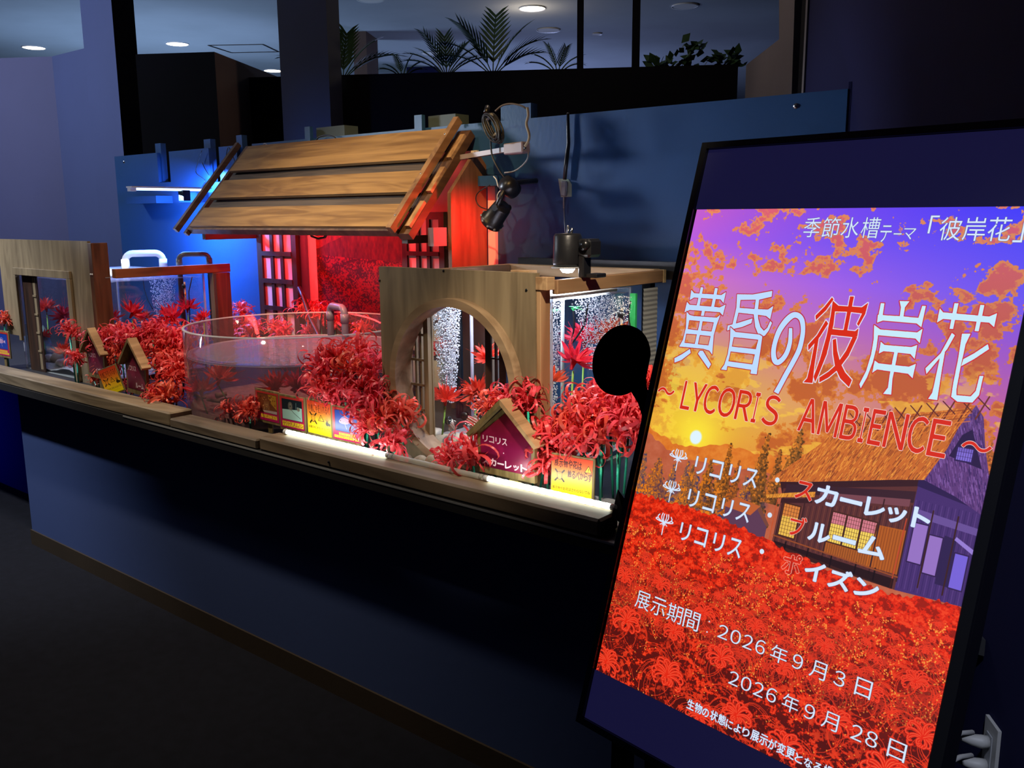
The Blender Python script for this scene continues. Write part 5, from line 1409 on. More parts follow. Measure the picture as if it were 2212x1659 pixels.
bm = NB(); box(bm, (-1.497, 2.001, 1.3885), (-1.477, 2.572, 1.428), bev=.002); part('side_beam', bm, wood('brown pine beam', (.20, .10, .045), (.40, .24, .12), 'y', .5), t)
bm = NB(); box(bm, (-1.4975, 2.5725, 1.387), (-1.476, 2.588, 1.4285)); part('end_grain', bm, paint('end grain', (.55, .4, .2), .7, .2, 60), t)
bm = NB(); box(bm, (-2.13, 2.55, 1.392), (-1.498, 2.588, 1.430), bev=.002); part('back_beam', bm, wood('pale pine back beam', (.4, .26, .13), (.62, .44, .24), 'x', .5), t)
bm = NB(); box(bm, (-2.13, 1.97, 1.392), (-2.095, 2.549, 1.430), bev=.002); part('side_beam', bm, M_pine, t)
bm = NB(); box(bm, (-2.09, 1.985, 1.392), (-1.56, 2.0, 1.43)); part('front_beam', bm, M_facade, t)
bm = NB(); box(bm, (-1.62, 1.972, 1.405), (-1.555, 2.01, 1.452), bev=.001); part('spacer_block', bm, M_pine, t)
bm = NB(); box(bm, (-2.1, 2.60, 1.395), (-1.44, 2.63, 1.452)); single('shadow_strip', bm, M_blackpl, 'black strip painting in the shadow behind the right pine top frame', 'strip')  # stands in for the black shadow cast by the back frame
bm = NB(); box(bm, (-1.53, 2.53, CZ + .0003), (-1.50, 2.56, 1.3865)); single('timber_post', bm, M_black, 'black rear post under the pine top frame', 'timber post')
# bright water line lamp inside
t = thing('aquarium_light_bar', 'bright white light bar under the lid of the right aquarium', 'light', (-1.53, 2.22, 1.372))
bm = NB(); box(bm, (-1.60, 2.03, 1.372), (-1.515, 2.36, 1.380)); part('housing', bm, M_white, t)
bm = NB(); box(bm, (-1.585, 2.05, 1.3695), (-1.53, 2.34, 1.3718)); part('diffuser', bm, emis('lit white diffuser', (.85, .97, 1.0), 6), t)
lamp('tank_light', 'AREA', (-1.80, 2.2, 1.375), (-1.80, 2.2, .9), 9, (.85, .95, 1.0), shape='RECTANGLE', size=.5, size_y=.3)
lamp('left_tank_light', 'AREA', (-4.4, 2.2, 1.40), (-4.4, 2.2, .9), 5, (.8, .9, 1.0), shape='RECTANGLE', size=.6, size_y=.3)
# corrugated grey sheet behind the tank's end
bm = NB(); xs0 = -1.487; n = 70
ya, yb = P(1386, 660, x=xs0).y + .01, P(1420, 660, x=xs0).y
za, zb2 = CZ + .001, P(1400, 622, x=xs0).z
prev = None
for i in range(n + 1):
    z = za + (zb2 - za) * i / n; dx = .0007 * (1 if i % 2 else -1)
    cur = (bm.verts.new((xs0 + dx, ya, z)), bm.verts.new((xs0 + dx, yb, z)))
    if prev: bm.faces.new((prev[0], prev[1], cur[1], cur[0]))
    prev = cur
single('corrugated_sheet', bm, paint('grey corrugated plastic', (.30, .31, .30), .6, .05), 'grey corrugated plastic sheet at the back end of the right aquarium', 'sheet')
# spotlight on the top frame
lc = P(1226, 582, z=1.448); lc = P(1226, 578, y=2.12)
t = thing('clamp_light', 'black clamp light shining white down on the pine frame', 'spotlight', (lc.x, lc.y, 1.432))
q_ = lc
bm = NB(); lathe(bm, [(0, 0), (.040, 0), (.042, .01), (.040, .085), (.036, .092), (0, .094)], n=28, c=(q_.x, q_.y, q_.z + .004)); part('housing', bm, M_blackpl, t, smooth=False)
bm = NB(); lathe(bm, [(.0, -.002), (.046, -.002), (.047, .002), (0, .002)], n=28, c=(q_.x, q_.y, q_.z + .001)); part('rim', bm, M_grey, t)
bm = NB(); lathe(bm, [(0, -.014), (.014, -.012), (.021, -.003), (.021, 0), (0, 0)], n=20, c=(q_.x, q_.y, q_.z - .002)); part('bulb', bm, M_bulb, t)
bm = NB(); box(bm, (q_.x + .043, q_.y - .01, 1.4285), (q_.x + .062, q_.y + .03, q_.z + .075), bev=.003); box(bm, (q_.x + .040, q_.y - .014, q_.z + .03), (q_.x + .085, q_.y + .05, q_.z + .082), bev=.008); box(bm, (q_.x + .064, q_.y + .0, 1.4285), (q_.x + .10, q_.y + .05, 1.44), bev=.002)
part('clamp', bm, M_blackpl, t)
bm = NB(); lathe(bm, [(0, -.02), (.014, -.02), (.014, .02), (0, .02)], n=16, c=(q_.x + .07, q_.y - .005, q_.z + .065), M=Matrix.Rotation(R(90), 3, 'X')); part('clamp_knob', bm, M_darkmetal, t)
bm = NB(); tube(bm, [Vector((q_.x, q_.y, q_.z + .096)), Vector((q_.x - .002, q_.y + .01, q_.z + .115))], .002, 6); tube(bm, [Vector((q_.x + .012, q_.y, q_.z + .095)), Vector((q_.x + .016, q_.y, q_.z + .112))], .004, 8); part('hook', bm, M_screw, t)
lamp('clamp_spot', 'SPOT', (q_.x, q_.y, q_.z - .018), (q_.x, q_.y + .05, 1.0), 9, (.92, .96, 1.0), spot_size=R(150), spot_blend=.5, shadow_soft_size=.02)
bubbles('bubble_curtain', 'dense white bubble curtain seen through the moon gate', P(965, 700, y=2.2).x, 2.2, .062, .05, .98, 1.36, 4200, 11, .0014, .004)
bubbles('bubble_curtain', 'fine bubble cloud at the back of the right aquarium by the thermometer', P(1300, 700, y=2.33).x, 2.33, .11, .05, 1.12, 1.36, 3200, 12, .001, .0028)
bubbles('bubble_curtain', 'narrow bubble column just right of the pine corner post', P(1192, 700, y=2.2).x, 2.2, .035, .03, 1.0, 1.35, 1400, 13)
for px, w in ((960, .05), (1010, .042)): pass
def air_tube(px, y, label, r=.006, mat=None):
    c = P(px, 800, y=y); bm = NB(); tube(bm, [Vector((c.x, y, CZ + .04)), Vector((c.x, y, 1.37))], r, 8); single('clear_lift_tube', bm, mat or M_edge, label, 'tube')
air_tube(1020, 2.30, 'clear upright lift tube seen through the moon gate')
air_tube(1215, 2.28, 'pale upright tube in the right aquarium', .006, paint('pale green tube', (.6, .7, .66), .3))
air_tube(992, 2.34, 'dark upright pipe behind the bubbles in the moon gate', .014, M_blackpl)
bm = NB(); c = P(1368, 680, y=2.39); box(bm, (c.x - .010, 2.385, 1.0), (c.x + .010, 2.395, 1.365)); single('green_strip', bm, M_leafb, 'bright green plastic strip at the right glass of the aquarium', 'plastic strip')
thermometer(1343, 678, 2.34, 'thermometer with black suction cup above the black paddle')
cable('air_hose', 'dark hose curving down in the right aquarium', [P(*q2, y=2.30) for q2 in ((1236, 655), (1240, 690), (1238, 720), (1228, 745))], .003, cat='hose')
cable('air_hose', 'second dark hose leaning right in the right aquarium', [P(*q2, y=2.30) for q2 in ((1270, 655), (1262, 700), (1248, 725), (1235, 742))], .003, cat='hose')
cable('air_hose', 'thin hose beside the green strip', [P(*q2, y=2.37) for q2 in ((1362, 650), (1358, 680), (1364, 715), (1375, 745))], .002, cat='hose')
for i, (px, py) in enumerate(((1200, 668), (1243, 662))):
    c = P(px, py, y=2.25); bm = NB(); rr = random.Random(i)
    for k in range(7):
        a = rr.uniform(0, 6.28); d = Vector((math.cos(a), math.sin(a) * .5, rr.uniform(-.4, .1))) * .03; s = Vector((-d.y, d.x, 0)).normalized() * .012 if d.xy.length > 0 else Vector((.01, 0, 0))
        bm.faces.new([bm.verts.new(c), bm.verts.new(c + d * .5 + s), bm.verts.new(c + d), bm.verts.new(c + d * .5 - s)])
    single('floating_leaf', bm, M_leafb, ['bright green floating leaves near the pine post', 'small green floating leaves by the dark hoses'][i], 'plant')
bm = NB(); c = P(1255, 850, y=2.30); blob(bm, (c.x, 2.33, CZ + .06), (.09, .03, .045), 9, .1); single('sponge_filter', bm, paint('sea green filter', (.02, .22, .18), .6, .2), 'sea green filter block on the bottom of the right aquarium', 'filter')
bm = NB(); c = P(1200, 870, y=2.2)
tube(bm, [Vector((c.x, 2.22, CZ + .03)), Vector((c.x, 2.22, CZ + .15))], .022, 10); single('dark_filter_column', bm, M_black, 'dark filter column at the bottom of the right aquarium', 'filter')
# doors and slats seen through the gate
xa, xb = P(868, 800, y=2.0).x, P(936, 800, y=2.0).x
t = lattice_door('lattice_door', 'small lattice door standing open at the left inside the moon gate', gcx - gr + .004, P(936, 820, y=1.988).x, 1.986, .915, 1.325, st=.006, nv=3, nh=4, dep=.006, muntin=.0075, wm=M_facade)
bm = NB(); x_ = P(925, 820, y=1.975).x; box(bm, (x_ - .012, 1.9695, .90), (x_ + .007, 1.9855, 1.325)); single('door_stile', bm, M_facade, 'pale upright edge of the lattice door in the moon gate', 'slat')
x_ = P(1048, 800, y=1.985).x
lattice_door('lattice_door', 'dark lattice door at the right side inside the moon gate', x_, x_ + .075, 1.986, 1.0, 1.30, st=.022, nv=1, nh=2, dep=.006, muntin=.005, wm=M_darkw)

# fish
def fish(name, label, c, L, d, seed, stripes, base):
    c = Vector(c); t = thing(name, label, 'fish', c); d = Vector(d).normalized(); up = Vector((0, 0, 1)); up = (up - d * up.dot(d)).normalized(); s = d.cross(up)
    def pt(a, b, c_=0): return c + d * a * L + up * b * L + s * c_ * L
    bm = NB(); prof = [(.5, 0, .005), (.44, .05, .03), (.34, .10, .055), (.2, .15, .07), (.02, .175, .07), (-.16, .15, .055), (-.3, .09, .035), (-.38, .05, .02), (-.42, .045, .012)]
    rings = []
    for a, h, w in prof: rings.append([bm.verts.new(pt(a, h * math.sin(q2 * math.pi / 6) , w * math.cos(q2 * math.pi / 6))) for q2 in range(12)])
    for A, B in zip(rings[:-1], rings[1:]):
        for k in range(12): bm.faces.new((A[k], A[(k + 1) % 12], B[(k + 1) % 12], B[k])).smooth = True
    bm.faces.new(rings[0]); bm.faces.new(rings[-1])
    m, nt, out = new_mat(name + ' skin'); p = N(nt, 'BsdfPrincipled'); p.inputs['Roughness'].default_value = .35
    tc = N(nt, 'TexCoord'); vm = N(nt, 'VectorMath', operation='DOT_PRODUCT'); vm.inputs[1].default_value = up
    nt.links.new(tc.outputs['Object'], vm.inputs[0]); mm = N(nt, 'Math', operation='MULTIPLY'); mm.inputs[1].default_value = stripes * 6.283 / (L * .34); nt.links.new(vm.outputs['Value'], mm.inputs[0])
    sn = N(nt, 'Math', operation='SINE'); nt.links.new(mm.outputs[0], sn.inputs[0]); rp = N(nt, 'ValToRGB'); rp.color_ramp.elements[0].position = .35; rp.color_ramp.elements[1].position = .6
    rp.color_ramp.elements[0].color = c4(base[0]); rp.color_ramp.elements[1].color = c4(base[1]); nt.links.new(sn.outputs[0], rp.inputs[0]); nt.links.new(rp.outputs[0], p.inputs['Base Color']); nt.links.new(p.outputs[0], out.inputs[0])
    part('body', bm, m, t)
    fin = paint(name + ' fin', (.45, .35, .33), .5)
    bm = NB(); prism(bm, [pt(-.41, .03), pt(-.56, .16), pt(-.60, .15), pt(-.50, 0), pt(-.60, -.15), pt(-.56, -.16), pt(-.41, -.03)], s * .003); part('tail_fin', bm, fin, t)
    bm = NB(); prism(bm, [pt(.16, .14), pt(.10, .25), pt(-.06, .24), pt(-.2, .18), pt(-.24, .12)], s * .003); part('dorsal_fin', bm, fin, t)
    bm = NB(); prism(bm, [pt(-.02, -.16), pt(-.12, -.30), pt(-.16, -.29), pt(-.20, -.13)], s * .003); prism(bm, [pt(.14, -.15), pt(.06, -.26), pt(.04, -.16)], s * .003); part('belly_fin', bm, fin, t)
    for sg in (-1, 1):
        bm = NB(); lathe(bm, [(0, .006 * 1), (.011, .004), (.014, 0)], n=14, c=pt(.385, .045, sg * .045), M=(s * sg).to_track_quat('Z', 'Y').to_matrix()); part('eye', bm, M_blackpl, t)
ST = ((.36, .06, .05), (.70, .62, .55))
fish('striped_fish', 'red and white striped fish facing left inside the moon gate', (P(1022, 915, y=2.04).x, 2.045, P(1022, 915, y=2.04).z), .10, (-.80, -.18, .38), 1, 4.5, ST)
fish('striped_fish', 'pale striped fish seen tail down beside the red flower stem in the moon gate', (P(975, 918, y=2.05).x, 2.05, P(975, 918, y=2.05).z), .08, (.25, -.75, .55), 2, 3.5, ((.55, .28, .2), (.75, .68, .6)))
# rocks in the right tank and stones before the gate
RK_ = ((960, 952, .045, .020), (985, 946, .055, .024), (1008, 944, .05, .020), (940, 948, .03, .016))
RKL = rank_labels(RK_, '%s of the pale flat rocks inside the moon gate')
for i, (px, py, rx, rz3) in enumerate(RK_):
    c = P(px, py, y=2.09 + .02 * i); c.z = CZ + .028; bm = NB(); blob(bm, c, (rx, .03, rz3), 20 + i); single('flat_rock', bm, M_stonew, RKL[i], 'rock', 'pale rocks inside the moon gate')
stl = [(872, 1003, .026, .017, 'rounded grey pebble, leftmost before the moon gate'), (906, 1000, .024, .020, 'dark brown pebble second from left before the moon gate'), (930, 992, .017, .026, 'upright oval pebble leaning on the hoop of the moon gate'),
       (942, 1022, .030, .012, 'flat mauve pebble before the moon gate'), (968, 1030, .028, .012, 'dark flat pebble right of the mauve one'), (1002, 1042, .030, .017, 'pale rounded pebble under the red flowers at the gate')]
for i, (px, py, rx, rz3, lb) in enumerate(stl):
    c = P(px, py, y=1.875 if i < 3 else 1.845); c.y = 1.88 if i < 3 else 1.83; c.z = CZ + rz3 * .92
    bm = NB(); blob(bm, c, (rx, .022, rz3), 40 + i, .1); single('pebble', bm, M_stone, lb, 'stone')

# ================================================================== little signs
def house_sign(tag_, c, yaw, w, h, hroof, text1, text2, label, dot=True, foot=.03):
    """gabled wooden sign: c = middle of the board's lower edge"""
    M = Matrix.Translation(c) @ Matrix.Rotation(yaw, 4, 'Z')
    t = thing('house_shaped_sign', label, 'sign', (c[0], c[1], CZ))
    hs = h - hroof
    pts = [(-w / 2, 0, 0), (w / 2, 0, 0), (w / 2, 0, hs), (0, 0, h), (-w / 2, 0, hs)]
    bm = NB(); prism(bm, [M @ Vector(p) for p in pts], M.to_3x3() @ Vector((0, .012, 0))); part('board', bm, M_signw, t)
    cv = Canvas(420, int(420 * h / w), (0, 0, 0)); H = cv.h
    V = np.linspace(0, 1, H)[:, None, None]; a1 = np.array((98, 20, 22)); a2 = np.array((118, 12, 62)); a3 = np.array((88, 8, 40))
    cv.a = np.broadcast_to((np.where(V < .6, a1 * (1 - V / .6) + a2 * (V / .6), a2 * (1 - (V - .6) / .4) + a3 * ((V - .6) / .4)) / 255), cv.a.shape).astype(np.float32).copy()
    cl = fbm(H, 420, 5, 5, 9, 4)[..., None]; cv.a += np.clip(cl - .55, 0, 1) * .5 * np.array((.8, .2, .4))
    L = lambda s_, x0, y0, x1, y1, **k: cv.text(s_, x0 * 420, y0 * H, x1 * 420, y1 * H, (235, 215, 225), **k)
    for i, ch in enumerate('リコリス'): L(ch, .10 + i * .115, .455, .10 + i * .115 + .085, .545, bold=.8)
    if dot: cv.disc(.47 * 420, .66 * H, 4, (240, 220, 230))
    n = len(text2); x0 = .90 - n * .135 if n > 3 else .46
    for i, ch in enumerate(text2):
        if ch == 'ー': L(ch, x0 + i * .135, .815, x0 + i * .135 + .11, .83, bold=2)
        elif ch == 'ッ': L(ch, x0 + i * .135 + .01, .80, x0 + i * .135 + .10, .87, bold=2)
        else: L(ch, x0 + i * .135, .77, x0 + i * .135 + .11, .87, bold=2)
    im = cv.image('sign_' + tag_)
    mm = img_mat('sign print ' + tag_, im, rough=.35)
    bm = NB(); e = .012; pp = [(-w / 2 + e, -.0008, e * 1.6), (w / 2 - e, -.0008, e * 1.6), (w / 2 - e, -.0008, hs - e * .2), (0, -.0008, h - e * 1.6), (-w / 2 + e, -.0008, hs - e * .2)]
    vs = [bm.verts.new(M @ Vector(p)) for p in pp]; f = bm.faces.new(vs); uv = bm.loops.layers.uv.verify()
    for l, p in zip(f.loops, pp): l[uv].uv = ((p[0] + w / 2) / w, p[2] / h)
    part('face_print', bm, mm, t, 'dark red and magenta printed face')
    bm = NB()
    for s in (-1, 1):
        a = Vector((0, -.012, h + .008)); b = Vector((s * (w / 2 + .014), -.012, hs - .012)); d = (b - a).normalized(); nn = Vector((-d.z * s, 0, d.x * s)) * 1
        if nn.z < 0: nn = -nn
        pr_ = [a, b, b + nn * .012, a + Vector((0, 0, .016))]
        bm2 = NB(); prism(bm2, [M @ (p + Vector((0, -.012, 0))) for p in pr_], M.to_3x3() @ Vector((0, .21 * w, 0))); part('roof_slat', bm2, M_pine if s > 0 else M_signw, t)
    bm.free()
    bm = NB(); box(bm, (.012, .003, CZ - c[2] + .0004), (.042, .010, -.0005), M=M)
    part('stake', bm, M_signw, t)
    return t, M
house_sign('scarlet', (-1.552, 1.862, .888), R(0), .205, .200, .085, 'リコリス', 'スカーレット', 'big house shaped sign reading スカーレット with pine roof, right of the gate')
bm = NB(); a = P(1101, 1036, y=1.858); b = P(1127, 1068, y=1.858); box(bm, (a.x, 1.8560, CZ + .0003), (b.x, 1.8568, a.z)); single('small_yellow_note', bm, paint('yellow note paper', (.75, .68, .25), .7), 'small pale yellow note standing below the big house sign', 'note')
house_sign('bloom', (-3.52, 1.855, .888), R(-4), .185, .212, .085, 'リコリス', 'ルーム', 'middle house shaped sign reading ルーム with yellow pine roof slat')
house_sign('poison', (-3.865, 1.860, .918), R(-2), .165, .198, .08, 'リコリス', 'イズン', 'leftmost house shaped sign reading イズン half hidden by dark red flowers')

def card(name, label, c, yaw, w, h, painter, stake=True, tilt=0, frame=.008, roll=0):
    M = Matrix.Translation(c) @ Matrix.Rotation(yaw, 4, 'Z') @ Matrix.Rotation(tilt, 4, 'X') @ Matrix.Rotation(-roll, 4, 'Y')
    t = thing('picture_card', label, 'sign card', (c[0], c[1], CZ))
    bm = NB(); box(bm, (-w / 2, 0, 0), (w / 2, .006, h), M=M, bev=.001); part('backing_board', bm, M_signw, t)
    cv = painter(int(300 * w / h * 1.0) if w < h else 300, 300); im = cv.image(name)
    bm = NB(); f = frame; quad(bm, M @ Vector((-w / 2 + f * .6, -.0008, h - f)), M @ Vector((w / 2 - f, -.0008, h - f)), M @ Vector((w / 2 - f, -.0008, f * 1.5)), M @ Vector((-w / 2 + f * .6, -.0008, f * 1.5)), uv=True)
    part('print', bm, img_mat(name, im, rough=.35), t)
    if stake:
        bm = NB(); box(bm, (-.012, .0065, CZ - c[2] + .0004), (.012, .0115, h * .4), M=Matrix.Translation(c) @ Matrix.Rotation(yaw, 4, 'Z')); part('stake', bm, M_signw, t)
    return t
def magenta(w, h):
    c = Canvas(w, h); V = np.linspace(0, 1, h)[:, None, None]
    c.a = np.broadcast_to(((np.array((190, 55, 45)) * (1 - V) + np.array((190, 15, 95)) * V) / 255), c.a.shape).astype(np.float32).copy(); return c
def names(c, s, y0, y1, x0=.14, x1=.92, rowbg=True):
    n = len(s); st = (x1 - x0) / n
    for i, ch in enumerate(s):
        a = (x0 + i * st + .006) * c.w; b = (x0 + (i + 1) * st - .006) * c.w
        c.poly([(a, y0 * c.h), (b, y0 * c.h), (b, y1 * c.h), (a, y1 * c.h)], (250, 215, 50))
        m_ = .10 * (b - a); yy0, yy1 = y0 * c.h + .12 * (y1 - y0) * c.h, y1 * c.h - .12 * (y1 - y0) * c.h
        if ch == 'ー': yy0 = (yy0 + yy1) / 2 - 2; yy1 = yy0 + 4
        c.text(ch, a + m_, yy0, b - m_, yy1, (150, 20, 40), bold=.7)
def photo_rect(c, col=(0, 0, 0)):
    a, b, t_, d = .10 * c.w, .92 * c.w, .08 * c.h, .72 * c.h
    c.poly([(a - 4, t_ - 4), (b + 4, t_ - 4), (b + 4, d + 4), (a - 4, d + 4)], (25, 15, 30)); c.poly([(a, t_), (b, t_), (b, d), (a, d)], col); return a, t_, b, d
def card1(w, h):
    c = magenta(w, h); a, t_, b, d = photo_rect(c, (110, 62, 30)); rr = random.Random(3)
    c.poly([(a + (b - a) * .55, t_), (b, t_), (b, d * .8), (a + (b - a) * .7, t_ + 90)], (190, 140, 40), .8)
    for i in range(70): c.disc(a + 12 + rr.random() * (b - a - 24), t_ + 14 + rr.random() * (d - t_ - 28), rr.uniform(3, 10), rr.choice([(120, 55, 30), (80, 35, 22), (205, 165, 110), (150, 90, 40), (60, 30, 22)]), .8, 3)
    for i in range(10): c.line([(a + 90 + i * 6, t_ + 70 + (i % 3) * 12), (a + 70 + i * 9, d - 30)], 2.5, (215, 175, 120), .7)
    c.poly([(a + 60, d - 22), (b, d - 30), (b, d), (a + 80, d)], (200, 190, 190), .8); names(c, 'ハオコゼ', .79, .91, .20); return c
def card2(w, h):
    c = magenta(w, h); a, t_, b, d = photo_rect(c, (20, 32, 40)); m = t_ + (d - t_) * .52
    c.poly([(a, m), (b - 60, m - 12), (b - 58, t_ + 60), (b, t_ + 66), (b, d), (a, d)], (165, 205, 195))
    cx_, cy_ = a + (b - a) * .42, t_ + (d - t_) * .32
    for k in range(34): an = k / 34 * 6.283; c.line([(cx_ + math.cos(an) * 8, cy_ + math.sin(an) * 12), (cx_ + math.cos(an) * 30, cy_ + math.sin(an) * 42)], 3, (185, 170, 145) if k % 2 else (90, 80, 70), .85)
    c.line([(cx_ + 8, cy_ + 30), (cx_ + 40, m + 20), (b - 20, d - 25)], 5, (70, 70, 66)); c.disc(b - 42, m - 20, 18, (120, 105, 90), .9, 10); c.line([(b - 70, t_ + 20), (b - 74, m - 10)], 3, (150, 180, 180)); names(c, 'ケヤリムシ', .79, .95, .07, .97); return c
def hand(c, x, y, s, col=(235, 150, 40)):
    for dx, dy in ((-1, -1), (1, -1), (-1, 1), (1, 1)): c.line([(x + dx * s * .5, y + dy * s * .62), (x + dx * s * .95, y + dy * s * 1.12)], s * .34, (40, 28, 15))
    pts = [(x - s * .5, y + s * .2), (x - s * .55, y - s * .35), (x - s * .42, y - s * .75), (x - s * .2, y - s * .62), (x, y - s * .85), (x + s * .2, y - s * .65), (x + s * .42, y - s * .72), (x + s * .5, y - s * .2), (x + s * .45, y + s * .5), (x + s * .2, y + s * .85), (x - s * .25, y + s * .85)]
    c.poly(pts, col); c.line(pts + [pts[0]], max(2, s * .1), (40, 25, 15))
    for k in (-.2, 0, .2): c.line([(x + k * s, y - s * .6), (x + k * s, y - s * .25)], max(1.5, s * .06), (60, 35, 15))
def sunset(w, h):
    c = Canvas(w, h); V = np.linspace(0, 1, h)
    c.a = np.broadcast_to(np.stack([np.interp(V, [0, .35, .6, 1], [q1, q2, q3, q4]) for q1, q2, q3, q4 in ((215, 225, 240, 250), (62, 120, 185, 235), (38, 40, 35, 20))], -1)[:, None, :] / 255, c.a.shape).astype(np.float32).copy(); return c
def card3(w, h):
    c = sunset(w, h); D_ = (70, 22, 18)
    for i, ch in enumerate('水槽に手を入れるべからず'[:9]):
        c.text(ch, (.05 + i * .102) * w, (.08 + .03 * (i % 2)) * h, (.05 + i * .102 + .085) * w, (.31 + .02 * (i % 3)) * h, D_, bold=.6)
    hand(c, .25 * w, .52 * h, .14 * w)
    c.poly([(.58 * w, .37 * h), (.72 * w, .58 * h), (.46 * w, .58 * h)], (60, 30, 15)); c.poly([(.58 * w, .41 * h), (.68 * w, .565 * h), (.49 * w, .565 * h)], (245, 180, 40)); c.disc(.583 * w, .47 * h, 5, (50, 30, 15)); c.line([(.583 * w, .47 * h), (.56 * w, .54 * h)], 4, (50, 30, 15))
    c.disc(.84 * w, .62 * h, 20, (50, 40, 20), 1, 6); c.disc(.93 * w, .64 * h, 13, (50, 40, 20), 1, 5)
    for k in range(6): c.line([(.83 * w, .56 * h), ((.74 + k * .04) * w, (.44 + .02 * abs(k - 2.5)) * h)], 3, (90, 60, 25))
    for i, ch in enumerate('水槽の中に手を入れないでね'): c.text(ch, (.04 + i * .071) * w, .765 * h, (.04 + i * .071 + .06) * w, .84 * h, (40, 30, 15), bold=.5)
    c.line([(.18 * w, .90 * h), (.85 * w, .90 * h)], 2, (150, 120, 30), .5); return c
def card4(w, h):
    c = magenta(w, h); a, t_, b, d = photo_rect(c, (25, 60, 160)); cx_, cy_ = a + (b - a) * .42, t_ + (d - t_) * .5
    c.poly([(cx_ - 62, cy_ + 8), (cx_ - 40, cy_ - 22), (cx_, cy_ - 34), (cx_ + 40, cy_ - 24), (cx_ + 72, cy_ - 4), (cx_ + 92, cy_ - 26), (cx_ + 94, cy_ + 26), (cx_ + 70, cy_ + 8), (cx_ + 30, cy_ + 24), (cx_ - 20, cy_ + 28), (cx_ - 50, cy_ + 22)], (205, 185, 225))
    for k in range(6): c.line([(cx_ - 50 + abs(k - 2.5) * 4, cy_ - 20 + k * 8), (cx_, cy_ - 28 + k * 10), (cx_ + 62, cy_ - 8 + k * 4)], 3.2, (150, 50, 90))
    c.disc(cx_ - 44, cy_, 5, (40, 20, 40)); c.line([(cx_ + 6, cy_ + 26), (cx_ + 26, cy_ + 70)], 4, (200, 180, 220)); c.line([(cx_ - 30, cy_ - 28), (cx_ + 10, cy_ - 50), (cx_ + 50, cy_ - 34)], 4, (200, 180, 220))
    names(c, 'コガネスズメダイ', .775, .85, .22, .86); names(c, 'タテジマキンチャクダイ', .865, .95, .04, .97); return c
xs = [-2.722, -2.572, -2.431, -2.292, -2.152]
y0_ = 1.868
cards = [('card_scorpion', 'leftmost of the four cards, brown reef photo and ハオコゼ', card1, xs[0], xs[1], .885, 1.006), ('card_worm', 'second of the four cards, dark photo of a tube worm', card2, xs[1], xs[2], .878, 1.004),
         ('card_warning', 'third of the four cards, orange yellow keep-hands-out warning', card3, xs[2], xs[3], .877, 1.006), ('card_cardinal', 'rightmost of the four cards, striped fish on blue', card4, xs[3], xs[4], .878, 1.002)]
for i, (nm, lb, pf, xa, xb, za, zb3) in enumerate(cards):
    card(nm, lb, Vector(((xa + xb) / 2, y0_ - (.004 if i % 2 else 0), za)), R(-1.5 if i % 2 == 0 else 1.0), (xb - xa) - .002, zb3 - za, pf, frame=.007)
def warn_big(w, h):
    c = sunset(w, h); D_ = (60, 14, 14)
    for i, ch in enumerate('展示物や花は'): c.text(ch, (.06 + i * .115) * w, (.06 + .012 * (i % 3)) * h, (.06 + i * .115 + .10) * w, (.25 + .014 * (i % 2)) * h, D_, bold=.8)
    for i, ch in enumerate('触るべからず'): c.text(ch, (.40 + i * .10) * w, (.30 + .012 * (i % 2)) * h, (.40 + i * .10 + .088) * w, (.47 + .016 * (i % 3)) * h, D_, bold=.8)
    hand(c, .20 * w, .46 * h, .115 * w, (240, 150, 60))
    c.poly([(.90 * w, .13 * h), (.99 * w, .30 * h), (.80 * w, .30 * h)], (60, 20, 10)); c.poly([(.90 * w, .155 * h), (.97 * w, .29 * h), (.82 * w, .29 * h)], (248, 200, 40)); c.line([(.90 * w, .20 * h), (.90 * w, .25 * h)], 4, (40, 20, 10)); c.disc(.90 * w, .275 * h, 2.6, (40, 20, 10))
    for i, ch in enumerate('展示物やお花はさわらないでね'): c.text(ch, (.03 + i * .067) * w, .72 * h, (.03 + i * .067 + .057) * w, .79 * h, (40, 35, 10), bold=.7)
    c.text('Please don\'t touch the exhibits or flowers', .16 * w, .845 * h, .88 * w, .875 * h, (160, 140, 20)); c.line([(.04 * w, .93 * h), (.96 * w, .93 * h)], 2, (130, 120, 20), .6); return c
t = card('card_no_touch', 'big orange yellow do-not-touch card at the right end beside the green straws', Vector((-1.338, 1.875, .8515)), R(6), .132, .130, warn_big, stake=False, frame=.006, tilt=R(-4))
card('card_no_touch_left', 'small yellow warning card turned left between the two left house signs', Vector((-3.632, 1.822, .882)), R(22), .100, .118, lambda w, h: card3(w, h), frame=.004, roll=R(20))
card('card_far_left', 'card with blue fish photo at the far left edge', Vector((-4.93, 1.90, .905)), R(2), .16, .14, lambda w, h: card4(w, h), frame=.008)

# ================================================================== flowers
def ribbon(bm, c, d, up, L, w, curl, n=9, k0=0.0, twist=0.0, taper=.2, cup=0.0):
    """a strip that leaves c along d and bends away from up (curl in radians over its length)"""
    d = d.normalized(); side = d.cross(up)
    if side.length < 1e-4: side = d.orthogonal()
    side.normalize(); p = c.copy(); prev = None; st = L / n
    for i in range(n + 1):
        s = i / n; ww = w * (1 - taper * s) * (1 if i else .7)
        if cup: ww = w * (math.sin(math.pi * min(1, .12 + .88 * s)) ** .8 + .08)
        sd = side * math.cos(twist * s) + d.cross(side) * math.sin(twist * s)
        a = bm.verts.new(p + sd * ww / 2); b = bm.verts.new(p - sd * ww / 2)
        if prev: f = bm.faces.new((prev[0], prev[1], b, a)); f.smooth = True
        prev = (a, b)
        k = k0 + curl * (s * 1.6) / n
        d = (Matrix.Rotation(-k, 3, side) @ d).normalized(); p = p + d * st
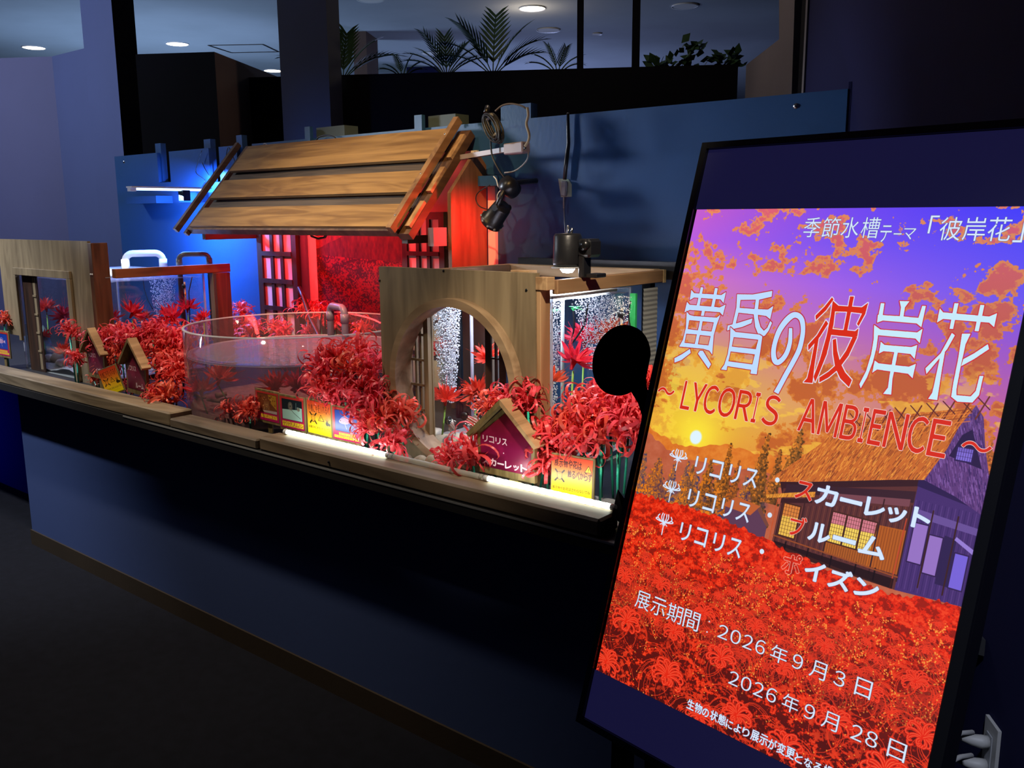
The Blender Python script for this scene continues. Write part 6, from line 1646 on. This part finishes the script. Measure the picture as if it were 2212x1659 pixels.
def paper_head(seed, R_=.060, n=92, loopy=0.0):
    rr = random.Random(seed); bm = NB(); up = Vector((0, 0, 1))
    for i in range(n):
        az = rr.uniform(0, 6.283); el = rr.uniform(-.25, 1.25)
        d = Vector((math.cos(az) * math.cos(el), math.sin(az) * math.cos(el), math.sin(el)))
        L = R_ * rr.uniform(.8, 1.5)
        q = rr.random()
        curl = rr.uniform(1.2, 2.6) if q < .55 else rr.uniform(3.0, 5.6)
        if q > .8: L *= 1.35
        wf = 1.0
        if rr.random() < loopy: L = R_ * rr.uniform(1.7, 2.6); curl = rr.uniform(4.0, 6.2); wf = 1.45
        axis = Vector((rr.gauss(0, .45), rr.gauss(0, .45), 1)).normalized()
        ribbon(bm, d * R_ * rr.uniform(.05, .3), d, axis, L, rr.uniform(.0035, .0105) * wf, curl if rr.random() < .6 else -curl, n=10, twist=rr.uniform(-.7, .7))
    lathe(bm, [(.008, -.028), (.012, -.01), (.010, .012), (0, .016)], n=10)
    me = bpy.data.meshes.new('paper_head'); bm.to_mesh(me); bm.free(); me.materials.append(M_redp); return me
def silk_head(seed, R_=.07):
    rr = random.Random(seed); bm = NB(); up = Vector((0, 0, 1))
    for k in range(6):
        az = k / 6 * 6.283 + rr.uniform(-.2, .2); fd = Vector((math.cos(az) * .8, math.sin(az) * .8, .55)).normalized() if k else Vector((0, 0, 1))
        c = fd * R_ * .22; a0 = fd.orthogonal().normalized(); b0 = fd.cross(a0)
        for q in range(6):
            an = q / 6 * 6.283 + rr.uniform(-.2, .2); o_ = a0 * math.cos(an) + b0 * math.sin(an); d = (fd * .75 + o_ * .8).normalized()
            ribbon(bm, c, d, fd, R_ * rr.uniform(.65, 1.0), R_ * .17, -rr.uniform(.7, 1.8), n=8, cup=1, twist=rr.uniform(-.4, .4))
        for q in range(3):
            an = rr.uniform(0, 6.283); d = (fd + (a0 * math.cos(an) + b0 * math.sin(an)) * .45).normalized(); ribbon(bm, c, d, fd, R_ * rr.uniform(1.0, 1.35), .0013, rr.uniform(-.5, 1.2), n=7)
    lathe(bm, [(.004, -.02), (.008, 0), (.012, .012), (0, .014)], n=8)
    me = bpy.data.meshes.new('silk_head'); bm.to_mesh(me); bm.free(); me.materials.append(M_silk); return me
PH_ = [paper_head(i, n=74 if i > 3 else 88, loopy=.45 if i > 3 else .15) for i in range(7)]
SH_ = [silk_head(50 + i) for i in range(5)]
bm = NB(); tube(bm, [Vector((0, 0, 0)), Vector((0, 0, 1))], .0034, 8); ME_straw = bpy.data.meshes.new('straw'); bm.to_mesh(ME_straw); bm.free(); ME_straw.materials.append(M_straw)
bm = NB(); tube(bm, [Vector((0, 0, 0)), Vector((0, 0, 1))], .0030, 6); ME_stem = bpy.data.meshes.new('stem'); bm.to_mesh(ME_stem); bm.free(); ME_stem.materials.append(M_stem)
FR = random.Random(99)
FN = [0]
def flower(px, py, y, label, group=None, silk=False, s=1.0, loopy=False, base=None, tilt=None, bz=None, bx=0.0):
    h = P(px, py, y=y); bz = CZ + .0008 if bz is None else bz
    lean = FR.uniform(-.025, .025) + bx; b = Vector((h.x + lean, y + FR.uniform(-.01, .01), bz))
    h.z = max(h.z, bz + .05)
    t = bpy.data.objects.new('paper_spider_lily' if not silk else 'silk_spider_lily', None); COL.objects.link(t); t.location = b; t.empty_display_size = .03
    t['label'] = label; t['category'] = 'flower'
    if group: t['group'] = group
    ROOT_LOC[t.name] = b.copy()
    i = FN[0]; FN[0] += 1
    me = (SH_ if silk else PH_)[i % (5 if silk else 7)] if not loopy else PH_[4 + i % 3]
    o = bpy.data.objects.new('flower_head', me); link(o, t); o.location = h - b
    tx, ty = tilt if tilt else (FR.uniform(-.35, .35), FR.uniform(-.35, .35))
    o.rotation_euler = (tx + .25, ty, FR.uniform(0, 6.28)); k = s * FR.uniform(.84, 1.02); o.scale = (k, k, k * .92)
    v = h - b - Vector((0, 0, .02 * s)); st = bpy.data.objects.new('stem', ME_stem if silk else ME_straw); link(st, t)
    st.rotation_euler = v.to_track_quat('Z', 'Y').to_euler(); st.scale = (1, 1, v.length)
    return t
G = 'paper spider lilies in '
# before the right tank, right of the house sign
L1 = ['lowest red paper lily of the big right bunch, just above the warning card', 'red paper lily low in the middle of the big right bunch, over the straws', 'red paper lily low right in the big right bunch', 'red paper lily right of centre in the big right bunch', 'red paper lily at the centre of the big right bunch',
      'red paper lily left of centre in the big right bunch', 'red paper lily of the big right bunch under the paddle neck', 'red paper lily in the left part of the big right bunch', 'leftmost low red paper lily of the big right bunch, near the house sign roof', 'rightmost red paper lily of the big right bunch, touching the signboard', 'topmost red paper lily of the big right bunch, below the round paddle', 'upper left red paper lily of the big right bunch']
for L1q, (px, py, y) in zip(L1, ((1262, 958, 1.90), (1300, 940, 1.92), (1335, 925, 1.93), (1360, 900, 1.97), (1318, 893, 1.99), (1285, 905, 1.97), (1345, 868, 2.03), (1250, 925, 1.95), (1212, 945, 1.93), (1375, 935, 1.94), (1310, 870, 2.06), (1270, 878, 2.03))):
    flower(px, py, y, L1q, G + 'the big bunch', s=1.02, loopy=True)
flower(1182, 952, 1.925, 'red paper spider lily just right of the big house sign roof')
flower(1180, 1005, 1.900, 'drooping red paper spider lily between the big house sign and the warning card', s=.8)
flower(1205, 990, 1.93, 'red paper spider lily behind the left edge of the big warning card', s=.8)
flower(1398, 826, 2.12, 'red paper spider lily high beside the signboard edge, right of the black paddle', s=.8)
flower(1100, 872, 1.93, 'red paper spider lily behind the peak of the big house sign', s=1.0)
flower(1062, 880, 1.935, 'red paper spider lily left behind the big house sign roof', s=.95)
flower(1140, 868, 1.925, 'red paper spider lily with wide loops before the pine corner post', s=.95, loopy=True)
flower(1022, 985, 1.865, 'large red paper spider lily hiding the left edge of the big house sign', s=1.05, loopy=True)
flower(975, 1003, 1.86, 'dark red paper spider lily beside the pebbles at the gate', s=.85)
# left of the gate
flower(838, 906, 1.885, 'red paper spider lily, upper one left of the round hoop', s=1.0)
flower(868, 898, 1.90, 'red paper spider lily touching the left side of the round hoop', s=.9)
flower(850, 958, 1.852, 'dark red paper spider lily low before the left side of the moon gate', s=1.0)
flower(800, 925, 1.855, 'red paper spider lily at the right edge of the striped fish card', s=1.0)
flower(795, 895, 1.89, 'red paper spider lily above the right edge of the striped fish card', s=.9)
B2_ = ((692, 800, 1.90), (730, 775, 1.94), (760, 800, 1.93), (700, 840, 1.885), (745, 838, 1.885), (790, 838, 1.92), (805, 800, 1.97), (775, 770, 2.0), (810, 866, 1.90), (725, 862, 1.882), (770, 868, 1.885))
up_ = [p for p in B2_ if p[1] < 820]; lo_ = [p for p in B2_ if p[1] >= 820]
u_ = rank_labels(up_, 'orange red paper lily %s, upper row above the four cards'); l_ = rank_labels(lo_, 'orange red paper lily %s, lower row above the four cards')
for px, py, y in B2_:
    p_ = (px, py, y); flower(px, py, y, u_[up_.index(p_)] if p_ in up_ else l_[lo_.index(p_)], G + 'the bunch behind the cards', s=.95)
# left of the cards
flower(500, 895, 1.845, 'dark red paper spider lily left of the four cards, nearer the round tank', s=.95)
flower(538, 888, 1.850, 'orange red paper spider lily touching the leftmost of the four cards', s=.95)
flower(358, 862, 1.835, 'large red paper spider lily standing just right of the middle house sign', s=1.05)
flower(335, 890, 1.83, 'small red paper spider lily low beside the middle house sign', s=.65)
flower(385, 790, 1.93, 'orange red paper spider lily against the left side of the round tank', s=1.0, bx=-.03)
flower(150, 718, 1.895, 'dark red paper spider lily before the right jamb of the left doorway', s=.95)
flower(165, 775, 1.89, 'small dark red paper spider lily left of the leftmost house sign', s=.75)
flower(198, 735, 1.925, 'red paper spider lily above the leftmost house sign roof', s=.85)
flower(8, 692, 1.93, 'dark red paper spider lily at the far left edge', s=.9)
flower(205, 840, 1.89, 'small red paper spider lily under the leftmost house sign', s=.5)
flower(288, 862, 1.905, 'small red paper spider lily under the middle house sign', s=.5)
L3 = 'red paper spider lily in the dense thicket between the left aquarium and round tank'
rr = random.Random(8)
TH = [(225, 745, 1.91), (245, 722, 1.94), (272, 728, 1.94), (300, 730, 1.93), (328, 720, 1.96), (350, 745, 1.95), (300, 756, 1.98), (338, 775, 1.97), (362, 772, 1.95), (240, 764, 1.97), (352, 800, 1.92), (372, 740, 2.0), (388, 758, 2.02),
      (315, 745, 2.0), (285, 745, 2.02), (355, 715, 2.06), (380, 812, 1.90), (262, 760, 2.0), (236, 792, 1.96), (398, 735, 2.08)]
rows_ = [[p for p in TH if p[1] < 742], [p for p in TH if 742 <= p[1] < 778], [p for p in TH if p[1] >= 778]]; THL = {}
for nm_, row_ in zip(('top', 'middle', 'bottom'), rows_):
    for i_, l_ in rank_labels(row_, 'red paper lily %s, ' + nm_ + ' row of thicket by round tank').items(): THL[row_[i_]] = l_
for px, py, y in TH:
    L3 = THL[(px, py, y)]
    x = P(px, py, y=y).x
    if x < -3.90 and y > 1.93: y = 1.925
    flower(px, py, y, L3, G + 'the thicket by the left house signs', s=.95)
# behind the round tank and on the right of it
L4 = 'red paper spider lily in the row seen through the back of the round tank'
B4_ = ((432, 706, 2.72), (458, 708, 2.74), (480, 704, 2.72), (508, 706, 2.70), (535, 704, 2.73), (556, 712, 2.72), (470, 722, 2.70), (520, 722, 2.72), (545, 722, 2.71), (590, 712, 2.71), (612, 718, 2.71), (498, 716, 2.74))
L4 = rank_labels(B4_, 'red paper lily %s in the row behind the round tank')
for i_, (px, py, y) in enumerate(B4_):
    flower(px, py, y, L4[i_], G + 'the row behind the round tank', s=.9)
flower(522, 674, 2.72, 'pink red paper spider lily rising above the back rim of the round tank', s=.95)
flower(482, 684, 2.70, 'small red paper spider lily on the left back rim of the round tank', s=.5)
flower(662, 678, 2.72, 'large red paper spider lily right of the left lattice screen', s=1.1)
flower(692, 682, 2.70, 'red paper spider lily beside the black hose loop', s=.85)
flower(724, 700, 2.73, 'red paper spider lily behind the purple grey pipe hoop', s=1.0)
flower(664, 716, 2.71, 'small red paper spider lily low behind the slanting pipe', s=.6)
flower(785, 715, 2.72, 'dark red paper spider lily behind the tank, near the moon gate front', s=.9)
# silk ones standing in the water
sl_ = [(1238, 785, 2.10, 1.1, 'big red silk lily in the right aquarium beside the black paddle'), (1190, 828, 2.08, .95, 'red silk lily in the right aquarium against the pine corner post'), (962, 866, 2.09, 1.0, 'red silk lily on a green stem in the middle of the moon gate'),
       (1030, 850, 2.12, .9, 'red silk lily at the right inside the moon gate'), (1052, 775, 2.2, .8, 'small red silk lily high at the right inside the moon gate'), (955, 760, 2.34, .9, 'red silk lily blurred behind bubbles at the top of the moon gate'),
       (1262, 738, 2.37, 1.1, 'red silk lily at the back of the right aquarium behind the hoses'), (1322, 735, 2.38, 1.2, 'red silk lily at the back of the right aquarium under the thermometer'), (1170, 800, 2.3, .8, 'red silk lily far back beside the pine corner post'), (1360, 800, 2.3, .9, 'red silk lily behind the neck of the black paddle')]
for px, py, y, s, lb in sl_: flower(px, py, y, lb, silk=True, s=s, bz=CZ + .03)
sl2 = [(285, 680, 2.06, 1.15, 'largest red silk lily in the left aquarium'), (243, 690, 2.08, .95, 'red silk lily beside the red brown post of the left aquarium'), (372, 690, 2.12, 1.1, 'red silk lily at the right side of the left aquarium'), (330, 712, 2.08, .8, 'low red silk lily in the middle of the left aquarium'),
       (405, 668, 2.40, 1.0, 'red silk lily at the back right corner of the left aquarium'), (440, 690, 2.42, .8, 'red silk lily behind the right edge of the left aquarium'), (312, 690, 2.4, .9, 'pale red silk lily far back in the left aquarium'), (100, 668, 2.25, .9, 'red silk lily high in the left doorway'),
       (138, 685, 2.12, 1.0, 'red silk lily at the right side of the left doorway'), (92, 728, 2.10, .7, 'small red silk lily low in the left doorway'), (140, 765, 2.04, .9, 'pink red silk lily above the pebbles in the left doorway')]
for px, py, y, s, lb in sl2:
    x = P(px, py, y=y).x
    flower(px, py, y, lb, silk=True, s=s * 1.05, bz=CZ + .03)
sl3 = [(472, 822, 1.96, 1.15, 'red silk lily hanging in the water at the left of the round tank'), (598, 842, 1.95, 1.25, 'red silk lily under water in the middle of the round tank'), (640, 838, 2.0, 1.1, 'red silk lily just right of the middle one in the round tank'), (435, 848, 1.865, 1.1, 'red silk lily outside the left glass of the round tank')]
for px, py, y, s, lb in sl3: flower(px, py, y, lb, silk=True, s=s, bz=CZ + .02 if y > 1.9 else None, bx=.05)

# ================================================================== the digital signboard
t = thing('digital_signboard', 'tall leaning black digital signboard showing a sunset and red lily poster', 'digital signboard', K3(.30, 1.0) * 1.0)
root_k = t
M_bezel = paint('black gloss bezel', (.008, .008, .009), .25, .05, bump=0)
U0, U1, V0, V1 = -.0165, .6175, -.128, .985
def kbox(name, u0, u1, v0, v1, d0, d1, m, parent, label=None):
    bm = NB(); prism(bm, [K3(u0, v0, d0), K3(u1, v0, d0), K3(u1, v1, d0), K3(u0, v1, d0)], KN * (d1 - d0)); return part(name, bm, m, parent, label)
kbox('cabinet', U0, U1, V0, V1, .004, .045, M_bezel, t)
for nm, a in (('bezel', (U0, -.0035, V0, V1)), ('bezel', (PW + .0035, U1, V0, V1)), ('bezel', (-.0030, PW + .0030, V0, V0 + .012)), ('bezel', (-.0030, PW + .0030, V1 - .012, V1))):
    kbox(nm, a[0], a[1], a[2], a[3], -.006, .0035, M_bezel, t)
def led_black(c, s):
    m, nt, out = new_mat('backlit black of the display'); p = N(nt, 'BsdfPrincipled'); p.inputs['Base Color'].default_value = (.01, .01, .012, 1); p.inputs['Roughness'].default_value = .3
    p.inputs['Emission Color'].default_value = c4(c); p.inputs['Emission Strength'].default_value = s; nt.links.new(p.outputs[0], out.inputs[0]); return m
bm = NB(); quad(bm, K3(-.003, V0 + .0125, .001), K3(PW + .003, V0 + .0125, .001), K3(PW + .003, -.0002, .001), K3(-.003, -.0002, .001)); BLK = led_black((.0070, .0064, .035), 1.0); part('dark_screen_band', bm, BLK, t); bm = NB(); quad(bm, K3(-.003, PH + .0002, .001), K3(PW + .003, PH + .0002, .001), K3(PW + .003, V1 - .0125, .001), K3(-.003, V1 - .0125, .001))
part('dark_screen_band', bm, BLK, t)
bm = NB(); quad(bm, K3(0, 0, .001), K3(PW, 0, .001), K3(PW, PH, .001), K3(0, PH, .001), uv=True); part('display_picture', bm, img_mat('display picture', paint_poster(), emit=1.0), t)
# round black paddle on the left edge
bm = NB(); pts = []
cu, cv_, r_ = -.1105, .302, .0705
for k in range(27):
    a = R(52) + (R(360) - R(68)) * k / 26
    pts.append((cu + r_ * math.cos(a), cv_ + r_ * math.sin(a)))
pts += [(cu + r_ * .98, cv_ + .028), (-.035, .345), (-.024, .36), (-.0165, .372), (-.0165, .425), (-.026, .40), (-.042, .378)]
prism(bm, [K3(u, v, .004) for u, v in pts], KN * .008); part('round_paddle', bm, paint('matt black disc', (.001, .001, .001), 1.0, .05, bump=0, spec=0.0), t, 'matt black round paddle')
# easel legs
for u in (.08, .46):
    bm = NB(); p = K3(u, .80, .045); beam(bm, p, Vector((p.x, p.y + .06, 0.0)), .03, .03, up=(0, 1, 0)); part('rear_leg', bm, M_darkmetal, t)
for u in (.08, .46):
    bm = NB(); p = K3(u, .984, .02); beam(bm, p, Vector((p.x, p.y - .02, 0.0)), .03, .03, up=(0, 1, 0)); part('front_leg', bm, M_darkmetal, t)
bm = NB(); beam(bm, K3(.08, .95, .06), K3(.46, .95, .06), .03, .03); part('cross_bar', bm, M_darkmetal, t)
# wall socket with two plugs
A = Vector((-.282, 1.669, .728)); A = BW(.6465, BD2.dot(Vector((-.282, 1.669, 0))), 0); k1 = BD2.dot(Vector((-.282, 1.669, 0))); k2 = BD2.dot(Vector((-.253, 1.622, 0)))
t = thing('wall_socket', 'grey white wall socket plate on the navy wall right of the signboard', 'socket', BW(.6465, (k1 + k2) / 2, .61))
bm = NB(); prism(bm, [BW(.6465, k1, .61), BW(.6465, k2, .61), BW(.6465, k2, .727), BW(.6465, k1, .727)], BD1 * -.006); part('plate', bm, paint('grey white plate', (.42, .42, .40), .5), t)
bm = NB(); kk = (k1 + k2) / 2; prism(bm, [BW(.6400, kk + .012, .63), BW(.6400, kk - .012, .63), BW(.6400, kk - .012, .705), BW(.6400, kk + .012, .705)], BD1 * -.002); part('outlet_insert', bm, M_grey, t)
for i, (z, pp, lb) in enumerate(((.690, [(2125, 1590), (2100, 1582), (2075, 1584), (2055, 1597), (2040, 1612)], 'upper white plug and cable in the wall socket'), (.645, [(2125, 1632), (2098, 1632), (2075, 1635), (2055, 1645), (2035, 1659), (2010, 1680)], 'lower white plug and cable in the wall socket'))):
    s0 = BW(.6375, kk, z); tt = thing('power_plug', lb, 'plug', s0)
    e0 = s0 - BD1 * .045 + BD2 * .012
    bm = NB(); tube(bm, [s0, s0 - BD1 * .012, s0 - BD1 * .025 + BD2 * .004, e0], [.011, .012, .010, .005], 10); part('plug_body', bm, paint('off white rubber', (.40, .40, .38), .5), tt, smooth=True)
    pts = [e0]
    for j, (px, py) in enumerate(pp[1:]):
        d = ray(px, py); m_ = .6375 - .045 - .022 * (j + 1); tpar = m_ / BD1.dot(d); pts.append(CAM + d * tpar)
    q = pts[-1]; pts.append(Vector((q.x - .05, q.y + .02, max(q.z - .12, .3)))); bm = NB(); tube(bm, pts, .0042, 8); part('cable', bm, paint('off white cable', (.36, .36, .35), .5), tt, smooth=True)
